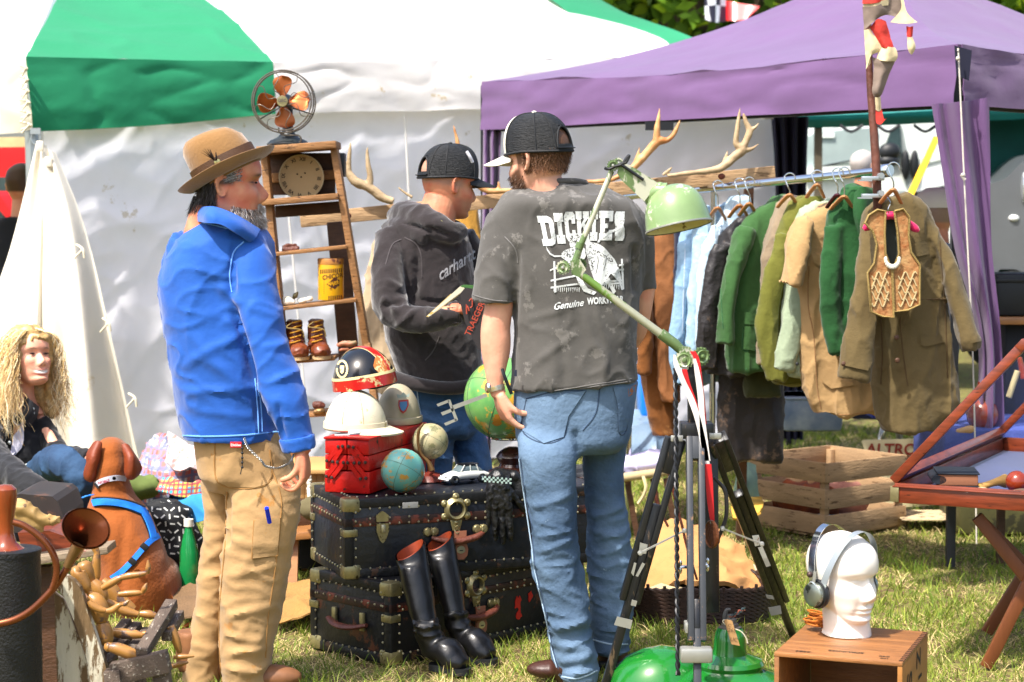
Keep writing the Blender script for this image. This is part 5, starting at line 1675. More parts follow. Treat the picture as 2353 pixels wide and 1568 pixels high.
MB().lathe([(.017,0),(.020,.001),(.021,-.003)],P(*(h2(187,980)+(7.832,))),(0,-1,0),20,caps=False,squash=1.3).build('pendant_rim',m_steel,root)
tube_line([P(*(h2(x,y)+(7.85,)))for x,y in[(130,860),(165,900),(182,915)]],.0016,3).build('necklace',m_steel,root)
for x,y in((345,880),(348,922),(102,1232),(278,1468)):
 MB().ball(P(*(h2(x,y)+(7.855 if y<1000 else 7.80,))),(.007,.005,.007),10,6).build('snap_button',m_steel,root)
tr2=px_tube([(95,1085,36,7.8),(130,1062,38,7.68),(165,1072,36,7.6),(185,1100,34,7.58),(180,1150,32,7.6),(172,1240,30,7.65)],22,5)
tr2=fuse(tr2,.008,4);wr(tr2,.006,7,seed=111,ridge=.012)
tr2.build('jeans',mat('dark indigo denim','1b3350',rough=.85,var=.25,scale=6,col2='34587c',mix=.35,bump=.3,bscale=70),root)
hpw=P(*(h2(296,372)+(7.93,)))
face_w=(.68,-.70,.26)
MW=headM(hpw+Vector((0,.02,.0)),face_w,(-.12,.18,1),1.0)
def col_woman(p,c):
 x,y,z=p.T;zc=z-9*x*x
 c=mixc(c,np.exp(-((np.abs(x)-.048)/.02)**2-((z+.022)/.02)**2),SKINR,.45)
 c=mixc(c,(np.exp(-((zc+.057)/.0035)**2)+np.exp(-((zc+.077)/.004)**2))*np.exp(-(x/.032)**4)*(y>.06),(.45,.10,.09),.75)
 c=mixc(c,np.exp(-((zc+.0665)/.0062)**4)*np.exp(-(x/.030)**6)*(y>.06),(.75,.72,.66),1.0)
 c=mixc(c,np.exp(-((zc+.0725)/.0014)**2)*np.exp(-(x/.030)**6)*(y>.06),(.45,.35,.33),.6)
 brow=np.exp(-((z-.031+1.2*(np.abs(x)-.034)**2*10)/.003)**2)*np.exp(-((np.abs(x)-.034)/.016)**4)*(y>.04)
 c=mixc(c,brow,(.16,.09,.05),.9)
 e=np.exp(-((z-.0105+10*(np.abs(x)-.032)**2)/.0042)**2)*np.exp(-((np.abs(x)-.032)/.013)**6)*(y>.04)
 c=mixc(c,e,(.07,.045,.04),.85)
 iris=np.exp(-((z-.0105)/.0022)**2-((np.abs(x)-.032)/.003)**2)*(y>.04)
 c=mixc(c,np.exp(-((z-.0095)/.0016)**2-((np.abs(x)-.032)/.007)**2)*(y>.04),(.5,.46,.44),.35)
 c=mixc(c,iris,(.03,.05,.07),.9)
 c=mixc(c,np.exp(-((np.abs(x)-.008)/.003)**2-((z+.0415)/.003)**2)*(y>.06),(.2,.05,.04),.7)
 return c
ex=MB()
ex.merge(hand(P(201,1050,7.59),(1,-.25,-.1),(.3,.5,-1),(30,40,30),1,.9,.05,20,.5))
ex.merge(hand(P(127,1158,7.26),(.86,-.1,-.45),(.1,.1,-1),(28,50,30),1,.92,.03,25,.7))
ex=fuse(ex,.003,3)
ho,hm,loc=build_head(root,MW,(col_woman,SKINF*1.14,SKINR,.2),[(*(hpw+Vector((-.02,.03,-.04))),.047),(*(hpw+Vector((-.04,.05,-.11))),.050),(*(hpw+Vector((-.045,.06,-.17))),.06),(*(hpw+Vector((-.045,.06,-.22))),.09)],.9,.92,1.0,ex,lips=1.1,links=[[P(203,1050,7.59),P(135,1040,7.85),P(90,960,8.0),hpw+Vector((-.045,.06,-.2))],[P(127,1158,7.26),P(50,1108,7.35),P(-10,1060,7.6),P(-20,975,7.95),hpw+Vector((-.045,.06,-.2))]])
m_hair=mat('blonde curls','ffffff',rough=.45,attr='tint',var=.12,scale=30,spec=.5,stretch=(1,1,.3))
mass=MB()
HL=lambda x,y,z:MW@Vector((x,y,z))
mass.ball(HL(0,-.018,.035),(.098,.116,.110),24,16,MW.to_3x3())
for sx in(-1,1):
 for(x,y,z,a,b)in((.082,-.03,-.02,.035,.07),(.095,-.04,-.11,.038,.07),(.10,-.05,-.18,.032,.05),(.05,-.09,-.08,.06,.09)):
  mass.ball(HL(sx*x,y,z),(a,.05,b),16,10,MW.to_3x3())
mass=fuse(mass,.009,4)
lo_=mass.arr()@np.array(MW.inverted())[:3,:3].T+np.array(MW.inverted())[:3,3]
mass.n=normals_of(mass)
push(mass,-.03*np.clip((lo_[:,1]-.045)/.03,0,1)*np.clip((.068-lo_[:,2]+.25*np.abs(lo_[:,0])*-1)/.014,0,1))
wr(mass,.010,14,(1.6,1.6,.5),7,.012)
hairo=mass.build('hair',m_hair,root,cols=np.tile([.42,.27,.10],(len(mass.v),1))*(.7+.6*RNG.random(len(mass.v)))[:,None])
locks=MB();lc=[]
blond=np.array([(.80,.58,.26),(.88,.72,.40),(.70,.47,.19),(.92,.80,.54),(.52,.33,.14)])
rl=np.random.default_rng(12)
def lock(pts,r,amp=.008,turns=3.0):
 n0=len(locks.v)
 a=smooth_path(pts,5)
 ph=rl.uniform(0,6.28);m=len(a)
 pp=[]
 for i,p in enumerate(a):
  t=i/(m-1)
  w=amp*min(1,t*3)
  pp.append((p[0]+w*math.sin(ph+turns*6.28*t),p[1]+w*.7*math.cos(ph+turns*6.28*t),p[2],r*(1-t*.75)*(.7+.3*math.sin(turns*9*t+ph))))
 locks.tube(pp,0,4,False,1)
 c=blond[rl.integers(len(blond))]*rl.uniform(.75,1.15)
 lc.extend([c]*(len(locks.v)-n0))
for k in range(1050):
 sx=-1 if rl.random()<.5 else 1
 y=rl.uniform(-.13,.075);u=rl.random();f=max(0,y)*.25
 b=1.0-.35*max(0,-y/.13)
 pts=[HL(sx*rl.uniform(0,.02),y*.8-.01,.136-3*max(0,y)**2-2*min(0,y)**2),HL(sx*(.062+.02*u)*b,y+rl.normal()*.004,.105-f),HL(sx*(.088+.022*u)*b,y-.008,.035+rl.normal()*.01),HL(sx*(.092+.04*u)*b,y-.015,-.055+rl.normal()*.015),HL(sx*(.082+.07*u)*b+rl.normal()*.01,y-.02,-.13+rl.normal()*.02)]
 if rl.random()<.7:pts.append(HL(sx*(.078+.09*u)*b+rl.normal()*.012,y-.02,-.20+rl.normal()*.02))
 if rl.random()<.25:pts.append(HL(sx*(.075+.10*u)*b+rl.normal()*.015,y,-.28+rl.normal()*.03))
 lock(pts,rl.uniform(.0014,.0030),rl.uniform(.006,.016),len(pts)*rl.uniform(.45,.75))
lo=locks.build('lock',m_hair,hairo,cols=lc,fixn=False);lo['kind']='stuff'
# --------- people far back
def bystander(label,head,hw,Y,torso,top,hair,legs=None,legm=None,face=(0,1,0)):
 r=thing('person',label,'person',(P(head[0],head[1],Y).x,Y,0))
 t=fuse(px_rows(torso,Y,.13,28),.014,3);wr(t,.01,5,seed=3,ridge=.01)
 t.build('shirt',top,r)
 if legs:
  l=fuse(px_rows(legs,Y,.10,24),.014,3);wr(l,.008,6,seed=5,ridge=.01);l.build('trousers',legm,r)
 hp_=P(head[0],head[1],Y)
 M_=headM(hp_,face,(0,0,1),hw)
 def cf(p,c):
  m=np.clip((p[:,2]+.03)/.01,0,1)*np.clip((.04-p[:,1])/.02,0,1)*(np.abs(p[:,0])<.0765)
  m=np.maximum(m,np.clip((p[:,2]-.06)/.01,0,1))
  return mixc(c,m,hair)
 build_head(r,M_,(cf,SKIN,SKINR,.5),[(*(hp_+Vector((0,0,-.05))),.055),(*(hp_+Vector((0,0,-.2))),.07)],vox=.006)
 return r
bystander('man with brown hair and black top behind the cream tent flap',(52,430),1.05,10.9,[(500,10,75),(530,-25,95),(620,-40,105),(800,-40,105),(1100,-35,100)],mat('black jersey','14151b',rough=.9),(.06,.03,.018),[(1080,-30,95),(1330,-20,90)],m_dark,(.2,1,0))
bystander('grey haired person in blue shirt standing in front of the white van',(1984,388),1.0,13.2,[(452,1958,2012),(475,1935,2040),(560,1930,2045),(700,1935,2040)],mat('blue grey shirt','6f87a8',rough=.9),(.42,.38,.36),[(680,1935,2040),(960,1940,2035)],m_dark,(.6,.7,0))
bp2=bystander('person in grey shirt and pale cap half hidden behind the khaki coat',(2152,500),.95,9.6,[(560,2120,2180),(590,2095,2198),(700,2095,2205),(860,2100,2200)],mat('grey check shirt','5a6472',rough=.9,col2='8d97a2',scale=30),(.3,.2,.15),[(850,2105,2200),(1010,2125,2198),(1110,2150,2200)],mat('grey camo trousers','3a4048',rough=.9,col2='6a727a',scale=14),(.4,.9,0))
c_p=P(2152,478,9.6)
MB().lathe([(.11,0),(.108,.03),(.09,.07),(.05,.095),(0,.10)],c_p,(0,0,1),24).build('pale_cap',m_capw,bp2)
b=MB();b.ball(P(2172,1140,9.6),(.06,.12,.06),14,10);b.build('boot',m_plast,bp2)
# ========= dog
YD=7.35
m_coat=mat('russet short coat','8c4c20',rough=.8,var=.14,scale=5,bump=.3,bscale=90,sheen=.15,spots='a0602e',spot_scale=4,spot_amount=.1,spec=.12)
dog=thing('dog','russet short haired dog sitting with its back turned, in a blue harness','dog',(P(320,1405,YD).x,YD,0))
d=px_rows([(1150,208,318,7.40,.11),(1175,201,338,7.38,.13),(1210,204,354,7.36,.15),(1250,212,372,7.35,.16),(1300,226,389,7.34,.17),(1350,236,400,7.34,.18),(1395,250,404,7.36,.18),(1425,285,398,7.38,.15)],YD,.16,44,2.2)
d.merge(px_rows([(1040,226,288,7.40,.075),(1070,221,292,7.38,.085),(1105,217,294,7.38,.09),(1140,210,308,7.38,.10),(1170,206,325,7.38,.11)],7.38,.09,32,2.1))
sk0=P(256,1045,7.42)
d.ball(sk0,(S(40,7.4),.105,S(41,7.4)),24,16)
d.tube([(*sk0,.055),(*(sk0+Vector((-.03,.10,-.02))),.045),(*(sk0+Vector((-.04,.19,-.04))),.032)],0,18,True,3)
for x0,x1,s_ in((216,300,-1),(372,396,1)):
 pass
d.ball(P(250,1340,7.38),(.09,.17,.11),20,14);d.ball(P(366,1345,7.38),(.08,.18,.11),20,14)
for x,yy in((248,7.62),(300,7.62)):
 q0=P(x,1210,yy)
 d.tube([(*q0,.055),(q0.x,q0.y+.03,.28,.036),(q0.x,q0.y+.04,.12,.028),(q0.x,q0.y+.05,.045,.03),(q0.x,q0.y+.10,.03,.032)],0,14,True,3)
for x in(262,386):
 q0=P(x,1420,7.32)
 d.tube([(q0.x,7.26,.045,.035),(q0.x,7.42,.035,.03),(q0.x,7.52,.03,.03)],0,14,True,3)
d=fuse(d,.009,6)
wr(d,.006,6,(1,1,.6),5,.004,1.3,1.6)
folds(d,[(290,1180,285,1380,.02,-.012,7.25),(330,1230,345,1330,.03,.008,7.25),(225,1150,310,1165,.02,.01,7.28),(215,1130,300,1140,.012,-.008,7.28),(240,1190,240,1290,.03,.010,7.25)])
body=d.build('body',m_coat,dog)
def ear(rows,seed):
 g=px_sheet(rows,8,8)
 q=g.reshape(-1,3);q=q+np.array([0,-1,0])*(.008*noise(q*14,seed))[:,None]
 mb=MB().grid(q.reshape(g.shape),.012)
 f=fuse(mb,.004,3)
 f.build('ear',mat('dark russet ear','74300e',rough=.55,var=.2,scale=12,bump=.2,bscale=90),dog)
ear([[b1(600,1375)+(7.36,),b1(620,1360)+(7.33,),b1(640,1370)+(7.33,)],[b1(560,1440)+(7.34,),b1(590,1430)+(7.30,),b1(618,1460)+(7.31,)],[(204,1066,7.34),(212,1062,7.29),(222,1068,7.30)],[(197,1088,7.34),(208,1092,7.30),(218,1082,7.31)],[(200,1100,7.35),(208,1104,7.32),(215,1098,7.33)]],3)
ear([[b1(765,1380)+(7.33,),b1(785,1385)+(7.33,),b1(800,1400)+(7.36,)],[b1(790,1450)+(7.31,),b1(820,1450)+(7.29,),b1(845,1470)+(7.34,)],[(291,1066,7.31),(302,1064,7.28),(316,1064,7.34)],[(291,1084,7.31),(302,1088,7.28),(321,1076,7.34)],[(294,1094,7.33),(303,1099,7.30),(314,1090,7.34)]],5)
m_web=mat('blue webbing','1478e0',rough=.7,bump=.2,bscale=120)
m_webk=mat('black padding','101216',rough=.8)
def band(target,pts,hw,name,m,par,lift,thick=.004,n=7,cross=5):
 """webbing strip lying on the body; pts in frame coordinates"""
 bvh=BVHTree.FromPolygons([Vector(p)for p in target.v],target.f)
 a=smooth_path([(x,y,0)for x,y in pts],n)
 e=Vector((0,0,EYE));rows=[]
 for i,p in enumerate(a):
  t=a[min(i+1,len(a)-1)]-a[max(i-1,0)];t=t/(np.linalg.norm(t)+1e-9)
  row=[]
  for c in np.linspace(-1,1,cross):
   x,y=p[0]-t[1]*hw*c,p[1]+t[0]*hw*c
   dd=(P(x,y,5)-e).normalized();h=bvh.ray_cast(e,dd)
   row.append(h[0]-dd*lift if h[0]is not None else None)
  if all(r is not None for r in row):rows.append([list(r)for r in row])
 if len(rows)<2:return None
 return MB().grid(np.array(rows),thick).build(name,m,par)
hs=thing('dog_harness','blue and black padded harness strapped round the sitting dog','harness',(P(290,1180,7.2).x,7.2,P(290,1180,7.2).z))
band(d,[c1(586,372),c1(650,352),c1(750,352),c1(870,372),c1(970,410)],11.5,'padding',m_webk,hs,.006)
band(d,[c1(586,372),c1(650,352),c1(750,352),c1(870,372),c1(970,410)],7.5,'strap',m_web,hs,.013)
band(d,[c1(965,400),c1(1000,460),c1(1030,540),c1(1040,590)],10.5,'padding',m_webk,hs,.007)
band(d,[c1(965,400),c1(1000,460),c1(1030,540),c1(1040,590)],7,'strap',m_web,hs,.014)
band(d,[c1(1085,570),c1(1020,610),c1(960,670),c1(890,750),c1(820,820),c1(750,870)],6.5,'strap',m_web,hs,.012)
for x,y in((975,655),(895,755)):
 q0=P(*(c1(x,y)+(7.15,)))
 MB().box(q0+Vector((0,-.0,0)),(.030,.014,.022),Matrix.Rotation(.7,3,'Y'),.004).build('buckle',m_webk,hs)
col_=thing('dog_collar','pale printed fabric collar round the neck of the russet dog','collar',(P(255,1110,7.3).x,7.3,P(255,1110,7.3).z))
band(d,[c1(622,262),c1(660,225),c1(720,200),c1(790,190),c1(852,195)],6.2,'band',mat('pale collar print','b9bcc8',rough=.7),col_,.008)
band(d,[c1(626,268),c1(640,250),c1(655,238)],7,'clip',m_webk,col_,.013)
for i,x in enumerate((770,)):
 q0=P(*(c1(x,193)+(7.262,)))
 for r_,m_,o_ in((.0065,'blue dot',0),(.0042,'white dot',.001),(.0022,'red dot',.002)):
  MB().lathe([(0,0),(r_,0)],q0+Vector((0,-o_,0)),(0,-1,0),16).build('roundel',mat(m_,{'blue dot':'2038a0','white dot':'e0e0e0','red dot':'c01020'}[m_],rough=.7),col_)
lay_px(px_text('NOBIZ',698,216,26,c1,0,.6,.25),.010,d,'collar_lettering',mat('red lettering','9a2038',rough=.7),col_,maxlen=.02,fn=c1)
# ========= clothes rail and garments
m_wood=mat('honey wood','9c6a3c',rough=.45,var=.25,scale=6,stretch=(1,1,8),coat=.2)
m_woodr=mat('weathered pale wood','a98a66',rough=.85,var=.2,scale=5,stretch=(1,1,6),bump=.4,bscale=18,bstretch=(1.5,8,8),spots='6d543a',spot_scale=9,spot_amount=.2)
m_woodd=mat('dark brown wood','4a2f1c',rough=.6,var=.3,scale=6,stretch=(2,2,6),bump=.3,bscale=25)
m_chrome=mat('chrome tube','cfd3d6',rough=.12,metal=1,var=.03)
def PX(f,x,y,Y):return P(*(f(x,y)+(Y,)))
def pt(f,s,pts,Y,seg=16,n=4,flat=1.0,up=None):
 """tapered tube; pts (x, y, half width[, Y]) in zone units"""
 q=[]
 for p in pts:
  yy=p[3]if len(p)>3 else Y
  w=PX(f,p[0],p[1],yy);q.append((w.x,w.y,w.z,S(p[2]*s,yy)))
 return MB().tube(q,0,seg,True,n,flat,up)
ZA,ZC=.3663,.3407
R0,R1=P(1438,452,9.05),P(2043,392,7.72)
rk=thing('clothes_rail','chrome clothes rail sloping under the purple canopy, full of jackets','clothes rail',(R1.x,R1.y,0))
MB().cyl(R0,R1,.0165,20).build('rail',m_chrome,rk)
MB().lathe([(.0,.006),(.022,.006),(.026,0),(.026,-.03),(.018,-.034)],R1,(R1-R0),20).build('end_cap',m_chrome,rk)
for p in(R0.lerp(R1,.02),R0.lerp(R1,.375)):
 MB().cyl((p.x,p.y+.05,0),(p.x,p.y+.05,p.z),.014,14).build('upright',m_chrome,rk)
RY=lambda x:R0.y+(R1.y-R0.y)*(P(x,420,8.4).x-R0.x)/(R1.x-R0.x)
hgp=None
def hanger(x,y,hw,Y,label,m=None):
 rl_=(x-1438)/(2043-1438);ry=452+(392-452)*rl_
 c=P(x,y,Y)
 t=thing('coat_hanger',label,'hanger',(c.x,c.y,c.z),'coat hangers on the clothes rail')
 w=S(hw,Y)
 pts=[(c.x+w*k,c.y+.05*abs(k),c.z-.030*abs(k)**1.5-.02*abs(k),.013*(1-.2*abs(k)))for k in(-1,-.7,-.35,0,.35,.7,1)]
 MB().tube(pts,0,12,True,3,.6).build('bar',m or m_wood,t)
 top=P(x,ry-4,Y);r=.022
 hk=[(c.x,c.y,c.z),(c.x,c.y,top.z-.05),(c.x-.012,c.y,top.z-.025)]+[(c.x+r*math.cos(a)*1.0,c.y+.004,top.z+r*math.sin(a))for a in np.linspace(math.pi*.95,-.25,8)]
 MB().tube(hk,.0028,6,True,2).build('hook',m_chrome,t)
def garment(label,name,m,Y,rows,sleeves=(),dep=.07,seed=1,cat='jacket',extra=None,amp=.016):
 b0=px_rows(rows,Y,dep,34,2.6)
 for s_ in sleeves:b0.merge(px_tube(s_,16,5,.7))
 g=fuse(b0,.0085,3)
 v=g.arr()
 d=amp*np.sin(v[:,0]*34+2.5*noise(v*np.array([3,1,1.5]),seed))*.5
 push(g,d,normals_of(g));g.n=normals_of(g)
 wr(g,.008,5,(1.6,1,.30),seed+3,.010,1.4,2.4)
 g.n=normals_of(g);wr(g,.0015,10,(1,1,.6),seed+5,.006,1.2,4)
 x0=P(sum(r[1]+r[2]for r in rows)/len(rows)/2,900,Y)
 t=thing(name,label,cat,(x0.x,Y,min(v[:,2])),'garments on the clothes rail')
 o=g.build('cloth',m,t)
 if extra:extra(t,g,o)
 return t
cloth=lambda n,c,**k:mat(n,c,**{**dict(rough=.85,var=.14,scale=5,bump=.3,bscale=50,sheen=.15,spec=.2),**k})
m_duck=cloth('brown duck cloth','74461f',spots='96683a',spot_scale=9,spot_amount=.15)
def seams(lines,m,r=.0028):
 def f(t,g,o):
  for l in lines:surf_line(g,l,r,'seam',m,o)
 return f
m_dsm=cloth('stone seam','b8c8d8');m_gsm=cloth('green seam','2c5a34')
garment('brown canvas coat at the far end of the rail','work_coat',m_duck,8.98,[(530,1500,1545),(560,1482,1552),(700,1474,1552),(860,1478,1550),(1002,1500,1548)],[[(1490,560,16,8.9),(1482,700,17,8.86),(1480,860,16,8.86)]],seed=3)
garment('rust brown work jacket next to the navy one','work_coat',mat('rust cotton','80502a',rough=.85,var=.15,bump=.3,bscale=40),8.9,[(520,1515,1560),(560,1504,1562),(700,1500,1565),(850,1510,1560),(925,1518,1558)],seed=5)
garment('navy blue jacket between brown coat and pale denim','jacket',cloth('navy wool','141c38'),8.86,[(500,1550,1590),(560,1542,1592),(700,1542,1592),(880,1552,1590)],seed=7)
m_dn=[mat('pale blue denim %s'%k,c,rough=.85,var=.2,scale=9,bump=.35,bscale=60,col2=c2,mix=.5)for k,c,c2 in(('wash','6f93b4','94b2c8'),('sky','86a8c2','a6c0d2'),('bleach','98b6ca','c0d2dc'))]
garment('mid blue denim jacket, first of the pale denims behind the lamp shade','denim_jacket',m_dn[0],8.8,[(490,1580,1640),(540,1562,1650),(640,1548,1650),(760,1544,1650),(872,1554,1650)],[[(1578,560,18,8.72),(1562,680,18,8.7),(1552,800,17,8.7),(1560,885,16,8.7)]],seed=9,extra=seams([[(1575,560),(1570,700),(1566,860)],[(1556,868),(1600,872)]],m_dsm))
garment('pale washed denim jacket in the middle of the denims','denim_jacket',m_dn[1],8.7,[(470,1625,1690),(520,1600,1695),(620,1590,1700),(760,1588,1700),(880,1592,1700)],[[(1618,545,18,8.62),(1600,680,19,8.6),(1594,800,18,8.6),(1596,900,16,8.6)]],seed=11,extra=seams([[(1620,560),(1612,720),(1610,860)]],m_dsm))
garment('bleached denim jacket beside the cracked leather one','denim_jacket',m_dn[2],8.6,[(455,1680,1725),(490,1655,1730),(560,1630,1735),(660,1620,1735),(850,1625,1735)],[[(1650,520,18,8.52),(1630,600,20,8.5),(1622,700,20,8.5),(1622,800,18,8.5)]],seed=13,extra=seams([[(1660,500),(1650,560),(1646,640)],[(1690,462),(1672,500)]],m_dsm))
garment('long black brown coat hanging lowest on the rail','long_coat',cloth('worn black brown leather','2a2422',rough=.55,spots='5e4b3c',spot_scale=7,spot_amount=.2,spec=.4),8.62,[(830,1655,1800),(900,1648,1800),(980,1646,1795),(1058,1652,1790)],dep=.06,seed=15,cat='coat')
garment('cracked black leather jacket with brown wear','leather_jacket',mat('cracked black leather','232021',rough=.5,var=.3,scale=8,bump=.6,bscale=40,spots='4a3c30',spot_scale=14,spot_amount=.05),8.5,[(505,1685,1735),(535,1655,1745),(600,1630,1750),(700,1612,1750),(800,1614,1750),(862,1620,1748)],[[(1660,560,22,8.42),(1638,680,24,8.4),(1628,800,24,8.4),(1630,850,22,8.4)]],seed=17)
m_grn=cloth('forest green cotton','33562c')
def ex8(t,g,o):
 pocket(g,[b3(1530,630),b3(1610,630),b3(1600,790),b3(1525,780)],m_grn,o,'patch_pocket',.008,.02)
 pocket(g,[b3(1528,545),b3(1608,555),b3(1610,628),b3(1528,622)],m_grn,o,'pocket_flap',.012,.02)
 seams([[b3(1530,630),b3(1525,780),b3(1600,790)],[b3(1400,250),b3(1385,400),b3(1400,650)],[b3(1430,870),b3(1550,905)]],m_gsm)(t,g,o)
garment('green cotton jacket with patch pocket beside the leather one','jacket',m_grn,8.35,[(455,1770,1830),(480,1735,1840),(520,1705,1840),(570,1680,1840),(650,1662,1840),(760,1662,1840),(852,1672,1838)],[[(1712,530,24,8.28),(1680,620,28,8.25),(1666,720,26,8.24),(1664,790,24,8.24)]],seed=19,extra=ex8)
garment('dark olive trousers hanging under the green jacket','trousers',cloth('dark olive drill','3a3d24'),8.45,[(840,1720,1790),(880,1708,1795),(912,1710,1792)],dep=.05,seed=20,cat='trousers')
garment('tan jacket squeezed behind the olive shirt','jacket',cloth('tan twill','85755f'),8.25,[(455,1800,1860),(490,1780,1870),(560,1752,1870),(700,1745,1860),(838,1738,1830)],seed=21)
m_olv=cloth('olive yellow cotton','5f6024')
garment('mustard olive shirt jacket with snap cuff','jacket',m_olv,8.15,[(450,1840,1890),(480,1810,1900),(540,1782,1900),(640,1768,1890),(760,1756,1870),(880,1772,1862)],[[(1800,540,22,8.08),(1780,640,24,8.05),(1766,760,24,8.05),(1785,875,26,8.05)]],seed=23,extra=seams([[(1760,868),(1800,882),(1830,880)]],cloth('olive seam','55551a')))
garment('grey sage shirt with one pale cuff showing','shirt',cloth('sage cotton','8d9a80'),8.05,[(462,1870,1920),(490,1840,1930),(540,1815,1930),(640,1810,1920),(760,1800,1900),(858,1812,1890)],[[(1840,620,20,7.98),(1822,720,20,7.96),(1806,790,22,7.96),(1798,850,22,7.96)]],seed=25,cat='shirt',extra=lambda t,g,o:MB().ball(PX(b4,296,872,7.93),(.007,.004,.007),10,6).build('button',m_plast,t))
m_bei=cloth('sand cotton','a08258')
def ex12(t,g,o):
 pocket(g,[b4(395,190),b4(470,180),b4(470,240),b4(430,258),b4(400,235)],m_bei,o,'pocket_flap',.010,.02)
 pocket(g,[b4(440,950),b4(560,970),b4(690,1000),b4(510,1028),b4(460,990)],m_bei,o,'pocket_flap',.010,.02)
 seams([[b4(370,260),b4(365,500),b4(400,700),b4(420,1000),b4(445,1150)],[b4(390,1190),b4(640,1188),b4(900,1140)]],cloth('sand seam','8c6a44'))(t,g,o)
garment('sand coloured short sleeved safari shirt with long tail','shirt',m_bei,7.97,[(462,1905,1990),(490,1860,2010),(520,1840,2020),(600,1830,2030),(700,1836,2040),(850,1845,2055),(920,1858,2060),(952,1872,2040)],[[(1850,510,26,7.9),(1828,570,32,7.88),(1818,625,34,7.87),(1812,655,34,7.87)]],seed=27,cat='shirt',extra=ex12)
m_gr2=cloth('deep green cotton','1e4a24')
garment('deep green shirt with open collar beside the flagpole','shirt',m_gr2,7.86,[(432,1950,2005),(460,1918,2015),(500,1902,2020),(600,1896,2015),(720,1900,1995),(818,1918,1985)],[[(1915,520,22,7.8),(1908,640,24,7.78),(1912,740,24,7.78),(1925,812,20,7.78)]],seed=29,cat='shirt',extra=lambda t,g,o:[collar_sheet([[(1965,445,7.76),(1985,430,7.74),(2008,455,7.78)],[(1962,490,7.74),(1980,500,7.72),(2000,500,7.75)],[(1975,540,7.74),(1985,545,7.73),(1995,530,7.75)]],'collar',m_gr2,t)]and None)
m_kh=cloth('khaki drill','5c4e30')
def ex14(t,g,o):
 for pl in([b4(1010,120),b4(1110,110),b4(1120,185),b4(1020,205)],[b4(1070,700),b4(1210,690),b4(1225,735),b4(1100,765),b4(1070,750)],[b4(590,850),b4(770,860),b4(740,915),b4(580,880)],[b4(1390,700),b4(1470,690),b4(1472,725),b4(1380,745)]):
  pocket(g,pl,m_kh,o,'flap',.010,.02)
 seams([[b4(940,580),b4(960,800),b4(990,1010)],[b4(1060,470),b4(1230,465)],[b4(1190,100),b4(1215,400),b4(1230,700),b4(1240,960)],[b4(820,590),b4(830,800),b4(820,1000)]],cloth('khaki seam','4c3a20'))(t,g,o)
 for x,y in((588,872),(920,706),(925,850)):
  MB().ball(PX(b4,x,y,7.50),(.010,.005,.010),12,6).build('button',m_woodd,t)
garment('long khaki field coat nearest the camera at the end of the rail','field_coat',m_kh,7.66,[(448,2040,2085),(468,2005,2120),(500,1988,2145),(560,1990,2155),(700,2000,2172),(850,2005,2195),(940,2008,2200),(990,2025,2150)],[[(2125,495,22,7.62),(2165,580,27,7.6),(2195,680,29,7.58),(2225,770,30,7.56),(2233,800,30,7.56)],[(2005,520,20,7.6),(1990,640,28,7.56),(1972,760,34,7.54),(1962,850,38,7.53),(1960,872,38,7.53)]],dep=.085,seed=31,cat='coat',extra=ex14)
wcY=7.46
wct=thing('waistcoat','embroidered suede waistcoat with gold trim on magenta padded hanger','waistcoat',(PX(b4,890,560,wcY).x,wcY,PX(b4,890,560,wcY).z))
m_sue=mat('orange suede with floral stitching','8c4f24',rough=.9,col2='b08d5c',mix=.5,scale=28,bump=.5,bscale=60)
m_gold=mat('gold braid','8a7440',rough=.8,bump=.5,bscale=150)
def zpoly(f,pts,Y,th,m,name,par,bulge=.0,smooth=True):
 v=[PX(f,x,y,Y)for x,y in pts]
 o=v[0]
 pl=[(p.x-o.x,p.z-o.z)for p in v]
 mb=MB().prism(pl,th,(o,(1,0,0),(0,0,1)))
 return mb.build(name,m,par,smooth)
for pl in([(722,-10),(745,-60),(800,-95),(850,-85),(845,60),(850,180),(890,290),(902,580),(830,575),(760,545),(738,300),(780,240),(795,120),(770,40)],[(905,-85),(960,-100),(1000,-50),(995,60),(1010,170),(1065,250),(1065,500),(990,535),(905,545),(895,290),(935,180),(925,40)]):
 zpoly(b4,pl,wcY,.03,m_sue,'panel',wct)
 v=[PX(b4,x,y,wcY-.018)for x,y in pl]
 MB().tube(v+[v[0]],.0075,8,False,1,.6).build('braid',m_gold,wct)
rr=np.random.default_rng(3)
for(x0,x1)in((765,870),(930,1045)):
 for k in range(5):
  y=320+k*42
  pts=[PX(b4,x0+(x1-x0)*t,y+26*math.sin(t*12+k*1.6),wcY-.019)for t in np.linspace(0,1,16)]
  MB().tube(pts,.0028,5,True,1).build('embroidery',mat('cream stitching','b8a478',rough=.9),wct)
zpoly(b4,[(850,-80),(900,-80),(930,60),(935,180),(895,280),(850,180),(845,60)],wcY+.04,.02,mat('dark lining','2e3834',rough=.8),'lining',wct)
for i,t in enumerate(np.linspace(0,1,12)):
 a=math.pi*(1+t)
 MB().ball(PX(b4,893+42*math.cos(a),215-48*math.sin(a),wcY-.03),(.0065,.005,.010),8,6).build('shell',m_capw,wct)
m_mag=mat('magenta satin','c80850',rough=.4,sheen=.3)
hg=thing('padded_hanger','magenta satin padded hanger holding the waistcoat','hanger',(PX(b4,890,0,wcY).x,wcY+.02,PX(b4,890,0,wcY).z))
pt(b4,ZA,[(712,30,14),(740,10,27),(800,-30,22),(880,-60,26),(960,-30,22),(1030,20,26),(1058,40,12)],wcY+.012,14).build('bar',m_mag,hg)
pt(a4,ZA,[(880,1370,3),(865,1320,3),(880,1275,3),(858,1235,3)],wcY,6).build('hook',m_chrome,hg)
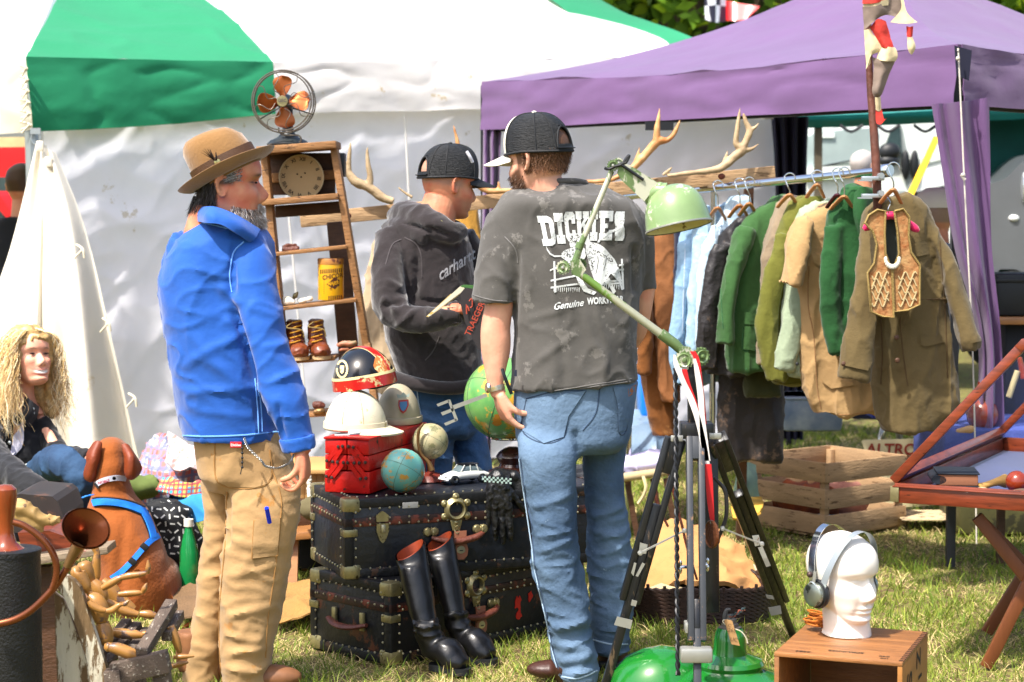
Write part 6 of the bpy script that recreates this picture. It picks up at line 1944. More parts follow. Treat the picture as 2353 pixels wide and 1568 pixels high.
for i,(x,y,hw,lab)in enumerate([(1512,505,22,'brown wooden hanger furthest along the rail'),(1650,478,20,'dark wooden hanger behind the lamp shade'),(1700,472,22,'orange wooden hanger over the denim jackets'),(1722,468,20,'orange wooden hanger just before the green jacket'),(1815,448,24,'pale wooden hanger standing above the tan jacket'),(1878,425,20,'tall brown hanger rising above the rail'),(1925,448,20,'dark plum hanger over the sand shirt'),(1940,452,26,'orange hanger beside the deep green shirt'),(2053,436,24,'orange brown hanger inside the khaki coat'),(1592,500,18,'hanger of the first pale denim jacket')]):
 hanger(x,y,hw,RY(x)-.06,lab,{6:mat('plum lacquer','3c1018',rough=.3)}.get(i))
fp=thing('flagpole','rusty brown flagpole clamped upright to the end of the clothes rail','pole',(P(2020,500,7.6).x,7.6,0))
a_=PX(a4,735,-60,7.66);b_=PX(a4,800,1280,7.6)
MB().tube([(*a_,.012),(*PX(a4,752,500,7.64),.014),(*PX(a4,775,800,7.62),.016),(*b_,.017),(b_.x+.01,7.72,1.22,.018)],0,14,True,3).build('pole',mat('rusty pole','5a3224',rough=.6,var=.35,scale=14,bump=.4),fp)
for y in(1120,1230):
 mb=MB();c=PX(a4,770,y,7.56)
 mb.box(c,(.085,.03,.016),None,.003);mb.cyl(c+Vector((.03,-.02,.01)),c+Vector((.03,.03,.01)),.011,12);mb.box(c+Vector((-.03,0,-.008)),(.05,.035,.006))
 mb.build('clamp',m_steel,fp)
fl=thing('union_flag','tattered faded union flag drooping from the rusty pole','flag',(PX(a4,740,0,7.6).x,7.6,PX(a4,740,400,7.6).z))
m_fr=mat('faded flag red','c0362c',rough=.85,var=.15,bump=.3);m_fc=mat('faded flag cream','cdbd96',rough=.9,var=.12,bump=.3,bscale=30);m_fb=mat('faded flag navy grey','7a6b60',rough=.9,var=.15,bump=.3,bscale=30)
def fpatch(rows,m,nm,seed,off=.0):
 g=sheet_noise(px_sheet([[a4(x,y)+(7.585+off+dy,)for x,y,dy in r]for r in rows],7,7),.010,9,seed,ridge=.004)
 MB().grid(g,.0012).build(nm,m,fl)
fpatch([[(705,-60,0),(790,-60,-.03),(870,-60,0)],[(706,-20,0),(790,-22,-.03),(870,-26,0)],[(706,25,0),(790,20,-.03),(868,-4,0)]],m_fr,'red_stripe',3)
fpatch([[(706,15,0),(790,12,-.03),(868,-5,0)],[(706,50,0),(790,42,-.03),(868,34,0)]],m_fc,'white_stripe',4)
fpatch([[(706,45,0),(790,38,-.03),(870,0,0),(955,-20,.01)],[(710,110,0),(790,90,-.03),(870,70,0),(975,90,.01)],[(715,195,0),(780,135,-.03),(850,95,0),(985,120,.0)]],m_fb,'navy_field',5,.004)
fpatch([[(940,-30,0),(950,-35,0),(958,-30,0)],[(945,60,0),(965,65,0),(985,80,0)],[(880,140,0),(985,150,-.01),(1050,140,0)]],m_fc,'white_stripe',6,-.006)
fpatch([[(980,165,0),(1000,170,-.01),(1020,165,0)],[(985,230,0),(1005,235,-.01),(1018,230,0)]],m_fr,'red_stripe',7)
fpatch([[(985,232,0),(1005,236,-.01),(1018,232,0)],[(990,300,0),(1015,295,-.01),(1032,290,0)],[(1002,335,0),(1012,342,0),(1022,335,0)]],m_fc,'white_stripe',8)
fpatch([[(716,190,0),(740,185,-.01),(755,180,0)],[(720,300,0),(770,300,-.02),(830,305,0)],[(725,380,0),(750,375,-.01),(768,340,0)],[(728,435,0),(738,425,0),(755,400,0)]],m_fc,'white_stripe',9,-.002)
fpatch([[(750,175,0),(800,120,-.02),(850,135,0)],[(790,240,0),(820,220,-.02),(880,215,0)],[(825,300,0),(860,300,-.02),(905,310,0)]],m_fr,'red_stripe',10,-.006)
fpatch([[(830,290,0),(870,295,-.02),(908,300,0)],[(800,345,0),(860,350,-.02),(922,350,0)],[(795,375,0),(850,385,-.02),(915,385,0)]],m_fc,'white_stripe',11,-.008)
fpatch([[(770,360,0),(840,380,-.02),(915,380,0)],[(775,450,0),(830,450,-.02),(880,455,0)],[(768,560,0),(800,570,-.02),(835,580,0)],[(775,605,0),(800,612,0),(818,605,0)]],m_fb,'navy_field',12)
fpatch([[(785,610,0),(800,612,-.01),(815,608,0)],[(790,690,0),(808,700,0),(824,690,0)]],m_fc,'white_stripe',13)
fpatch([[(790,692,0),(808,700,0),(828,688,0)],[(790,740,0),(815,735,0),(840,745,0)],[(795,775,0),(820,782,0),(855,745,0)]],m_fr,'red_stripe',14)
# ---- timber rail with antlers
pl=thing('timber_plank','long weathered timber plank carrying the antlers across the stall','plank',(P(1240,455,8.6).x,8.6,0))
pa,pb=PX(a2,318,1385,8.55),PX(a3,1722,1085,8.6)
MB().beam(pa,pb,.045,S(32,8.6),(0,0,1),.004).build('board',m_woodr,pl)
MB().beam((pb.x-.10,8.9,0),(pb.x-.10,8.68,pb.z),.04,.04).build('post',m_woodd,pl)
for f,x,y in((a2,613,1355),(a3,1390,1108)):
 MB().ball(PX(f,x,y,8.51),(.016,.012,.013),12,8).build('bolt_head',mat('rusty iron','6a3422',rough=.8),pl)
m_ant=mat('grey brown antler','8d7656',rough=.6,var=.2,scale=12,bump=.5,bscale=30,col2='c3ab86',mix=.45)
m_ant2=mat('amber antler','a5622a',rough=.45,var=.25,scale=9,bump=.3,bscale=30,col2='d9b27c',mix=.4)
def antler(label,m,f,Y,lines):
 mb=MB()
 for l in lines:mb.merge(pt(f,ZA,l,Y,12,5))
 g=fuse(mb,.004,2);wr(g,.003,22,seed=int(Y*10))
 v=g.arr()
 return single(g,'antler',m,label,'antler','antlers along the plank')
antler('grey antler curving up beside the ladder shelf',m_ant,a2,8.5,[[(900,1265,24),(830,1240,28),(770,1195,30),(720,1165,30),(660,1140,30),(620,1090,24),(600,1030,12),(598,1020,6)],[(615,1085,20),(622,1000,15),(628,930,10),(630,893,4)],[(745,1160,26),(755,1110,20),(742,1040,17),(735,960,11),(738,922,4)],[(665,1150,16),(690,1178,10),(720,1185,5)]])
antler('slender brown antler tip behind the hooded man',m_ant,a2,8.5,[[(1020,1240,12),(980,1215,10),(945,1190,7),(930,1175,3)]])
antler('amber antler with one spike showing over the black cap',m_ant2,a2,8.52,[[(1310,960,16),(1300,880,12),(1284,820,8),(1275,783,3)],[(1310,960,16),(1350,1060,22),(1410,1140,22),(1480,1195,20),(1560,1200,18),(1660,1195,15)],[(1556,1200,14),(1560,1160,9),(1556,1135,3)]])
antler('amber two pointed antler rising left of the lamp joint',m_ant2,a3,8.5,[[(700,1130,16),(800,1080,22),(860,1030,24),(930,950,26),(990,890,28),(1050,880,18),(1090,840,15),(1120,780,9),(1128,755,3)],[(980,890,26),(985,820,20),(995,740,12),(1001,678,3)],[(835,1050,16),(860,990,12),(875,925,3)],[(500,1140,10),(600,1140,14),(700,1130,16)]])
antler('pale grey antler branching at the far end of the plank',m_ant,a3,8.5,[[(1050,1105,12),(1200,1085,16),(1330,1070,22),(1400,1045,26),(1470,985,28),(1520,940,30),(1480,900,20),(1490,800,15),(1500,720,9),(1506,672,3)],[(1515,940,28),(1545,880,22),(1565,820,22),(1540,760,15),(1527,712,6)],[(1565,820,18),(1600,800,12),(1626,770,4)],[(1530,945,20),(1580,935,13),(1624,902,4)],[(1395,1045,16),(1415,990,10),(1430,940,3)],[(1020,1100,10),(1060,1070,10),(1078,1050,4)]])
def hung(label,name,m,Y,rows,seed,cat='coat',lines=()):
 t=garment(label,name,m,Y,rows,[],.06,seed,cat)
 t['group']='coats hung on the plank'
 return t
hung('long beige raincoat hanging behind the hooded man','raincoat',cloth('beige gaberdine','b09a7c'),8.8,[(545,870,900),(570,850,960),(650,838,980),(760,830,990),(850,832,1000),(905,850,990)],41)
hung('mustard jacket hanging between the two capped men','jacket',cloth('mustard corduroy','b98a3c'),8.8,[(470,1060,1090),(500,1045,1098),(560,1042,1106),(640,1050,1108),(800,1055,1108)],43,'jacket')
def tub(label,f,x0,y0,x1,y1,Y,m,name='storage_box',group='boxes under the clothes rail'):
 a=PX(f,x0,y1,Y);b=PX(f,x1,y0,Y)
 w,h=b.x-a.x,b.z-max(a.z,0)
 t=thing(name,label,'box',((a.x+b.x)/2,Y+.18,max(a.z,0)),group)
 MB().box((0,0,h/2),(w*.92,.32,h),None,.02,1.08).build('tub',m,t,local=True)
 MB().box((0,0,h*.95),(w,.36,h*.1),None,.01).build('lid',m,t,local=True)
mb_=mat('bright blue plastic','1a86e8',rough=.4)
tub('bright blue plastic box behind the rust jacket',b3,880,850,1000,1210,9.6,mb_)
tub('royal blue crate standing in the grass behind the khaki coat',b4,760,1030,1080,1225,11.0,mat('royal blue plastic','1238b0',rough=.4))
tub('clear plastic tub of odds and ends under the rail',b4,195,1080,600,1300,10.6,mat('milky plastic','9aa6ac',rough=.3,col2='5b6f86',scale=10,spots='b04a60',spot_scale=14,spot_amount=.1))
st=thing('chrome_stand','chrome hoop foot and upright standing in the grass behind the sign','stand',(PX(b4,940,1340,11).x,11,0))
MB().tube([P(2018,1050,10.9),P(2030,985,10.9),P(2045,962,10.95),P(2070,956,11),P(2095,962,11.05),P(2112,985,11.1),P(2135,1060,11.1)],.018,12,True,4).build('hoop',m_chrome,st)
MB().cyl(P(2065,900,11),P(2068,1080,11),.02,14).build('upright',mat('brushed tube','8a8878',rough=.4,metal=.6),st)
tarp=MB().grid(sheet_noise(px_sheet([[(1428,1085,9.2),(1470,1086,9.1),(1545,1070,9.2)],[(1430,1040,9.25),(1475,1030,9.15),(1545,1030,9.25)],[(1432,985,9.5),(1480,975,9.4),(1540,1000,9.5)],[(1432,960,9.8),(1480,950,9.8),(1535,985,9.8)]],10,14),.03,4,5,ridge=.04),.004)
single(tarp,'tarpaulin',mat('grey blue tarpaulin','6d8296',rough=.35,var=.2,scale=6,bump=.4,bscale=20),'crumpled grey blue tarpaulin heaped on the camp bed','tarpaulin')
lil=MB().grid(sheet_noise(px_sheet([[(1425,1090,9.0),(1480,1090,8.95),(1535,1082,9.0)],[(1425,1070,8.98),(1480,1062,8.93),(1540,1060,9.0)],[(1428,1052,9.1),(1480,1040,9.1),(1540,1042,9.1)]],8,12),.02,7,9,ridge=.02),.006)
single(lil,'folded_cloth',mat('lilac cotton','b9b4d4',rough=.9),'lilac cloth lying along the edge of the camp bed','cloth')
cb=thing('camp_bed','low canvas camp bed behind the tripod','camp bed',(P(1470,1100,8.95).x,8.95,0))
MB().tube([(*P(1300,1112,8.9),.02),(*P(1430,1098,8.9),.02),(*P(1540,1082,8.95),.02)],0,10,True,2).build('side_rail',mat('canvas covered rail','b7a47c',rough=.9),cb)
g=px_sheet([[(1300,1110,8.9),(1545,1080,8.95)],[(1300,1070,9.6),(1545,1045,9.6)]],2,2)
MB().grid(g,.01).build('canvas',mat('dark canvas','2a2c30',rough=.9),cb)
for x in(1440,1500,1530):
 MB().beam(P(x,1100,8.95),(P(x,1100,8.95).x+.05,8.95,0),.025,.025).build('leg',m_woodd,cb)
tube_line([P(1478,1095,8.88),P(1484,1120,8.86),P(1478,1140,8.86),P(1466,1158,8.86)],.008,4).build('tie_strap',mat('canvas tie','cdb98e',rough=.9),cb)
# ========= trunks and what stands on them
m_tr=mat('blue black trunk fibre','10151f',rough=.42,var=.3,scale=5,bump=.3,bscale=35,spots='3a2a20',spot_scale=13,spot_amount=.14,spec=.6)
m_tr2=mat('worn black trunk fibre','15161a',rough=.45,var=.35,scale=5,bump=.35,bscale=35,spots='5a3524',spot_scale=9,spot_amount=.22,spec=.5)
m_bind=mat('black trunk binding','0d0e10',rough=.5,var=.3,bump=.3,bscale=50,spots='4a3222',spot_scale=16,spot_amount=.2)
m_brs=mat('tarnished brass plate','9a9068',rough=.38,metal=.75,var=.25,scale=30,spots='4e4428',spot_scale=40,spot_amount=.15)
m_stud=mat('brass studs','b4ad90',rough=.35,metal=.7)
m_lea=mat('cracked brown leather','5a2c1e',rough=.55,var=.3,scale=25,bump=.5,bscale=60)
m_red=mat('red enamel chips','c02010',rough=.6)
def hasp(t,x,z):
 """round porthole plate, leather tag below it with disc"""
 mb=MB()
 mb.lathe([(.024,-.008),(.040,-.008),(.042,-.004),(.036,.004),(.030,.010),(.026,.008),(.024,.0),(.024,-.008)],(x,-.012,z),(0,-1,0),28,caps=False)
 mb.build('hasp_ring',m_brs,t,local=True)
 mb=MB()
 for a in(0,60,120,180,240,300):
  c=math.cos(math.radians(a+30))*.047;s_=math.sin(math.radians(a+30))*.044
  mb.lathe([(0,.004),(.010,.003),(.013,0),(.013,-.004)],(x+c,-.010,z+s_),(0,-1,0),12)
  mb.ball((x+c,-.015,z+s_),(.004,.003,.004),8,6)
 mb.prism([(-.022,-.035),(.022,-.035),(.013,-.072),(-.013,-.072)],.006,((x,-.011,z),(1,0,0),(0,0,1)))
 fuse(mb,.0025,1).build('hasp_plate',m_brs,t,local=True)
 MB().tube([(x+.008*math.cos(a),-.018-.006*abs(math.sin(a)),z-.066+.013*math.sin(a))for a in np.linspace(0,6.28,13)],.0022,6,False).build('staple',m_brs,t,local=True)
 l=MB().prism([(-.021,0),(.021,0),(.019,-.04),(.026,-.062),(.022,-.084),(.010,-.096),(-.010,-.096),(-.022,-.084),(-.026,-.062),(-.019,-.04)],.007,((x+.012,-.020,z-.072),(1,0,0),(0,.05,1)))
 lo_=l.build('lock_tag',mat('tan leather tag','8e5a42',rough=.6,var=.15),t,local=True)
 MB().lathe([(0,.004),(.015,.003),(.017,0)],(x+.012,-.024,z-.137),(0,-1,0),20).build('lock_disc',m_stud,lo_,local=True)
 MB().box((x+.012,-.029,z-.137),(.012,.002,.003)).build('key_slot',m_plast,lo_,local=True)
def latch(t,x,z):
 mb=MB()
 mb.prism([(-.020,.0),(-.022,.02),(-.010,.030),(0,.036),(.010,.030),(.022,.02),(.020,.0)],.006,((x,-.010,z),(1,0,0),(0,0,1)))
 mb.prism([(-.020,-.006),(.020,-.006),(.022,-.03),(.010,-.062),(0,-.072),(-.010,-.062),(-.022,-.03)],.008,((x,-.012,z),(1,0,0),(0,0,1)))
 mb.build('latch',m_brs,t,local=True)
 MB().box((x,-.020,z-.022),(.016,.012,.028),None,.004).build('latch_bolt',m_stud,t,local=True)
def trunk(label,base,rz,L_,D_,H_,m,lid,hx,lx,end=True):
 t=thing('travel_trunk',label,'trunk',base,None,rz)
 b_=MB().box((L_/2,D_/2,H_/2),(L_,D_,H_),None,.012)
 b_=eval_mesh(b_,lambda o:setattr(o.modifiers.new('s','SUBSURF'),'levels',0))
 MB().box((L_/2,D_/2,H_/2),(L_,D_,H_),None,.010).build('case',m,t,local=True)
 MB().box((L_/2,D_/2,lid),(L_+.008,D_+.008,.030),None,.003).build('lid_band',mat('dark brown band','2c1710',rough=.5,var=.4,spots='6a3020',spot_scale=15,spot_amount=.3),t,local=True)
 st=[]
 for(x,y)in((0,0),(L_,0),(0,D_),(L_,D_)):
  MB().box((x+(.013 if x==0 else-.013),y+(.013 if y==0 else-.013),H_/2),(.034,.034,H_+.006),None,.006).build('edge_binding',m_bind,t,local=True)
  for z in(0,H_):
   mb=MB().box((x+(.024 if x==0 else-.024),y+(.024 if y==0 else-.024),z+(.020 if z==0 else-.020)),(.060,.060,.050),None,.010)
   mb.build('corner_cap',m_brs,t,local=True)
  MB().box((x+(.018 if x==0 else-.018),y+(.018 if y==0 else-.018),lid-.035),(.048,.048,.026),None,.004).build('corner_clip',m_brs,t,local=True)
 for y in(0,D_):
  for z in(0,H_):
   MB().box((L_/2,y+(.012 if y==0 else-.012),z+(.014 if z==0 else-.014)),(L_-.03,.032,.034),None,.005).build('edge_binding',m_bind,t,local=True)
 for x in(0,L_):
  for z in(0,H_):
   MB().box((x+(.012 if x==0 else-.012),D_/2,z+(.014 if z==0 else-.014)),(.032,D_-.03,.034),None,.005).build('edge_binding',m_bind,t,local=True)
 sd=MB()
 def s1(x,y,z):sd.ball((x,y,z),.0042,6,4)
 for k in range(int(L_/.034)):
  x=.05+k*.034
  if x>L_-.04:break
  for z in(.030,H_-.032,lid-.008):s1(x,-.005,z)
  s1(x,.028,H_+.004);s1(x,-.006,lid+.012)if k%2 else None
 for k in range(int(D_/.032)):
  y=.04+k*.032
  if y>D_-.03:break
  for z in(.030,H_-.030,lid+.006):s1(-.005,y,z)
  s1(.028,y,H_+.004)
 for k in range(int(H_/.030)):
  z=.04+k*.030
  if z>H_-.03:break
  s1(.034,-.006,z);s1(-.006,.032,z);s1(-.006,D_-.03,z);s1(L_-.034,-.006,z)
 so_=sd.build('stud',m_stud,t,local=True);so_['kind']='stuff'
 hasp(t,hx,lid+.026);latch(t,lx,lid)
 for sx in(-1,1):
  x=hx+sx*.088
  MB().lathe([(0,.006),(.012,.005),(.016,0),(.016,-.004)],(x-.012,-.008,lid-.045),(0,-1,0),12).build('handle_plate',m_brs,t,local=True)
  MB().lathe([(0,.006),(.012,.005),(.016,0),(.016,-.004)],(x+.012,-.008,lid-.045),(0,-1,0),12).build('handle_plate',m_brs,t,local=True)
  MB().tube([(x,-.012,lid-.03),(x,-.032,lid-.045),(x,-.024,lid-.065)],.0025,6,True,3).build('handle_ring',m_brs,t,local=True)
 MB().tube([(hx-.092,-.024,lid-.062,.009),(hx-.06,-.034,lid-.072,.013),(hx,-.036,lid-.078,.015),(hx+.06,-.034,lid-.068,.014),(hx+.092,-.024,lid-.055,.009)],0,12,True,4,.8).build('handle',m_lea,t,local=True)
 if end:
  for y in(.13,.27):
   MB().box((-.008,y,H_*.47),(.012,.020,.062),None,.003).build('handle_plate',m_brs,t,local=True)
  MB().tube([(-.012,.105,H_*.44,.012),(-.028,.15,H_*.40,.016),(-.034,.20,H_*.385,.018),(-.028,.25,H_*.40,.016),(-.012,.295,H_*.44,.012)],0,12,True,4,.55).build('handle',m_lea,t,local=True)
 return t
p0=G(898,1528,0)
T1=trunk('lower black travel trunk standing in the grass, red paint chips on its front',(p0.x,p0.y,0),math.radians(46),.94,.40,.265,m_tr2,.185,.385,-.5+.66,True)
rng=np.random.default_rng(2)
for x,z,r in((.60,.12,.030),(.607,.075,.024),(.66,.135,.022)):
 MB().prism([(r*rng.uniform(.35,1.1)*.7*math.cos(a),r*rng.uniform(.45,1.1)*math.sin(a))for a in np.linspace(0,5.9,13)],.002,((x,-.0015,z),(1,0,0),(0,0,1))).build('red_paint_chip',m_red,T1,local=True)
p1=G(794,1330,.268)
T2=trunk('upper blue black travel trunk with brass corners, stacked on the lower one',(p1.x,p1.y,.268),math.radians(21),.96,.42,.262,m_tr,.185,.385,.125,False)
MB().box((.225,-.004,.234),(.055,.003,.020),None,.001).build('paper_label',mat('old paper','b9b7b0',rough=.8),T2,local=True)
ZT=.268+.262+.004
# ---- red cantilever toolbox
m_rt=mat('scuffed red enamel','b8140f',rough=.4,var=.15,scale=5,bump=.25,bscale=40,spots='3a1c16',spot_scale=22,spot_amount=.08,spec=.5)
m_iron=mat('dark iron rivet','4a3a36',rough=.5,metal=.5)
pt0=G(746,1131,ZT)
tbx=thing('toolbox','scuffed red cantilever toolbox under the pale helmets','toolbox',(pt0.x,pt0.y,ZT),None,math.radians(-19))
W_,LT=.165,.52
MB().box((W_/2,LT/2,.037),(W_,LT,.074),None,.004).build('lower_box',m_rt,tbx,local=True)
for sx in(0,1):
 for k,(z0,h)in enumerate(((.078,.050),(.131,.050))):
  MB().box((W_*(.25+.5*sx),LT/2,z0+h/2),(W_/2-.004,LT,h),None,.003).build('tray',m_rt,tbx,local=True)
 MB().box((W_*(.25+.5*sx),LT/2,.187),(W_/2+.002,LT+.01,.008),Matrix.Rotation((.06 if sx else-.06),3,'Y'),.002).build('lid',m_rt,tbx,local=True)
for k,(xa,za,xb,zb)in enumerate([(.010,.055,.052,.105),(.030,.052,.075,.105),(.012,.108,.055,.158),(.034,.106,.072,.160),(.155,.055,.113,.105),(.135,.052,.090,.105),(.153,.108,.110,.158),(.131,.106,.093,.160)]):
 a,b=Vector((xa,-.004,za)),Vector((xb,-.005-.002*(k%2),zb))
 ao=MB().beam(a,b,.015,.004,(0,1,0)).build('arm',m_rt,tbx,local=True)
 for c in(a,b):MB().lathe([(0,.004),(.005,.003),(.006,0)],c+Vector((0,-.004,0)),(0,-1,0),10).build('rivet',m_iron,ao,local=True)
MB().tube([(.03,.02,.192),(.10,.05,.196),(.105,.30,.197),(.03,.33,.192)],.0045,8,True,3).build('handle',m_steel,tbx,local=True)
# ---- helmets
def helmet_shell(c,rx,ry,rz_,m,name,par,cut=-.15,wob=0.0):
 n,mm=48,22
 rings=[]
 for i in range(mm+1):
  t=math.pi/2-(math.pi/2+cut*-1+.0)*i/mm if False else(math.pi/2)*(1-i/mm*(1-cut))
  rings.append([Vector((c[0]+rx*math.cos(t)*math.cos(a),c[1]+ry*math.cos(t)*math.sin(a),c[2]+rz_*math.sin(t)))for a in np.linspace(0,2*math.pi,n,endpoint=False)])
 inn=[[Vector(c)+(p-Vector(c))*.95 for p in r]for r in reversed(rings)]
 mb=MB().loft(rings+inn,cap=False)
 return mb
m_hw=mat('ivory riding helmet','d9cfb4',rough=.45,var=.06,scale=7,bump=.12,spots='a89868',spot_scale=12,spot_amount=.1)
c=P(817,985,6.86)
h=thing('riding_helmet','ivory peaked helmet with a band, in front on the red toolbox','helmet',(c.x,c.y,c.z),'helmets')
hc=(c.x,c.y,c.z)
MBs=helmet_shell(hc,.108,.125,.135,m_hw,'shell',h,0)
MBs.build('shell',m_hw,h)
MB().loft([[Vector((c.x+(.110+k)*math.cos(a),c.y+(.127+k)*math.sin(a),c.z+z))for a in np.linspace(0,2*math.pi,48,endpoint=False)]for k,z in((0,.004),(.002,.006),(.0,.026),(-.004,.026))],cap=False).build('band',m_hw,h)
rows=[]
for i in range(7):
 v=i/6;rows.append([[c.x+(.106+.060*v*max(0,math.cos(a))**1.2)*math.cos(a),c.y+(.122+.03*v*max(0,math.cos(a+.35)))*math.sin(a)-.018*v,c.z+.006-.020*v]for a in np.linspace(-1.7,1.2,30)])
MB().grid(np.array(rows),.006).build('peak',m_hw,h)
for sgn in(-.35,.35):
 tube_line([(c.x+.109*math.cos(t)*math.cos(1.57+sgn),c.y-.126*math.cos(t)*math.sin(1.57+sgn),c.z+.136*math.sin(t))for t in np.linspace(.2,1.5,10)],.0012,1,5).build('seam',mat('helmet seam','9c8f70',rough=.8),h)
c=P(915,962,7.12)
h=thing('riding_helmet','beige helmet with red and blue shield badge at the rear of the toolbox','helmet',(c.x,c.y,c.z),'helmets')
m_hb=mat('putty helmet','a99f86',rough=.5,var=.08,bump=.1)
helmet_shell((c.x,c.y,c.z),.080,.115,.125,m_hb,'shell',h,0).build('shell',m_hb,h)
MB().loft([[Vector((c.x+r*math.cos(a),c.y+(r+.035)*math.sin(a),c.z+z))for a in np.linspace(0,2*math.pi,40,endpoint=False)]for r,z in((.078,.012),(.086,.010),(.089,0),(.086,-.012),(.078,-.014))],cap=False).build('rolled_rim',m_hb,h)
sp=PX(b2,962,1135,6.995)
MB().prism([(-.018,.020),(.018,.022),(.019,0),(.010,-.020),(0,-.028),(-.010,-.020),(-.018,0)],.004,(sp,(1,.25,0),(0,.25,1))).build('shield',mat('badge red','a03028',rough=.5),h)
MB().prism([(-.013,.014),(.013,.016),(.014,0),(.007,-.014),(0,-.020),(-.008,-.014),(-.013,0)],.004,(sp+Vector((0,-.003,0)),(1,.25,0),(0,.25,1))).build('shield_field',mat('badge blue','3d6a94',rough=.5),h)
MB().prism([(-.02,0),(.02,.002),(.024,.016),(.01,.010),(0,.020),(-.01,.010),(-.024,.014)],.003,(sp+Vector((0,.002,.028)),(1,.25,0),(0,.3,1))).build('crown_print',mat('badge silver','8f9a90',rough=.5),h)
c=P(838,880,6.95)
tb=Matrix.Translation(c)@Matrix.Rotation(math.radians(-9),4,'Y')
h=thing('racing_helmet','glossy black crash helmet with red and cream stripe topping the pile','helmet',(c.x,c.y,c.z),'helmets')
m_hk=mat('chipped black enamel','101114',rough=.22,var=.3,spots='9a8c68',spot_scale=16,spot_amount=-.02,coat=.5)
m_hr=mat('chipped red enamel','b01a14',rough=.3,spots='cdbb88',spot_scale=24,spot_amount=.22,coat=.3)
m_hcr=mat('cream helmet stripe','d8c690',rough=.4,spots='7a3020',spot_scale=26,spot_amount=.15)
helmet_shell((0,0,0),.110,.125,.128,m_hk,'shell',h,0).xf(tb).build('shell',m_hk,h)
def hring(r0,z0,r1,z1,e=.003):return MB().loft([[Vector(((.110+r)*math.cos(a),(.125+r)*math.sin(a),z))for a in np.linspace(0,2*math.pi,56,endpoint=False)]for r,z in((r0,z0),(r0+e,z0),(r1+e,z1),(r1,z1))],cap=False)
hring(.001,-.012,-.001,.024).xf(tb).build('rim_band',m_hr,h)
hring(-.001,.025,-.003,.034,.003).xf(tb).build('rim_stripe',m_hcr,h)
def hstripe(off,w,m,name,e=1.015):
 rows=[]
 for t in np.linspace(.22,math.pi-.22,30):
  rows.append([[.110*e*math.cos(t)*math.cos(off)+s_*math.sin(off)*-1,.125*e*math.cos(t)*math.sin(off)+s_*math.cos(off),.128*e*math.sqrt(max(0,1-math.cos(t)**2-(s_/.125)**2*.99))]for s_ in np.linspace(-w,w,5)])
 MB().grid(np.array(rows),.001).xf(tb).build(name,m,h)
hstripe(-.55,.018,m_hr,'stripe');hstripe(-.55,.0215,m_hcr,'stripe_edge',1.008);hstripe(.9+math.pi/2,.008,m_hcr,'stripe',1.01)
for(f,x,y,r_,m_)in((b2,577,905,.019,m_hcr),(b2,828,870,.026,mat('scuffed orange transfer','b8662a',rough=.5,spots='d8c690',spot_scale=60,spot_amount=.4))):
 q0=PX(f,x,y,6.5);e=Vector((0,0,EYE));d_=(q0-e).normalized()
 for k in range(24 if m_ is m_hcr else 1):
  pass
 sh_=helmet_shell((0,0,0),.1115,.1265,.1295,None,'',None,0).xf(tb)
 if m_ is m_hcr:
  po=[]
  for k in range(22):
   a=math.radians(-70+k*320/21-90+20);po.append([(x+32*math.cos(a)+u,y+52*math.sin(a)+v)for u,v in((-7,-5),(6,-7),(8,5),(-5,7))])
  po.append([(x-14,y-22),(x+14,y-22),(x+12,y+18),(x,y+30),(x-12,y+18)])
  lay_px(po,.001,sh_,'laurel_badge',m_,h,fn=f,maxlen=.01)
 else:
  lay_px([[(x+52*math.cos(a)*(1+.06*math.sin(5*a)),y+62*math.sin(a))for a in np.linspace(0,6.1,26)]],.001,sh_,'round_transfer',m_,h,fn=f,maxlen=.01)['kind']='stuff'
MB().tube([PX(b2,700,1010,6.93),PX(b2,780,1015,6.9),PX(b2,880,990,6.95)],.009,8,True,3).build('lining_edge',m_plast,h)
# ---- globes
def globe_mat(name,sea,land,spots,sc_=20):
 return mat(name,sea,rough=.35,col2=land,mix=.45,scale=sc_,spots=spots,spot_scale=sc_*1.3,spot_amount=.30,coat=.15,var=.1)
def globe(label,c,r,m,group='globes',rings=True):
 t=thing('globe',label,'globe',(c.x,c.y,c.z-r),group)
 MB().ball(c,r,48,32).build('ball',m,t)
 m_ln=mat('printed meridians','4a5a48',rough=.6)
 ax=Matrix.Rotation(.45,3,'Y')@Matrix.Rotation(-.4,3,'X')
 for k in range(3):
  a0=k*math.pi/3+.3
  MB().tube([c+ax@(Vector((math.cos(u)*math.cos(a0),math.cos(u)*math.sin(a0),math.sin(u)))*r*1.0)for u in np.linspace(0,2*math.pi,49)],r*.009,5,False).build('meridian',m_ln,t)
 MB().tube([c+ax@(Vector((math.cos(u),math.sin(u),0))*r)for u in np.linspace(0,2*math.pi,49)],r*.009,5,False).build('equator',m_ln,t)
 return t
c=P(925.4,1077,6.68);globe('turquoise globe standing loose at the front of the trunk',Vector((c.x,c.y,ZT+.0745)),.0745,globe_mat('turquoise globe','5aa0a0','6aa898','b88a3c'))
c=P(988.5,1014.5,6.98)
t=globe('small faded cream globe on a brass arm behind the turquoise one',c,.064,globe_mat('cream globe','9a9c7c','b8a880','7c7a58',22))
m_ob=mat('old brass','7a5c38',rough=.4,metal=.6,var=.2)
pt(b2,ZA,[(1090,1245,7),(1060,1290,10),(1055,1370,10),(1075,1440,10),(1120,1490,14),(1140,1540,20)],6.91,10).build('arm',m_ob,t)
MB().lathe([(.02,.10),(.012,.06),(.014,.03),(.045,.02),(.05,.008),(.055,0)],(P(990,1060,6.98).x,6.98,ZT),(0,0,1),28).build('base',mat('red brown base','6a2a20',rough=.4),t)
c=P(1161,917,6.98)
t=globe('large green and yellow globe on a dark turned wooden foot',c,.146,globe_mat('green yellow globe','3a8048','7fae5a','c99a34',8))
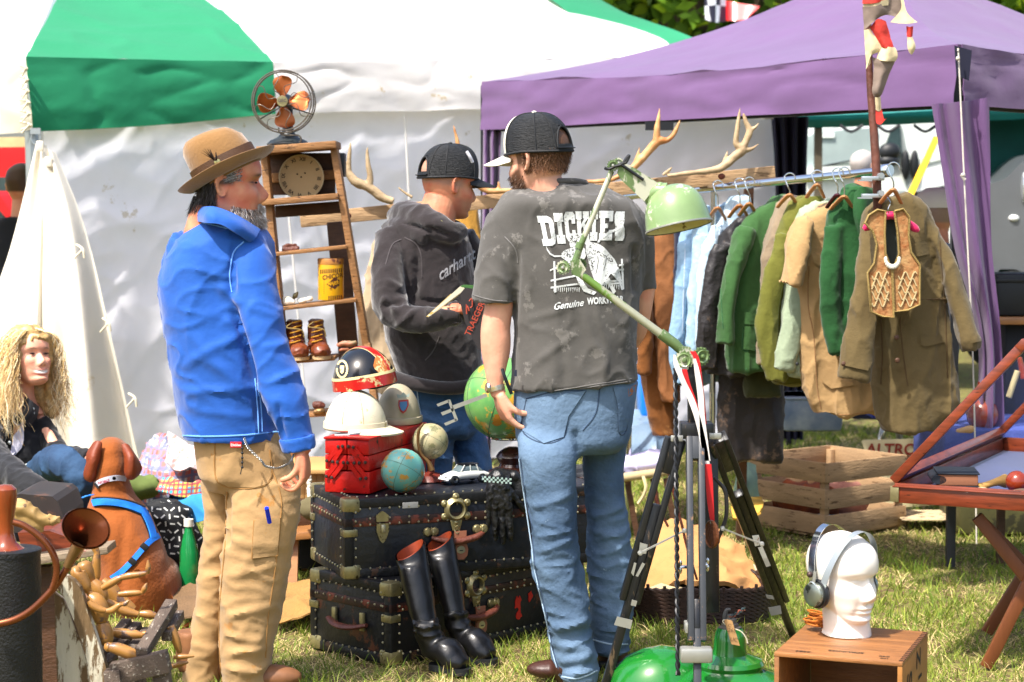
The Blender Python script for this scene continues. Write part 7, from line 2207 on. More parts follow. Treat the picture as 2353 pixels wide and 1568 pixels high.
MB().lathe([(.015,.12),(.03,.115),(.05,.10),(.06,.085),(.045,.06),(.05,.05),(.085,.035),(.09,.02),(.075,.012),(.10,.006),(.10,0)],(P(1178,1060,6.98).x,6.98,ZT),(0,0,1),36).build('foot',mat('dark polished wood','2c1712',rough=.22,var=.3,coat=.5),t)
MB().lathe([(.060,0),(.066,.004),(.066,.008),(.058,.010)],(c.x+.01,c.y,c.z-.142),(0,0,1),30,caps=False).build('ring',m_chrome,t)
sun_p=[(1550+(22 if k%2 else 38)*math.cos(k*math.pi/12),1225+(22 if k%2 else 38)*math.sin(k*math.pi/12))for k in range(24)]
gb=MB().ball(c,.1465,48,32)
lay_px([[p for p in sun_p]],.001,gb,'sun_emblem',mat('ochre print','a8701c',rough=.6),t,fn=b2,maxlen=.01)
# ---- toy cars
m_tw=mat('white toy enamel','d8dbd4',rough=.25,coat=.4,var=.03)
def toy_car(label,pos,rz,m,s=1.0):
 t=thing('toy_car',label,'model car',pos,'model cars',rz)
 prof=[(-.100,.016,.020,.030),(-.096,.014,.034,.034),(-.070,.012,.043,.039),(-.035,.012,.047,.040),(0,.012,.048,.040),(.035,.012,.046,.040),(.070,.012,.036,.038),(.092,.013,.026,.032),(.100,.015,.019,.024)]
 rings=[]
 for x,zb,zt_,w in prof:
  rings.append([Vector((x,w*math.copysign(abs(math.cos(a))**.6,math.cos(a)),(zb+zt_)/2+(zt_-zb)/2*math.copysign(abs(math.sin(a))**.7,math.sin(a))))*s for a in np.linspace(0,2*math.pi,24,endpoint=False)])
 MB().loft(rings).build('body',m,t,local=True)
 cab=[]
 for x,zt_,w in[(-.070,.044,.030),(-.058,.056,.030),(-.035,.066,.029),(0,.069,.029),(.018,.064,.029),(.040,.046,.030)]:
  cab.append([Vector((x,w*math.copysign(abs(math.cos(a))**.5,math.cos(a)),.036+(zt_-.036)*max(0,math.sin(a))**.6))*s for a in np.linspace(0,2*math.pi,24,endpoint=False)])
 MB().loft(cab).build('windows',mat('toy glass','5d6c70',rough=.1),t,local=True)
 MB().box(Vector((-.018,0,.069))*s,Vector((.070,.050,.005))*s,None,.002*s).build('roof',mat('black toy roof','121315',rough=.3),t,local=True)
 for y in(-.0295,.0295):
  for x0,x1 in((.030,.012),(-.012,-.012),(-.046,-.040)):
   MB().beam(Vector((x0,y,.044))*s,Vector((x1,y*.9,.068))*s,.003*s,.003*s).build('pillar',m,t,local=True)
 for x in(-.058,.062):
  for y in(-.037,.037):
   w=MB().lathe([(0,-.006),(.014,-.006),(.0165,-.004),(.0165,.004),(.014,.006),(0,.006)],Vector((x,y,.016))*s,(0,1,0),20).build('wheel',m_plast,t,local=True)
   MB().lathe([(0,.008*(1 if y>0 else-1)),(.009,.0065*(1 if y>0 else-1))],Vector((x,y,.016))*s,(0,1,0),16).build('hubcap',m_chrome,w,local=True)
 for y in(-.022,.022):
  MB().ball(Vector((.090,y,.027))*s,(.005*s,.006*s,.005*s),12,8).build('headlight',m_chrome,t,local=True)
 MB().tube([Vector((.088,-.036,.016))*s,Vector((.103,-.02,.015))*s,Vector((.103,.02,.015))*s,Vector((.088,.036,.016))*s],.0028*s,8,True,3).build('bumper',m_chrome,t,local=True)
 return t
c=G(1066,1108,ZT)
toy_car('white model saloon car with black roof beside the turquoise globe',(c.x,c.y,ZT),math.radians(212),m_tw,.92)
c=G(1205,1098,ZT)
toy_car('silver model car half hidden behind the denim leg',(c.x+.03,c.y,ZT),math.radians(215),mat('silver toy paint','9a9da0',rough=.2,metal=.8),.7)
# ---- leather gloves on the trunk edge
m_gl=mat('black glove leather','121315',rough=.42,var=.3,bump=.4,bscale=60,spec=.6)
gY=6.72
gl=hand(P(1144,1098,gY),(.02,-.05,-1),(0,1,.1),(4,6,6),1,1.22,.03,5,.5)
gl.merge(px_tube([(1150,1082,20,gY+.10),(1147,1094,26,gY+.03),(1145,1112,27,gY),(1144,1132,26,gY)],18,4,.35))
gl=fuse(gl,.0035,4);wr(gl,.003,26,seed=3,ridge=.003)
go=single(gl,'leather_glove',m_gl,'black leather glove with checkered trim draped over the trunk edge','glove','driving gloves')
gl2=hand(P(1182,1096,gY+.06),(.3,-.05,-1),(0,1,.1),(4,6,6),1,1.1,.03,5,.5)
gl2.merge(px_tube([(1150,1086,20,gY+.16),(1170,1088,22,gY+.1),(1184,1104,24,gY+.06),(1186,1128,24,gY+.06)],18,4,.35))
gl2=fuse(gl2,.004,3)
single(gl2,'leather_glove',m_gl,'second black glove lying under the checkered one','glove','driving gloves')
m_cq=mat('mint check','a9c4bc',rough=.6)
for r_ in range(3):
 for k in range(14):
  if(k+r_)%2:
   q=PX(c2,1572+k*14.2,183+r_*13+k*1.2,gY-.034)
   MB().box(q,(.0068,.002,.0063)).build('check',m_cq,go);bpy.context.scene.objects[-1]if False else None
for o in[x for x in COL.objects if x.name.startswith('check')and x.parent is go]:pass
# ---- riding boots
m_bt=mat('black boot leather','0c0c0e',rough=.36,var=.4,scale=7,bump=.35,bscale=14,spec=.5,coat=.1)
m_in=mat('red brown boot lining','8a3414',rough=.6,var=.25)
def boot(label,top,ank,foot,toe,Yt,Yb,hw):
 t=thing('riding_boot',label,'boot',(P(foot[0],foot[1],Yb).x,Yb,0),'riding boots')
 A0,A1_=P(*top,Yt),P(*ank,Yb);F0=P(*foot,Yb);F0.z=.032;T0=P(*toe,Yb-.06);T0.z=.034
 rt=S(hw,Yt)
 prof=[(1,rt*.98,rt*.86),(.85,rt,rt*.9),(.6,rt*.99,rt*.92),(.35,rt*.92,rt*.85),(.12,rt*.80,rt*.74),(0,rt*.78,rt*.74)]
 sh_=MB()
 pts=[(*(A1_.lerp(A0,k)),a)for k,a,b in prof]
 out=MB().tube(pts,0,32,False,4,.88)
 inner=MB().tube([(p[0],p[1],p[2],p[3]-.006)for p in pts[:2]],0,32,False,4,.88)
 v=out.arr();k=np.clip((v[:,2]-(A0.z-.05))/.05,0,1)
 v[:,2]+=k*((v[:,0]-A0.x)*.25+(v[:,1]-A0.y)*.75);out.v=[tuple(p)for p in v]
 v=inner.arr();k=np.clip((v[:,2]-(A0.z-.05))/.05,0,1)
 v[:,2]+=k*((v[:,0]-A0.x)*.25+(v[:,1]-A0.y)*.75);inner.v=[tuple(p)for p in v]
 d_=np.clip(1-(out.arr()[:,2]-A1_.z)/(A0.z-A1_.z),0,1)
 push(out,.008*d_**1.5*fbm(out.arr()*np.array([7,7,20]),2,5),normals_of(out))
 out.build('shaft',m_bt,t,fixn=False)
 inner.build('lining',m_in,t)
 ft=MB()
 ft.tube([(*(A1_+Vector((0,0,.03))),rt*.78),(*A1_,rt*.80),(*(A1_.lerp(F0,.6)+Vector((.01,0,0))),rt*.86),(*(F0+Vector((.0,0,.01))),rt*.80)],0,26,True,3)
 ft.tube([(*(F0+Vector((0,0,.03))),.045),(*(F0.lerp(T0,.5)+Vector((0,0,.035))),.05),(*(F0.lerp(T0,.8)+Vector((0,0,.008))),.050),(*T0,.042),(*(T0+(T0-F0).normalized()*.022-Vector((0,0,.008))),.026)],0,24,True,4,.85)
 ft=fuse(ft,.006,5)
 v=ft.arr();wr(ft,.007,9,(1,1,2.4),13,.010,1.5,1.8,mask=lambda v:np.clip((v[:,2]-.07)*12,.05,1))
 ft.build('foot',m_bt,t)
 so=MB();ax=(T0-F0);ax.z=0;ax.normalize();sd=Vector((-ax.y,ax.x,0));L_=(T0-F0).length
 ol=[]
 for a in np.linspace(0,2*math.pi,40,endpoint=False):
  u=math.cos(a);w=.043*(1-.22*math.exp(-((u+.25)/.35)**2))*math.sin(a)
  ol.append((F0.x+T0.x)/2*1.0);ol.pop()
  p=(F0+T0)/2+ax*(L_/2+.030)*u+ax*.012+sd*w;ol.append(p)
 so.loft([[Vector((p.x,p.y,z))for p in ol]for z in(.0,.020)])
 so.build('sole',m_plast,t)
boot('black riding boot standing nearer, slumped at the ankle',(942,1262),(978,1440),(998,1500),(1056,1545),6.46,6.38,37)
boot('black riding boot standing behind its mate against the trunk',(1010,1242),(1048,1425),(1068,1475),(1118,1520),6.60,6.52,34)
# ========= ladder shelf with its wares
LY=8.2
m_lw=mat('worn ladder wood','8a6138',rough=.7,var=.25,scale=6,stretch=(1,1,5),bump=.4,bscale=22,spots='4a3018',spot_scale=12,spot_amount=.2)
ld=thing('ladder_shelf','old wooden step ladder used as shelves, open box at its top','shelf',(P(740,1240,LY).x,LY,0))
def bar(f,a,b,w,h,name,m=None,Y=LY,par=None,Y2=None):
 A_,B_=PX(f,a[0],a[1],Y),PX(f,b[0],b[1],Y2 or Y)
 return MB().beam(A_,B_,w,h,(0,0,1)if abs((B_-A_).normalized().z)<.8 else(0,1,0),.004).build(name,m or m_lw,par or ld)
def bx2(f,x0,y0,x1,y1,Y,th,name,m,par,bev=.003):
 a,b=PX(f,x0,y0,Y),PX(f,x1,y1,Y)
 return MB().box(((a.x+b.x)/2,Y+th/2,(a.z+b.z)/2),(abs(b.x-a.x),th,abs(a.z-b.z)),None,bev).build(name,m,par)
bar(a2,(62,950),(556,912),.24,S(17,LY),'top_board',Y=LY)
bx2(a2,95,960,535,1225,LY+.10,.015,'back_board',m_woodd,ld)
bar(a2,(100,1120),(540,1095),.02,S(22,LY),'back_batten',m_lw,Y=LY+.08)
bar(a2,(70,1275),(568,1232),.22,S(14,LY),'step')
bar(a2,(160,1330),(570,1300),.02,S(28,LY),'back_batten',m_woodd,Y=LY+.1)
for a,b in(((528,935),(738,745+517/.3663)),):
 pass
bar(a2,(530,935),(738,2200),.028,.10,'stile',Y=LY-.03)
bar(a2,(92,960),(351,3570),.028,.10,'stile',Y=LY-.03)
bar(b2,(738,740),(911,2160),.028,.10,'stile',Y=LY-.03,Y2=LY-.1)
bar(b2,(545,-20),(615,760),.085,.03,'rear_leg',m_woodd,Y=LY+.22);bar(b2,(615,760),(705,2100),.085,.03,'rear_leg',m_woodd,Y=LY+.22)
for(x0,y0,x1,y1)in((135,185,620,135),(205,520,680,465),(250,850,545,828),(330,1185,700,1160)):
 bar(b2,(x0,y0),(x1,y1),.20,S(9,LY),'step')
bx2(a2,545,960,592,1110,LY+.04,.1,'bracket',m_plast,ld)
def leath(label,name,f,shapes,Y,m,cat):
 mb=MB()
 for s_ in shapes:mb.merge(pt(f,ZA,s_,Y,10,4))
 g=fuse(mb,.004,2);wr(g,.003,20,seed=4,ridge=.003)
 return single(g,name,m,label,cat)
fn=thing('desk_fan','antique desk fan with copper blades and wire cage on the ladder top','fan',(PX(a2,240,915,LY).x,LY,PX(a2,240,915,LY).z))
fc=PX(a2,212,640,LY-.06)
m_cop=mat('worn copper','b5663c',rough=.28,metal=.85,var=.2,scale=10)
m_ci=mat('dark cast iron','23292a',rough=.45,var=.2)
m_wire=mat('dull brass wire','6a6258',rough=.4,metal=.6)
r=S(70,LY)
for dy,rr_ in((-.035,r),(.035,r),(-.05,r*.93)):
 MB().tube([fc+Vector((rr_*math.cos(a),dy,rr_*math.sin(a)))for a in np.linspace(0,2*math.pi,49)],.0028,6,False).build('cage_ring',m_wire,fn)
for k in range(8):
 a=k*math.pi/4+.3;d1=Vector((math.cos(a),0,math.sin(a)));d2=Vector((-math.sin(a),0,math.cos(a)))
 MB().tube([fc+d1*.03+Vector((0,-.055,0)),fc+d1*r*.45+d2*.018+Vector((0,-.062,0)),fc+d1*r*.75-d2*.015+Vector((0,-.058,0)),fc+d1*r+Vector((0,-.035,0)),fc+d1*r+Vector((0,.035,0))],.0018,5,True,4).build('cage_wire',m_wire,fn)
for k in range(4):
 a=math.radians(93+90*k);d1=Vector((math.cos(a),0,math.sin(a)));d2=Vector((-math.sin(a),0,math.cos(a)))
 rows=[]
 for t in np.linspace(0,1,12):
  w=(.010+.030*math.sin(min(1,t*1.15)*math.pi*.62))*(math.sqrt(max(0,1-((t-.72)/.28)**2))if t>.72 else 1)
  rows.append([list(fc+d1*(.022+t*.085)+d2*(w*s_)+Vector((0,.014*s_-.005,0)))for s_ in np.linspace(-1,1,7)])
 MB().grid(np.array(rows),.002).build('blade',m_cop,fn)
MB().lathe([(0,.052),(.018,.050),(.024,.044),(.024,.03),(.016,.0),(.03,-.03),(.036,-.06),(.034,-.13),(.02,-.15)],fc,(0,-1,0),24).build('motor',m_ci,fn)
MB().lathe([(0,.0005),(.021,0),(.023,-.003)],fc+Vector((0,-.053,0)),(0,-1,0),24).build('badge',m_brs,fn)
plane_print(text_tris('GEC',.018,.0006),fc+Vector((0,-.0555,.002)),(1,0,0),(0,0,1),.0005).build('badge_lettering',m_wire,fn)
b0=PX(a2,240,918,LY)
MB().lathe([(.085,0),(.088,.008),(.075,.022),(.045,.035),(.026,.055),(.020,.085),(.020,.15)],b0,(0,0,1),32).build('base',m_ci,fn)
for a,b in(((180,680),(60,750)),((270,680),(395,720))):
 MB().tube([PX(a2,*a,LY-.03),PX(a2,*b,LY-.06)],.003,6).build('stay',m_ci,fn)
tube_line([PX(a2,x,y,LY-.06)for x,y in[(180,800),(185,830),(220,850),(300,850),(320,880),(280,910),(200,900),(130,905),(105,925)]],.0035,5).build('flex',m_wire,fn)
cd=thing('clock_dial','round cream clock dial with roman numerals standing in the ladder box','clock face',(PX(a2,322,1225,LY+.04).x,LY+.04,PX(a2,322,1225,LY+.04).z))
cc_=PX(a2,322,1112,LY+.03)
R_=S(51,LY)
MB().lathe([(0,.004),(R_*.97,.004),(R_,0),(R_,-.004)],cc_,(0,-1,0),48).build('disc',mat('aged cream dial','a88e62',rough=.6,var=.1,scale=6),cd)
MB().lathe([(R_*.97,.005),(R_*1.02,.003),(R_*1.02,-.004)],cc_,(0,-1,0),48,caps=False).build('rim',mat('pale rim','c4b48c',rough=.5),cd)
m_ink=mat('faded black ink','2a2018',rough=.8)
for k,s_ in enumerate(['XII','I','II','III','IIII','V','VI','VII','VIII','IX','X','XI']):
 a=math.pi/2-k*math.pi/6-.08
 u=Vector((math.cos(a),0,math.sin(a)))
 plane_print(text_tris(s_,.021,.0005),cc_+u*R_*.80+Vector((0,-.0045,0)),Vector((math.sin(a),0,-math.cos(a))),u,.0008).build('numeral',m_ink,cd)
for dx,dz in((0,0),(.016,.016),(-.016,.012)):
 MB().lathe([(0,0),(.0035,0)],cc_+Vector((dx,-.0052,dz)),(0,-1,0),12).build('winding_hole',m_ink,cd)
tn=thing('chicory_tin','yellow and brown lidded tin lettered in french on the third ladder step','tin',(PX(b2,510,470,LY).x,LY-.04,PX(b2,510,470,LY).z))
c=PX(b2,508,470,LY-.04);r=S(29.5,LY)
m_tin=mat('yellow printed tin','d29a10',rough=.35,var=.12,spots='6a3c14',spot_scale=30,spot_amount=.16,coat=.2)
tm=MB().lathe([(r*.98,0),(r,.004),(r,.148),(r*.99,.15)],c,(0,0,1),40);tm.build('can',m_tin,tn)
MB().lathe([(r*1.02,.146),(r*1.03,.165),(r*.98,.170),(0,.170)],c,(0,0,1),40).build('lid',mat('rusty yellow lid','a87030',rough=.5,var=.2,spots='5a3018',spot_scale=20,spot_amount=.25),tn)
m_tb=mat('brown tin print','4a2414',rough=.5)
lay_px(px_text('CHICOREE',535,322,40,b2,0,.8,.12,.85),.001,tm,'tin_lettering',m_tb,tn,fn=b2,maxlen=.02)['kind']='stuff'
lay_px([[(478,374),(535,328),(585,362),(532,404)]],.0010,tm,'tin_diamond',m_tb,tn,fn=b2,maxlen=.02)
lay_px(px_text('MAJERO',533,366,30,b2,0,.8,.12,.85),.0018,tm,'tin_name',m_tin,tn,fn=b2,maxlen=.02)
lay_px([[(x,y0+(x-430)*-.08),(x+7,y0+(x-430)*-.08),(x+7,y0+26+(x-430)*-.08),(x,y0+26+(x-430)*-.08)]for y0 in(282,452)for x in range(440,590,13)]+[[(434,y),(466,y),(466,y+6),(434,y+6)]for y in range(320,440,12)],.001,tm,'tin_border',m_tb,tn,fn=b2,maxlen=.02)
def work_boot(label,x0,y0,Y,k=1.0):
 t=thing('leather_boot',label,'boot',(PX(b2,x0,y0,Y).x,Y,PX(b2,x0,y0,Y).z),'laced boots on the ladder')
 c=PX(b2,x0,y0,Y)
 mb=MB()
 mb.tube([(c.x-.018,Y+.05,c.z+.155,.032),(c.x-.018,Y+.05,c.z+.11,.034),(c.x-.012,Y+.035,c.z+.065,.038),(c.x-.005,Y+.0,c.z+.045,.038)],0,18,True,3)
 mb.ball((c.x+.012,Y-.05,c.z+.033),(.040,.065,.034),18,12);mb.ball((c.x-.01,Y+.04,c.z+.03),(.034,.05,.034),16,10)
 g=fuse(mb,.005,3);wr(g,.003,18,(1,1,2),5,.004)
 g.build('upper',mat('tan oiled leather','6e3418',rough=.4,var=.3,scale=14,coat=.2),t)
 MB().loft([[Vector((c.x+.002+(.041*math.cos(a))+.012*(math.sin(a)<0),Y+.095*math.sin(a)-.012,c.z+z))for a in np.linspace(0,6.28,28,endpoint=False)]for z in(0,.014)]).build('sole',mat('crepe sole','b89a70',rough=.8),t)
 for q in range(5):
  z=c.z+.065+q*.02
  tube_line([(c.x-.030,Y-.012+q*.004,z),(c.x-.008,Y-.030+q*.004,z+.006),(c.x+.014,Y-.012+q*.004,z+.012)],.0028,4).build('lace',mat('yellow laces','c08a20',rough=.8),t)
 tube_line([(c.x-.02,Y-.02,c.z+.15),(c.x-.04,Y-.03,c.z+.13),(c.x+.02,Y-.035,c.z+.12),(c.x+.03,Y-.03,c.z+.09)],.0025,5).build('lace',m_gold,t)
work_boot('tan laced boot on the ladder step, the fully visible one',435,835,LY-.05)
work_boot('tan laced boot half hidden by the blue sleeve',300,840,LY-.05)
leath('coiled red brown leather belt on the second ladder step','leather_belt',b2,[[(200,150,14),(240,158,16),(290,150,16),(298,135,10)],[(205,140,8),(240,125,8),(290,128,8)]],LY-.04,m_lea,'belt')
leath('white porcelain light fitting on the third ladder step','porcelain_fitting',b2,[[(205,480,26),(230,480,32),(262,485,18),(282,488,10)]],LY-.04,m_capw,'light fitting')
leath('white ceramic switch beside the porcelain fitting','ceramic_switch',b2,[[(305,480,14),(330,475,18),(350,478,12)],[(350,470,10),(375,462,16),(395,470,8)]],LY-.05,m_capw,'switch')
leath('small brass knob standing behind the porcelain fitting','brass_finial',b2,[[(270,465,8),(285,445,18),(295,432,10),(300,420,5)]],LY+.02,m_brs,'knob')
leath('orange and green painted tin toy on the lowest visible step','tin_toy',b2,[[(545,760,12),(580,745,16),(640,745,16),(670,735,12)],[(560,785,8),(620,780,8)]],LY-.05,mat('orange and green toy paint','c8401c',rough=.5,col2='3f8a6a',scale=14,mix=.5),'toy')
leath('old red leather shoe lying on the lowest step','leather_shoe',b2,[[(395,1130,22),(430,1130,26),(470,1140,14)]],LY-.08,m_lea,'shoe')
leath('brown strap shoe below the red one','leather_shoe',b2,[[(400,1175,16),(440,1170,20),(470,1165,12)]],LY-.1,m_ob,'shoe')
cs=thing('card_fan','fan of printed cards with a green cover held open by the hooded man','cards',(PX(b2,1240,500,7.0).x,7.0,PX(b2,1240,500,7.0).z))
for k,(x0,y0,x1,y1)in enumerate([(1105,575,1260,440),(1112,570,1280,430),(1122,560,1300,412),(1140,545,1325,388)]):
 zpoly(b2,[(x0,y0),(x0+14,y0+4),(x1+28,y1+16),(x1,y1-8)],7.04-.008*k,.002,mat('card stock %s'%'ab'[k%2],['b9a05a','cfc8b0'][k%2],rough=.6),'card',cs)
zpoly(b2,[(1318,385),(1340,376),(1400,378),(1470,392),(1420,402),(1330,392)],7.0,.004,mat('green cover','3f6a34',rough=.5),'cover',cs)
bdp=thing('black_board','black pointed board with orange marks held beside the grey T-shirt','board',(PX(b2,1400,700,6.9).x,6.9,PX(b2,1400,700,6.9).z))
bdm=zpoly(b2,[(1320,430),(1345,400),(1400,400),(1460,450),(1500,560),(1480,700),(1440,790),(1400,720),(1350,610),(1325,520)],6.9,.012,mat('matt black board','2a2526',rough=.7),'board',bdp)
m_or=mat('orange print','a8402a',rough=.7)
q=PX(b2,1412,590,6.89)
plane_print(text_tris('TRAEGER',.030,.0004),q,Vector((.42,0,.9)).normalized(),Vector((-.9,0,.42)).normalized(),.0).build('lettering',m_or,bdp)
for pts in([(1360,560),(1358,500),(1375,540)],[(1375,480),(1392,460),(1395,510),(1380,520)]):
 MB().tube([PX(b2,x,y,6.885)for x,y in pts],.0025,6,True,2).build('mark',m_or,bdp)
tf=thing('steel_trident','flat steel three pronged fork held in the grey man\'s hand','fork',(PX(b2,1340,1110,6.15).x,6.15,PX(b2,1340,1110,6.15).z))
m_ss2=mat('brushed flat steel','a9aba8',rough=.3,metal=.7)
for pl,nm in(([(1265,1135),(1480,1058),(1490,1078),(1275,1160)],'shaft'),([(1240,1100),(1255,1095),(1305,1222),(1288,1232)],'cross_bar'),([(1170,1125),(1245,1096),(1250,1112),(1180,1140)],'prong'),([(1197,1178),(1270,1150),(1278,1168),(1208,1196)],'prong'),([(1217,1245),(1290,1215),(1302,1228),(1228,1260)],'prong')):
 zpoly(b2,pl,6.15,.004,m_ss2,nm,tf,smooth=False)
tube_line([PX(b2,1582,905,6.16),PX(b2,1600,960,6.15),PX(b2,1640,1060,6.16)],.006,3).build('handle',m_plast,tf)
# ========= wooden tripod with the green lamp
TY=5.95
m_tb2=mat('scratched black timber','131416',rough=.4,var=.4,scale=8,stretch=(1,1,.3),bump=.3,bscale=40,spots='5a4a3a',spot_scale=30,spot_amount=.12,coat=.2)
m_tg=mat('grey black timber rail','33363a',rough=.45,var=.25,scale=8,spots='8a6a4c',spot_scale=30,spot_amount=.14)
m_zn=mat('zinc bracket','a4a49c',rough=.4,metal=.6,var=.15,spots='7a5030',spot_scale=30,spot_amount=.12)
tp=thing('wooden_tripod','scratched black wooden survey tripod carrying the green lamp','tripod',(P(1596,1590,TY).x,TY,0))
def leg(a,b,w,d,inner=True,name='leg',m=None):
 a,b=Vector(a),Vector(b)
 lo_=MB().beam(a,b,w,d,(0,1,0),.003).build(name,m or m_tb2,tp)
 return lo_
hd0=P(1600,1000,TY)
def legrails(a,b,w,t0,t1,foot):
 """two rails with a slot, a sliding foot between"""
 a,b=Vector(a),Vector(b);d=(b-a).normalized();x=Vector((0,1,0)).cross(d).normalized()
 for s_ in(-1,1):
  leg(a+x*w*s_*.36,a.lerp(b,t1)+x*w*s_*.36,w*.30,.040)
 leg(a.lerp(b,t0)+Vector((0,.004,0)),b,w*.42,.030,name='sliding_leg')
 leg(a,a.lerp(b,.13),w*.98,.034,name='leg_block')
La,Lb=P(1552,1008,TY),Vector((P(1382,1600,5.98).x,5.98,.0))
Ra,Rb=P(1648,1008,TY+.05),G(1822,1462,0)
Ca,Cb=P(1597,1005,TY-.06),Vector((P(1600,1650,5.65).x,5.6,0))
legrails(La,Lb,.062,.25,.62,0)
legrails(Ra,Rb,.062,.25,.80,0)
for s_ in(-1,1):
 leg(Ca+Vector((.0175*s_,0,0)),Ca.lerp(Cb,.70)+Vector((.0175*s_,0,0)),.018,.040,name='rail',m=m_tg)
leg(Ca.lerp(Cb,.60),Cb,.022,.028,name='sliding_leg',m=m_tg)
leg(Ca,Ca.lerp(Cb,.08),.05,.036,name='leg_block',m=m_tg);leg(Ca.lerp(Cb,.56),Ca.lerp(Cb,.66),.018,.03,name='leg_block')
MB().box(P(1600,988,TY),(S(75,TY),.085,S(36,TY)),None,.004).build('head_block',m_tb2,tp)
MB().beam(P(1592,975,TY+.01),P(1590,826,TY+.01),.030,.034,(0,1,0),.003).build('post',m_tb2,tp)
MB().beam(P(1632,1010,TY+.10),P(1636,1407,TY+.08),S(34,TY),.03,(0,1,0),.003).build('rear_rail',m_tb2,tp)
for pts,w in(([c3(945,695),c3(1245,545)],9),([c3(1500,530),c3(1765,635)],8)):
 a,b=P(*pts[0],TY-.06),P(*pts[1],TY-.03)
 MB().beam(a,b,.004,S(w,TY),(0,1,0)).build('stay',m_zn,tp)
 for q in(a,b):
  MB().lathe([(0,.014),(.006,.013),(.008,0)],q,(0,-1,0),10).build('bolt',m_zn,tp)
def plate(pl,Y,name='plate',m=None,th=.006):return zpoly(c3,pl,Y,th,m or m_zn,name,tp,smooth=False)
for pl,dy in(([(945,625),(995,640),(985,700),(935,700)],-.03),([(905,760),(920,765),(900,850),(885,830)],-.03),([(960,760),(978,770),(930,855),(915,850)],-.03),([(890,1010),(925,1020),(915,1055),(882,1048)],-.03),([(790,1125),(893,1150),(880,1208),(770,1180)],-.04),([(1700,580),(1745,575),(1760,640),(1720,650)],.0),([(1740,660),(1770,650),(1825,780),(1795,790)],.0),([(1790,975),(1840,985),(1850,1010),(1800,1000)],.3),([(1808,1065),(1890,1050),(1900,1105),(1828,1118)],.3)):
 plate(pl,TY+dy)
MB().box(P(*c3(1305,1192),5.72),(.052,.05,.028),None,.002).build('clamp',m_zn,tp)
MB().box(P(*c3(1322,1380),5.66),(.092,.05,.042),None,.006).build('clamp',m_zn,tp)
MB().cyl(P(*c3(1385,1390),5.66),P(*c3(1430,1388),5.66),.004,8).build('clamp_screw',m_zn,tp)
for x,y in((1218,790),(1400,775)):
 q=P(*c3(x,y),5.82)
 mb=MB().cyl(q,q+Vector((.02 if x<1300 else-.02,0,0)),.005,8);mb.ball(q+Vector((0,0,.010)),(.005,.003,.011),8,6);mb.ball(q-Vector((0,0,.010)),(.005,.003,.011),8,6)
 mb.build('wing_nut',m_chrome,tp)
for f,x,y in((b3,1110,1340),(b3,1350,1325)):
 MB().box(P(*f(x,y),TY-.05),(S(28,TY),.008,S(14,TY)),None,.002).build('hinge_plate',m_zn,tp)
pt(c3,ZC,[(1440,185,10),(1475,220,13),(1515,270,14),(1528,350,14),(1525,450,14),(1500,530,14),(1475,590,13),(1470,630,12)],TY-.04,12).build('crank_handle',mat('iron handle','2e2c2c',rough=.45,metal=.4,var=.3),tp)
m_lg=mat('chipped green enamel','748c5c',rough=.3,var=.15,scale=7,spots='c8ccb8',spot_scale=9,spot_amount=.2,coat=.4)
m_lg2=mat('scraped green steel','62784a',rough=.4,var=.25,scale=14,stretch=(1,1,.5),spots='b9b8a4',spot_scale=13,spot_amount=.42,metal=.2)
m_li=mat('cream enamel inside','d8d4b0',rough=.35,spots='7a6a40',spot_scale=30,spot_amount=.1)
lp=thing('work_lamp','green enamel articulated work lamp on the tripod, its shade pointing down','lamp',(P(1590,826,TY).x,TY,P(1590,826,TY).z))
def gear(f,x,y,rz_,Y,ax=(0,-1,0),name='joint_wheel',m=None,n=14):
 c=P(*f(x,y),Y);r=S(rz_*ZA,Y)
 X,Yv,D=_basis(ax)
 ol=[]
 for k in range(n):
  for a,q in((0,.84),(.25,1),(.55,1),(.8,.84)):
   t=2*math.pi*(k+a)/n;ol.append((q*r*math.cos(t),q*r*math.sin(t)))
 g=MB().prism(ol,.012,(c,X,Yv));g.build(name,m or m_lg2,lp,smooth=False)
 MB().lathe([(r*.70,.006),(r*.66,.010),(r*.56,.008),(r*.50,.0062)],c,ax,24,caps=False).build('wheel_dish',m_lg,lp)
 MB().lathe([(0,.016),(r*.18,.015),(r*.26,.010),(r*.26,.005)],c,ax,16).build('wheel_boss',m_zn if rz_<50 else m_lg2,lp)
gear(a3,708,1040,38,TY-.02);gear(a3,742,1025,36,TY+.03)
gear(b3,398,268,46,TY-.03,(-.25,-1,0));gear(b3,505,250,40,TY+.03,(.5,-1,0))
gear(b3,1155,848,62,TY-.05,(-.1,-1,0));gear(b3,1262,826,60,TY+.02,(.55,-1,0))
pt(b3,ZA,[(700+0,-2457+1085,16),(470,235,17)],TY,14).build('arm',m_lg2,lp)if False else MB().tube([(*P(*a3(700,1075),TY),.0082),(*P(*b3(505,130),TY),.0092),(*P(*b3(470,240),TY),.012)],0,14).build('upper_arm',m_lg2,lp)
MB().tube([(*P(*b3(506,112),TY),.0125),(*P(*b3(494,150),TY),.0125)],0,14).build('collar',m_lg2,lp)
MB().tube([(*P(*b3(465,275),TY),.010),(*P(*b3(520,320),TY),.0115),(*P(*b3(1015,690),TY),.0128)],0,16).build('lower_arm',mat('bare scraped tube','a5a68e',rough=.35,metal=.3,spots='6a8a40',spot_scale=9,spot_amount=.35,stretch=(1,1,.4)),lp)
MB().tube([(*P(*b3(1005,680),TY),.0165),(*P(*b3(1100,750),TY),.0160),(*P(*b3(1135,785),TY),.014)],0,16).build('sleeve',m_lg2,lp)
zpoly(b3,[(440,225),(500,215),(540,280),(500,330),(450,310)],TY,.022,m_lg2,'knuckle',lp)
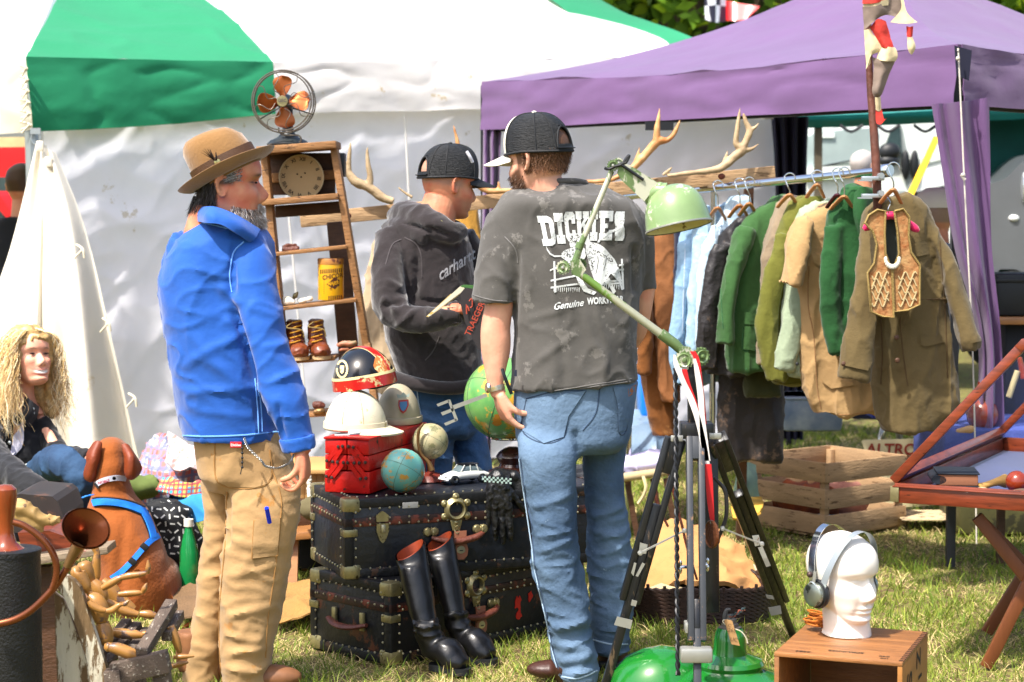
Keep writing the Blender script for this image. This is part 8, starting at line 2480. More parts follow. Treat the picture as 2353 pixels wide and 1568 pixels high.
zpoly(b3,[(1120,760),(1190,765),(1230,820),(1200,880),(1120,860)],TY-.01,.022,m_lg2,'knuckle',lp)
for dy,dx in((-.024,0),(.024,22)):
 zpoly(a3,[(745+dx,1040-dx*.6),(790+dx,1045-dx*.6),(992,1150),(905,1265),(760,1130),(735,1090)]if dy<0 else[(770,1025),(810,1035),(992,1148),(960,1190),(800,1080)],TY+dy,.004,m_lg2,'bracket',lp)
g=np.array([[list(P(*a3(745,1090),TY+s_*.024))for s_ in(-1,1)],[list(P(*a3(905,1263),TY+s_*.024))for s_ in(-1,1)]])
MB().grid(g,.004).build('bracket',m_lg2,lp)
rc=P(*a3(1123,1428),TY-.02);sa=Vector((-.20,.16,1)).normalized();rr_=S(77,TY)
prof=[(1.0,0),(.985,.006),(.97,.02),(.93,.048),(.86,.075),(.74,.098),(.58,.114),(.40,.124),(.22,.129),(.0,.130)]
MB().lathe([(rr_*a,b)for a,b in prof],rc,sa,56,caps=False).build('shade',m_lg,lp)
MB().lathe([(rr_*a*.975,b*.96+.001)for a,b in prof],rc,sa,56,caps=False).build('shade_lining',m_li,lp)
MB().lathe([(rr_*.99,-.002),(rr_*1.02,0),(rr_*1.02,.004),(rr_*.99,.005)],rc,sa,56,caps=False).build('shade_rim',m_zn,lp)
nk=P(*a3(950,1225),TY-.01)
MB().tube([(*P(*a3(905,1262),TY),.018),(*P(*a3(940,1240),TY),.024),(*P(*a3(985,1205),TY-.01),.026),(*P(*a3(1040,1210),TY-.015),.030)],0,20,True,4).build('neck',m_lg,lp)
MB().ball(P(*a3(1003,1172),TY-.02),(.014,.014,.014),14,10).build('thumb_screw',m_lg,lp)
MB().ball(rc+sa*.05,.022,20,14).build('bulb',mat('bulb glass','e8e4d8',rough=.1),lp)
tube_line([PX(a3,x,y,TY-.03)for x,y in[(655,1055),(680,1062),(720,1045),(765,1030),(800,985),(810,980),(790,1020),(760,1030),(800,1060),(900,1130)]],.0045,5,8).build('flex',m_black,lp)
fx=[]
for k in range(120):
 t=k/119;x=b3(1100,900)[0]+(c3(1200,1520)[0]-b3(1100,900)[0])*t;y=b3(1100,900)[1]+(c3(1200,1520)[1]-b3(1100,900)[1])*t
 fx.append(P(x,y,TY-.01-.2*t))
for ph in(0,math.pi):
 MB().tube([p+Vector((.0042*math.cos(k*.9+ph),.0042*math.sin(k*.9+ph),0))for k,p in enumerate(fx)],.0042,6,True,1).build('cable_strand',m_black,lp)
md=thing('medal','bronze medal on red and white ribbon hung over the lamp joint','medal',P(*c3(1428,600),5.84))
m_rw=mat('white ribbon satin','d8d2cc',rough=.5,sheen=.3);m_rr=mat('red ribbon satin','c00c18',rough=.45,sheen=.3)
def ribbon(pts,Y0,m,nm):
 rows=[]
 for x0,x1,y,dy in pts:rows.append([list(PX(b3,x,y,Y0+dy))for x in(x0,(x0+x1)/2,x1)])
 a=np.array(rows);a=np.array([smooth_path(a[:,j],5)for j in range(3)]).transpose(1,0,2)
 MB().grid(a,.0015).build(nm,m,md)
ribbon([(1088,1100,815,0),(1090,1125,880,0),(1130,1165,980,0),(1180,1222,1100,0),(1225,1262,1230,0),(1262,1300,1400,0),(1285,1322,1560,0),(1300,1325,1680,0),(1316,1330,1800,0)],5.86,m_rw,'ribbon_white')
ribbon([(1140,1172,905,0),(1160,1195,1000,0),(1215,1240,1130,0),(1240,1262,1240,0),(1262,1290,1400,.004),(1262,1290,1560,.004)],5.868,m_rr,'ribbon_red')
ribbon([(1190,1225,793,0),(1215,1250,840,0),(1245,1268,960,0),(1265,1285,1100,0),(1285,1296,1250,0)],5.866,m_rr,'ribbon_red')
ribbon([(1212,1228,840,0),(1220,1252,920,0),(1238,1276,1060,0),(1250,1284,1200,0),(1255,1300,1330,0),(1275,1320,1480,0)],5.86,m_rw,'ribbon_white')
ribbon([(1285,1325,1500,-.006),(1290,1335,1620,-.006),(1300,1340,1740,-.006),(1318,1345,1850,-.006),(1330,1345,1890,0)],5.86,m_rr,'ribbon_red')
mc=P(*c3(1428,570),5.84)
MB().lathe([(0,.004),(S(33,5.84)*.86,.003),(S(33,5.84)*.92,.005),(S(33,5.84),.003),(S(33,5.84),-.003),(0,-.004)],mc,(-.93,-.36,.02),32).build('disc',mat('bronze','7a4a30',rough=.35,metal=.7,bump=.5,bscale=90),md)
MB().tube([mc+Vector((.004*math.cos(a),0,.036+.006*math.sin(a)))for a in np.linspace(0,6.28,13)],.0012,6,False).build('ring',m_zn,md)
# ========= green enamel shades in front
m_ge=mat('deep green enamel','186a22',rough=.16,var=.1,scale=5,spots='2a2a18',spot_scale=26,spot_amount=.04,coat=.7)
gs=thing('enamel_lampshade','large glossy green enamel factory shade with paper price tag','lamp shade',(P(1676,1637,5.9).x,5.9,0),'green enamel shades')
pr_=[(.225,0),(.223,.01),(.21,.04),(.18,.075),(.14,.097),(.105,.109),(.100,.116),(.103,.128),(.096,.140),(.07,.149),(.053,.157),(.0495,.175),(.047,.20),(.042,.225),(.036,.236)]
q=P(1676,1637,5.9);q.z=.003
MB().lathe(pr_,q,(0,0,1),64,caps=False).build('shade',m_ge,gs)
MB().lathe([(.036,.234),(.036,.238),(.026,.240),(.026,.247),(.02,.25),(.02,.262),(.012,.266),(.012,.275)],q,(0,0,1),6).build('fitting',mat('grey cast fitting','6a6660',rough=.6,metal=.4),gs)
pt(c3,ZC,[(1520,1170,14),(1515,1120,15),(1530,1080,14),(1555,1078,10)],5.9,10).build('cable_sheath',mat('grey rubber','4a4a4a',rough=.7),gs)
for k,cl in enumerate(('2a3a38','3a4a50','8a4a3a')):
 tube_line([PX(c3,1550+8*math.sin(k*2+t*9)+t*100,1130-t*60+10*math.cos(k*2+t*9),5.89)for t in np.linspace(0,1,14)],.0022,1,5).build('wire',mat('wire %d'%k,cl,rough=.6),gs)
tg_=zpoly(c3,[(1512,1150),(1522,1143),(1560,1150),(1568,1160),(1618,1322),(1560,1310)],5.82,.0015,mat('manila card','b98f5c',rough=.8),'price_tag',gs,smooth=False)
for s_,x,y,z_ in(('265',1565,1218,.016),('UC',1578,1280,.016),('C',1548,1185,.014)):
 plane_print(text_tris(s_,z_),PX(c3,x,y,5.818),(1,0,-.12),(.12,0,1),.0005).build('tag_writing',mat('pencil','6a5038',rough=.9),gs)
tube_line([PX(c3,x,y,5.83)for x,y in[(1545,1168),(1530,1150),(1505,1150),(1510,1170),(1560,1200),(1625,1225),(1660,1270),(1670,1305)]],.0018,5).build('tag_string',m_rope,gs)
g2_=thing('enamel_lampshade','smaller green enamel shade lying on its side beside the tripod leg','lamp shade',(P(1490,1610,6.0).x,6.0,0),'green enamel shades')
MB().lathe([(.15,-.02),(.148,.0),(.135,.045),(.105,.085),(.06,.108),(.0,.116)],(P(1505,1640,5.98).x,5.98,.045),(-.35,.1,1),48).build('shade',m_ge,g2_)
# ========= wooden box, white head, headphones
m_bx=mat('varnished box pine','8a5c34',rough=.45,var=.35,scale=4,stretch=(1,9,9),bump=.2,bscale=30,bstretch=(2,12,12),spots='5a3218',spot_scale=9,spot_amount=.12)
ZB=.238
B0,B1_,B3=G(1779,1499,ZB),G(2078,1509,ZB),G(1857,1427,ZB)
ux=(B1_-B0).normalized();uy=(B3-B0);uy=(uy-ux*uy.dot(ux)).normalized();WX,DY=(B1_-B0).length,.43
rzb=math.radians(-21)
wb=thing('wooden_box','open fronted varnished wooden box with stencilled side under the white head','box',(B0.x,B0.y,0),None,rzb)
def lb(par,c,s_,name,m,bev=.0015):return MB().box(c,s_,None,bev).build(name,m,par,local=True)
lb(wb,(WX/2,DY/2,ZB-.006),(WX,DY,.012),'top_board',m_bx)
lb(wb,(WX-.007,DY/2,(ZB-.012)/2),(.014,DY-.002,ZB-.0125),'side_board',mat('stencilled board','96642c',rough=.6,var=.2,scale=5,stretch=(1,1,5)))
lb(wb,(.007,DY/2,(ZB-.012)/2),(.014,DY-.002,ZB-.0125),'side_board',m_bx)
lb(wb,(WX/2,DY-.012,(ZB-.012)/2),(WX-.03,.01,ZB-.014),'back_board',m_bx)
lb(wb,(WX/2,DY/2,.006),(WX-.03,DY-.03,.012),'bottom_board',m_bx)
jn_=MB()
for k in range(17):jn_.box((WX-.006,.02+k*.0245,ZB+.0005),(.014,.011,.002))
jn_=jn_.build('finger_joint',mat('dark end grain','3a2010',rough=.9),wb,local=True);jn_['kind']='stuff'
m_st=mat('black stencil ink','17120e',rough=.8)
for s_,y,z,sz in(('S',.11,.165,.10),('N',.11,.085,.10),('Z',.26,.195,.085),('I',.29,.135,.075),('G',.31,.06,.09)):
 vf=text_tris(s_,sz,.0015)
 MB().add([(WX+.0012,y+p[1]*1.1,z-p[0])for p in vf[0]],vf[1]).build('stencil_letter',m_st,wb,local=True)
for s_,x,y,sz in(('2282',.075,.035,.022),('SPRUNGS',.19,.075,.024),('040',WX-.06,.055,.020),('100',WX-.055,.030,.016)):
 vf=text_tris(s_,sz,.0004)
 MB().add([(x-p[0],y-p[1],ZB+.0012)for p in vf[0]],vf[1]).build('stencil_number',m_st,wb,local=True)
HY=5.84
m_fo=mat('white glazed head','e4ded4',rough=.32,var=.02,coat=.25,spec=.5)
hp=P(1936,1337,HY)
nb=G(1945,1458,ZB)
mh_=thing('white_mannequin','glossy white display head wearing old headphones on the wooden box','mannequin head',(nb.x,nb.y,ZB))
hp=Vector((nb.x-.012,nb.y-.0,ZB+.166))
MF=headM(hp,(.62,-.78,-.06),(0,0,1),1.13)
hm_=head_mesh(1.05,1.0,0,120,112,lips=1.1,brow=.2)
hm_.xf(MF)
hm_.tube([(nb.x,nb.y,ZB+.001,.074),(nb.x,nb.y,ZB+.02,.070),(nb.x-.005,nb.y,ZB+.06,.066),(nb.x-.01,nb.y+.01,ZB+.12,.064),(nb.x-.01,nb.y+.01,ZB+.16,.05)],0,40,True,4)
fuse(hm_,.0028,3).build('head',m_fo,mh_)
hpn=thing('headphones','vintage steel band headphones with orange cord on the white head','headphones',MF@Vector((0,0,.13)),None)
for yy,tl in((.014,.45),(-.016,-.55)):
 rows=[]
 for t in np.linspace(-.15,math.pi+.15,40):
  row=[]
  for s_ in(-1,0,1):
   p=Vector((-.094*math.cos(t),yy+s_*.0105-.05*(1-math.sin(max(0,min(math.pi,t))))*0+(tl*.08)*math.sin(t),-.018+.152*math.sin(t)))
   row.append(list(MF@p))
  rows.append(row)
 MB().grid(np.array(rows),.0015).build('headband',m_steel if yy>0 else m_chrome,hpn)
for s_ in(-1,1):
 c=MF@Vector((s_*.094,-.004,-.030));ax=(MF.to_3x3()@Vector((s_,0,0))).normalized()
 MB().lathe([(0,.030),(.030,.030),(.035,.026),(.036,.012),(.034,.008)],c-ax*.008,ax,32).build('ear_case',mat('worn nickel','8c9288',rough=.28,metal=.8,var=.3,spots='3a4038',spot_scale=30,spot_amount=.2),hpn)
 MB().lathe([(.030,-.008),(.042,-.006),(.044,.002),(.040,.010),(.034,.011)],c-ax*.006,ax,32).build('ear_cushion',m_plast,hpn)
 u=(MF.to_3x3()@Vector((0,0,1))).normalized();f_=(MF.to_3x3()@Vector((0,1,0))).normalized()
 MB().tube([c+ax*.012-f_*.034,c+ax*.022+u*.038,c+ax*.012+f_*.034],.0028,8,True,6).build('fork',m_steel,hpn)
 MB().beam(c+ax*.016+u*.034,c+ax*.012+u*.068,.008,.008).build('slider',m_zn,hpn)
 MB().ball(c+ax*.020+u*.058-f_*.012,.009,12,8).build('knob',m_iron,hpn)
 if s_==1:
  pass
m_oc=mat('orange braided cord','b0641c',rough=.7,var=.35,scale=60)
cL=MF@Vector((-.094,-.004,-.030));axl=(MF.to_3x3()@Vector((-1,0,0))).normalized()
rng=np.random.default_rng(8)
tube_line([cL+axl*.025+Vector(v)for v in[(-.02,0,.004),(-.012,-.004,-.004),(0,-.006,.002),(.008,-.004,.006),(.006,-.004,-.012),(.012,-.002,-.022),(.014,0,-.045)]],.0026,5).build('cord_end',m_oc,hpn)
co_=[]
cc0=P(*c4(440,1225),HY+.02);cc0.z=ZB+.006
for k in range(150):
 a=k*.42;r1=.034*(.65+.35*math.sin(k*.17));co_.append((cc0.x+r1*math.cos(a)*.9+.004*math.sin(k*.9),cc0.y+r1*math.sin(a),cc0.z+.0035+k*.0003+.012*max(0,math.sin(k*.21))))
MB().tube(co_,.0028,6,True,1).build('cord_coil',m_oc,hpn)
# ========= slatted crate
cr0=G(1894,1238,0)
ra=math.radians(38);CL,CWd,CHt=.53,.46,.325
crt=thing('slatted_crate','open slatted wooden fruit crate holding folded clothes','crate',(cr0.x,cr0.y,0),None,ra)
for k,z in enumerate((.014,.132,.252)):
 h_=.090
 for nm,c,s_ in(('slat',(CL/2,-.006,z+h_/2),(CL,.011,h_)),('slat',(CL/2,CWd+.006,z+h_/2),(CL,.011,h_)),('slat',(-.006,CWd/2,z+h_/2+.003),(.011,CWd+.022,h_)),('slat',(CL+.006,CWd/2,z+h_/2-.002),(.011,CWd+.022,h_))):
  o=lb(crt,c,s_,nm,m_woodr,.002);o.rotation_euler=(0,0,0)
for x in(.016,CL-.016):
 for y in(.016,CWd-.016):lb(crt,(x,y,.16),(.03,.03,.33),'corner_post',m_woodr)
for k in range(4):lb(crt,(CL/2,.05+k*.105,.006),(CL,.08,.010),'base_slat',m_woodr)
for z in(.03,.07,.14,.18,.25,.29):
 for q in((.012,-.0125,z),(CL-.012,-.0125,z),(-.0125,.014,z),(-.0125,CWd-.014,z)):MB().ball(q,.003,6,4).build('nail',m_iron,crt,local=True)
def soft(label,name,m,blobs,cat,vox=.012,amp=.018,grp=None,seed=3,fr=8):
 mb=MB()
 for(c,r)in blobs:mb.ball(c,r,18,12)
 g=fuse(mb,vox,4);wr(g,amp,fr,seed=seed,ridge=amp*1.1,rf=1.3)
 v=g.arr();v[:,2]=np.maximum(v[:,2],.003);g.v=[tuple(p)for p in v]
 return single(g,name,m,label,cat,grp)
ci=lambda x,y,z:Vector((cr0.x+x*math.cos(ra)-y*math.sin(ra),cr0.y+x*math.sin(ra)+y*math.cos(ra),z))
soft('orange and brown striped cloth inside the crate','folded_cloth',mat('orange brown stripe','a8501c',rough=.9,col2='3a2a28',scale=12,mix=.5),[(ci(.15,.2,.12),(.12,.10,.09)),(ci(.12,.3,.14),(.10,.10,.08))],'cloth')
soft('dusty pink cloth inside the crate','folded_cloth',mat('dusty pink cotton','b07a6a',rough=.9),[(ci(.34,.2,.12),(.12,.12,.09))],'cloth',seed=5)
soft('pale blue cloth at the bottom of the crate','folded_cloth',mat('pale blue cotton','6f9cc4',rough=.9),[(ci(.12,.16,.05),(.10,.13,.05)),(ci(.3,.2,.04),(.14,.14,.04))],'cloth',seed=7)
sn=thing('tin_sign','rusty cream tin sign lettered in red leaning behind the crate','sign',(P(2075,1065,9.7).x,9.7,0))
m_sg=mat('rusty cream tin','cfc49a',rough=.6,spots='a05a38',spot_scale=9,spot_amount=.22,var=.1)
zpoly(b4,[(700,1358),(720,1350),(1110,1340),(1160,1490),(1165,1760),(760,1780),(745,1500)],9.7,.01,m_sg,'panel',sn,smooth=False)
m_rl=mat('faded red lettering','8a3424',rough=.7)
plane_print(text_tris('ALTROCK',.078,.002),PX(b4,955,1412,9.69),(1,0,0),(.08,0,1),.001).build('lettering',m_rl,sn)
plane_print(text_tris('HERBERT',.045,.001),PX(b4,985,1474,9.69),(1,0,0),(.08,0,1),.001).build('lettering',m_rl,sn)
MB().box(PX(c4,1200,440,9.3)*1+Vector((0,0,0)),(.30,.3,.004)).build('paper_sheet',mat('old newspaper','c8b48c',rough=.9,spots='6a5040',spot_scale=30,spot_amount=.3),sn)
# ========= display case on folding legs
m_mh=mat('red mahogany','70301a',rough=.35,var=.5,scale=6,stretch=(1,3,9),coat=.2,spots='26100a',spot_scale=14,spot_amount=.14)
ZCs=.606
C0=G(2055,1110,ZCs)
rc_=math.radians(-27)
case=thing('display_case','mahogany display case with its glazed lid propped open','display case',(C0.x,C0.y,ZCs),None,rc_)
CX,CYd=.62,1.45
zt=.001;hh=S(46,6.4)
lb(case,(CX/2,.009,-hh/2),(CX,.018,hh),'front_rail',m_mh,.003)
lb(case,(.009,CYd/2+.009,-hh/2),(.018,CYd-.018,hh),'side_rail',m_mh,.003)
lb(case,(CX-.009,CYd/2+.009,-hh/2),(.018,CYd-.018,hh),'side_rail',m_mh,.003)
lb(case,(CX/2,CYd-.009,-hh/2),(CX-.036,.018,hh),'back_rail',m_mh,.003)
lb(case,(CX/2,CYd/2,-hh+.008),(CX-.036,CYd-.036,.01),'lining',mat('royal blue felt','0c1c58',rough=.95,sheen=.4))
lb(case,(CX/2,.004,-.011),(CX+.01,.022,.004),'beading',m_mh,.001)
lb(case,(.002,-.002,-hh*.55),(.028,.006,hh*.8),'corner_plate',m_brs,.001)
th=math.radians(48)
def lid_pt(a,y,o=0):return Vector((a*math.cos(th)-o*math.sin(th),y,.012+a*math.sin(th)+o*math.cos(th)))
def lrail(a0,y0,a1_,y1,w,name='lid_rail'):
 MB().beam(lid_pt(a0,y0),lid_pt(a1_,y1),w,.030,tuple(lid_pt(0,0,1)-lid_pt(0,0,0)),.003).build(name,m_mh,case,local=True)
lrail(-.01,.018,.61,.018,.030);lrail(-.01,CYd-.018,.61,CYd-.018,.030);lrail(.012,.03,.012,CYd-.03,.030);lrail(.60,.0,.60,CYd,.034)
MB().add([lid_pt(.02,.03),lid_pt(.59,.03),lid_pt(.59,CYd-.03),lid_pt(.02,CYd-.03)],[(0,1,2,3)]).build('lid_glass',glass('lid pane',(.93,.97,.96),.02,.10),case,local=True)
tk=thing('trestle','brown folding trestle legs under the display case','trestle',(P(2240,1500,6.5).x,6.5,0))
m_lg3=mat('brown trestle wood','6a3a1c',rough=.5,var=.25,stretch=(3,3,.5))
for Y0,dx in((6.42,0),(6.95,60)):
 MB().beam(P(*c4(1530,450),Y0),(P(*c4(1848,1000),Y0).x+.24,Y0,0),.040,.022,(0,1,0),.003).build('leg',m_lg3,tk)
 MB().beam((P(2262,1548,Y0).x,Y0-.02,0),P(2440,1180,Y0),.040,.022,(0,1,0),.003).build('leg',m_lg3,tk)
def loc(x,y,z=0):return Vector((C0.x,C0.y,ZCs-hh+.014+z))+Matrix.Rotation(rc_,3,'Z')@Vector((x,y,0))
bk=thing('old_book','thick black bound old book lying in the display case','book',loc(.16,.16,.030),None,rc_+.35)
lb(bk,(0,0,.030),(.125,.16,.036),'pages',mat('browned pages','8a5a40',rough=.9,scale=3,stretch=(1,1,60)),.004)
for z in(.009,.051):lb(bk,(0,0,z),(.135,.17,.005),'cover',mat('black book cloth','161c26',rough=.6,var=.2),.002)
MB().tube([(-.0625,-.08,.03,.024),(-.0625,.08,.03,.024)],0,14,True,1,.6).build('spine',MATS['black book cloth'],bk,local=True)
m_bn=mat('yellowed bone','b58a48',rough=.5,var=.2)
def blobthing(label,name,cat,m,pts,vox=.004):
 mb=MB().tube(pts,0,14,True,4)
 return single(fuse(mb,vox,2),name,m,label,cat)
blobthing('yellowed bone tool resting beyond the old book','bone_tool','bone',m_bn,[(*loc(.24,.12,.03),.022),(*loc(.26,.15,.04),.012),(*loc(.29,.18,.05),.014),(*loc(.31,.21,.05),.024)])
c=loc(.36,.15,.058)
single(MB().ball(c,.036,28,18),'wooden_ball',mat('red brown lignum ball','7e2a10',rough=.2,coat=.5,var=.2),'polished red brown wooden ball in the display case','ball')
blobthing('pale shells in the display case in front of the bone tool','shell','shell',mat('pale shell','b9a07c',rough=.4,var=.3,scale=20),[(*loc(.22,.06,.01),.018),(*loc(.27,.07,.02),.026),(*loc(.31,.06,.01),.016)])
blobthing('brown stone beside the pale shells','stone','stone',mat('brown stone','5a4636',rough=.6,var=.3),[(*loc(.35,.07,.015),.022),(*loc(.40,.07,.02),.030),(*loc(.45,.07,.012),.02)])
bt=thing('covered_table','table under violet blue cloth seen through the glass lid','table',(P(2330,1000,8.0).x,8.3,0))
[MB().box((P(2345,1000,8.0).x+dx,8.3+dy,.18),(.03,.03,.36)).build('leg',m_woodd,bt)for dx in(0,)for dy in(0,)]
MB().box((P(2345,1000,8.0).x,8.3,.48),(.62,.62,.24),None,.01).build('cloth',mat('violet blue cloth','3c4a8c',rough=.9,var=.25,bump=.4),bt)
zt8=.602
m_sk=mat('red brown turned wood','8a3214',rough=.25,coat=.4,var=.25)
s0=P(2262,1010,8.08)
sk_=MB().lathe([(.05,0),(.062,.02),(.066,.05),(.055,.085),(.03,.105),(.014,.12),(.014,.14),(.024,.155),(.022,.18),(0,.19)],(s0.x,8.12,zt8),(0,0,1),28)
single(sk_,'turned_skittle',m_sk,'red brown turned wooden skittle on the violet cloth','skittle')
def zthing(label,name,cat,f,pts,Y,m,sc_=ZA,vox=.004):
 return single(fuse(pt(f,sc_,pts,Y,14,4),vox,2),name,m,label,cat)
zthing('pale horn handled tool behind the glass lid','horn_tool','tool',b4,[(1240,1310,14),(1290,1300,16),(1340,1290,22),(1385,1285,28),(1400,1300,16)],8.0,m_bn)
zthing('rolled cream paper standing behind the glass lid','paper_roll','paper roll',b4,[(1622,1085,20),(1650,1000,20),(1680,915,20)],8.1,mat('cream paper roll','b8a880',rough=.7))
zthing('brown wooden peg tool near the lid\'s top rail','wooden_peg','tool',b4,[(1690,830,16),(1705,900,20),(1719,965,24)],8.1,m_sk)
bs=thing('black_case','black lidded case on a board beside the grey car','case',(P(2335,735,9.4).x,9.4,0))
a=P(2290,726,9.4);b=P(2420,630,9.4)
MB().box(((a.x+b.x)/2,9.55,(a.z+b.z)/2),(b.x-a.x,.3,b.z-a.z),None,.01).build('body',m_plast,bs)
MB().box(((a.x+b.x)/2,9.55,b.z-.03),(b.x-a.x+.02,.32,.02),None,.004).build('lid',m_black,bs)
MB().box(((a.x+b.x)/2-.01,9.55,a.z-.022),(b.x-a.x+.06,.4,.035),None,.004).build('board',m_wood,bs)
MB().box(((a.x+b.x)/2+.05,9.6,(a.z-.04)/2),(.25,.3,a.z-.04),None,.01).build('stand',mat('dark blue stand','10141e',rough=.7),bs)
gt_=thing('green_trunk','flat olive green trunk in the grass beneath the display case','trunk',(P(2290,1225,8.9).x,9.1,0))
a=P(2208,1228,9.0)
MB().box((a.x+.35,9.25,.12),(.70,.45,.24),None,.012).build('body',mat('olive painted tin','4d4a28',rough=.6,var=.2,spots='2e2c1a',spot_scale=9),gt_)
MB().box((a.x+.35,9.02,.19),(.70,.012,.012)).build('lid_edge',m_bind,gt_)
# ========= basket, folded canvas, walking stick
bY=7.6
bc_=G(1610,1425,0)
bk2=thing('wicker_basket','dark oval wicker basket heaped with canvas trousers behind the tripod','basket',(bc_.x,bc_.y,0))
m_wk=mat('dark wicker','2c1a12',rough=.6,var=.4,scale=30)
rx_,ry_=S(158,7.5),.22
for k in range(9):
 z=.010+k*.014;f_=1+.06*k/9
 for ph in(0,1):
  MB().tube([(bc_.x+rx_*f_*math.cos(t)*(1+.012*math.sin(24*t+math.pi*ph)),bc_.y+.12+ry_*f_*math.sin(t),z+.005*math.cos(24*t+math.pi*ph)+.006*math.sin(3*t))for t in np.linspace(0,2*math.pi,97)],.0075,6,False).build('withy',m_wk,bk2)
for k in range(24):
 t=k*math.pi/12
 MB().tube([(bc_.x+rx_*.99*math.cos(t),bc_.y+.12+ry_*.99*math.sin(t),0),(bc_.x+rx_*1.07*math.cos(t),bc_.y+.12+ry_*1.07*math.sin(t),.14)],.006,6).build('stake',m_wk,bk2)
def drape(label,name,m,rows,cat='trousers',amp=.012,seed=3,th=.012,nu=12):
 g=sheet_noise(px_sheet(rows,nu,nu),amp,6,seed,ridge=amp)
 return single(MB().grid(g,th),name,m,label,cat)
m_oc2=mat('orange tan canvas','b5834e',rough=.85,var=.08,bump=.3,bscale=40)
drape('folded orange tan canvas trousers heaped in the wicker basket','folded_trousers',m_oc2,[[(1462,1370,7.25),(1560,1345,7.2),(1660,1345,7.2),(1765,1375,7.3)],[(1462,1320,7.4),(1560,1290,7.35),(1650,1290,7.35),(1740,1315,7.4)],[(1470,1240,7.6),(1550,1215,7.6),(1640,1235,7.6),(1700,1265,7.6)],[(1480,1212,7.85),(1540,1200,7.9),(1620,1215,7.9),(1680,1240,7.8)]],seed=5,th=.02,amp=.020)
drape('cream trouser leg hanging out of the basket with stitched cuff','folded_trousers',mat('cream drill','b9a67e',rough=.9,var=.1),[[(1463,1378,7.15),(1500,1400,7.1),(1540,1432,7.1)],[(1480,1358,7.16),(1520,1380,7.1),(1562,1400,7.1)],[(1520,1340,7.2),(1556,1350,7.15),(1574,1350,7.18)]],seed=7,amp=.006)
drape('off white trousers folded at the back of the basket','folded_trousers',mat('off white drill','c4b494',rough=.9),[[(1690,1345,7.55),(1740,1360,7.5),(1790,1365,7.5)],[(1680,1300,7.6),(1730,1320,7.6),(1775,1340,7.6)],[(1672,1270,7.8),(1715,1285,7.8),(1755,1310,7.8)]],seed=9,amp=.008)
drape('sage green cloth hanging between tripod and crate','hanging_cloth',mat('sage cloth','86a088',rough=.9,var=.15),[[(1690,1160,8.9),(1715,1168,8.85),(1742,1165,8.9)],[(1692,1110,8.95),(1718,1110,8.9),(1740,1110,8.95)],[(1696,1070,9.05),(1718,1066,9.05),(1736,1072,9.05)]],'cloth',seed=11)
drape('yellow cloth lying in the grass beside the crate','yellow_cloth',mat('mustard yellow cotton','c49a3c',rough=.9,var=.15),[[(1684,1192,8.5),(1715,1196,8.5),(1748,1180,8.5)],[(1680,1165,8.7),(1715,1160,8.7),(1755,1158,8.7)],[(1690,1145,8.9),(1720,1140,8.9),(1750,1148,8.9)]],'cloth',seed=13)
zthing('crook handled walking stick leaning behind the tripod','walking_stick','walking stick',c3,[(1135,520,10),(1090,430,11),(1055,330,12),(1050,220,13),(1065,150,14),(1100,130,14),(1140,160,13),(1180,330,12),(1230,520,11),(1260,650,11),(1330,880,10)],7.0,m_lea,ZC)
# ========= left foreground: case, horn, skull, figures
FY=5.35
m_hn=mat('brown copper horn','7c4428',rough=.24,metal=.75,var=.25,scale=6,coat=.2)
cz=P(*c1(75,700),FY)
rcy=S(67,FY)
cy=thing('cylindrical_case','tall black leather cylinder with turned wooden lid and knob','case',(cz.x,FY,0))
MB().lathe([(rcy*.98,0),(rcy,.01),(rcy,cz.z),(rcy*1.03,cz.z),(rcy*1.03,cz.z+.012),(rcy*.97,cz.z+.014)],(cz.x,FY,0),(0,0,1),48).build('body',mat('black pebbled leather','101112',rough=.5,var=.2,bump=.4,bscale=140),cy)
kz=lambda y:P(*c1(50,y),FY).z
MB().lathe([(rcy*.95,kz(745)),(rcy*.96,kz(715)),(rcy*.90,kz(695)),(rcy*.55,kz(660)),(rcy*.33,kz(620)),(.020,kz(560)),(.0205,kz(480)),(.026,kz(400)),(.031,kz(320)),(.029,kz(265)),(.018,kz(238)),(0,kz(232))],(P(*c1(45,700),FY).x,FY,0),(0,0,1),40).build('lid',mat('glossy cherry wood','7a3412',rough=.2,var=.35,scale=5,stretch=(3,3,.7),coat=.6),cy)
hn=thing('brass_horn','coiled copper hunting horn hanging round the black case, bell raised','horn',(P(*c1(580,530),FY-.05).x,FY-.15,P(*c1(100,1200),FY).z))
HF=FY-.12
pt(c1,ZC,[(-80,1185,26),(0,1172,26),(100,1145,26),(200,1090,26),(290,1010,26),(370,920,26),(430,830,26),(470,770,25),(500,715,30)],HF,18,6).build('tube',m_hn,hn)
pt(c1,ZC,[(90,488,24),(160,510,24),(250,570,24),(320,640,24),(365,720,24),(382,800,23),(372,880,23),(350,940,22)],HF-.02,18,6).build('tube',m_hn,hn)
pt(c1,ZC,[(448,790,27),(470,745,30),(500,690,36),(530,640,42)],HF-.005,20,3).build('ferrule',m_ob,hn)
bc2,bd_=P(*c1(580,530),HF-.03),None
th0=P(*c1(520,660),HF)
ax=Vector((.36,-.62,.62)).normalized();R1_=S(56,HF)
pts=[(R1_,0),(R1_*.98,-.002),(R1_*.86,-.012),(R1_*.66,-.028),(R1_*.46,-.048),(R1_*.33,-.070),(R1_*.27,-.095)]
MB().lathe(pts+[(a*.93,b+.001)for a,b in reversed(pts)],bc2,ax,56,caps=False).build('bell',m_hn,hn)
MB().lathe([(R1_,-.002),(R1_*1.02,0),(R1_,.002)],bc2,ax,56,caps=False).build('bell_rim',m_hn,hn)
MB().tube([(*(bc2-ax*.09),R1_*.28),(*(bc2-ax*.11+Vector((-.006,0,-.01))),R1_*.27),(*P(*c1(520,655),HF),S(15,HF))],0,24,False,4).build('throat',m_hn,hn)
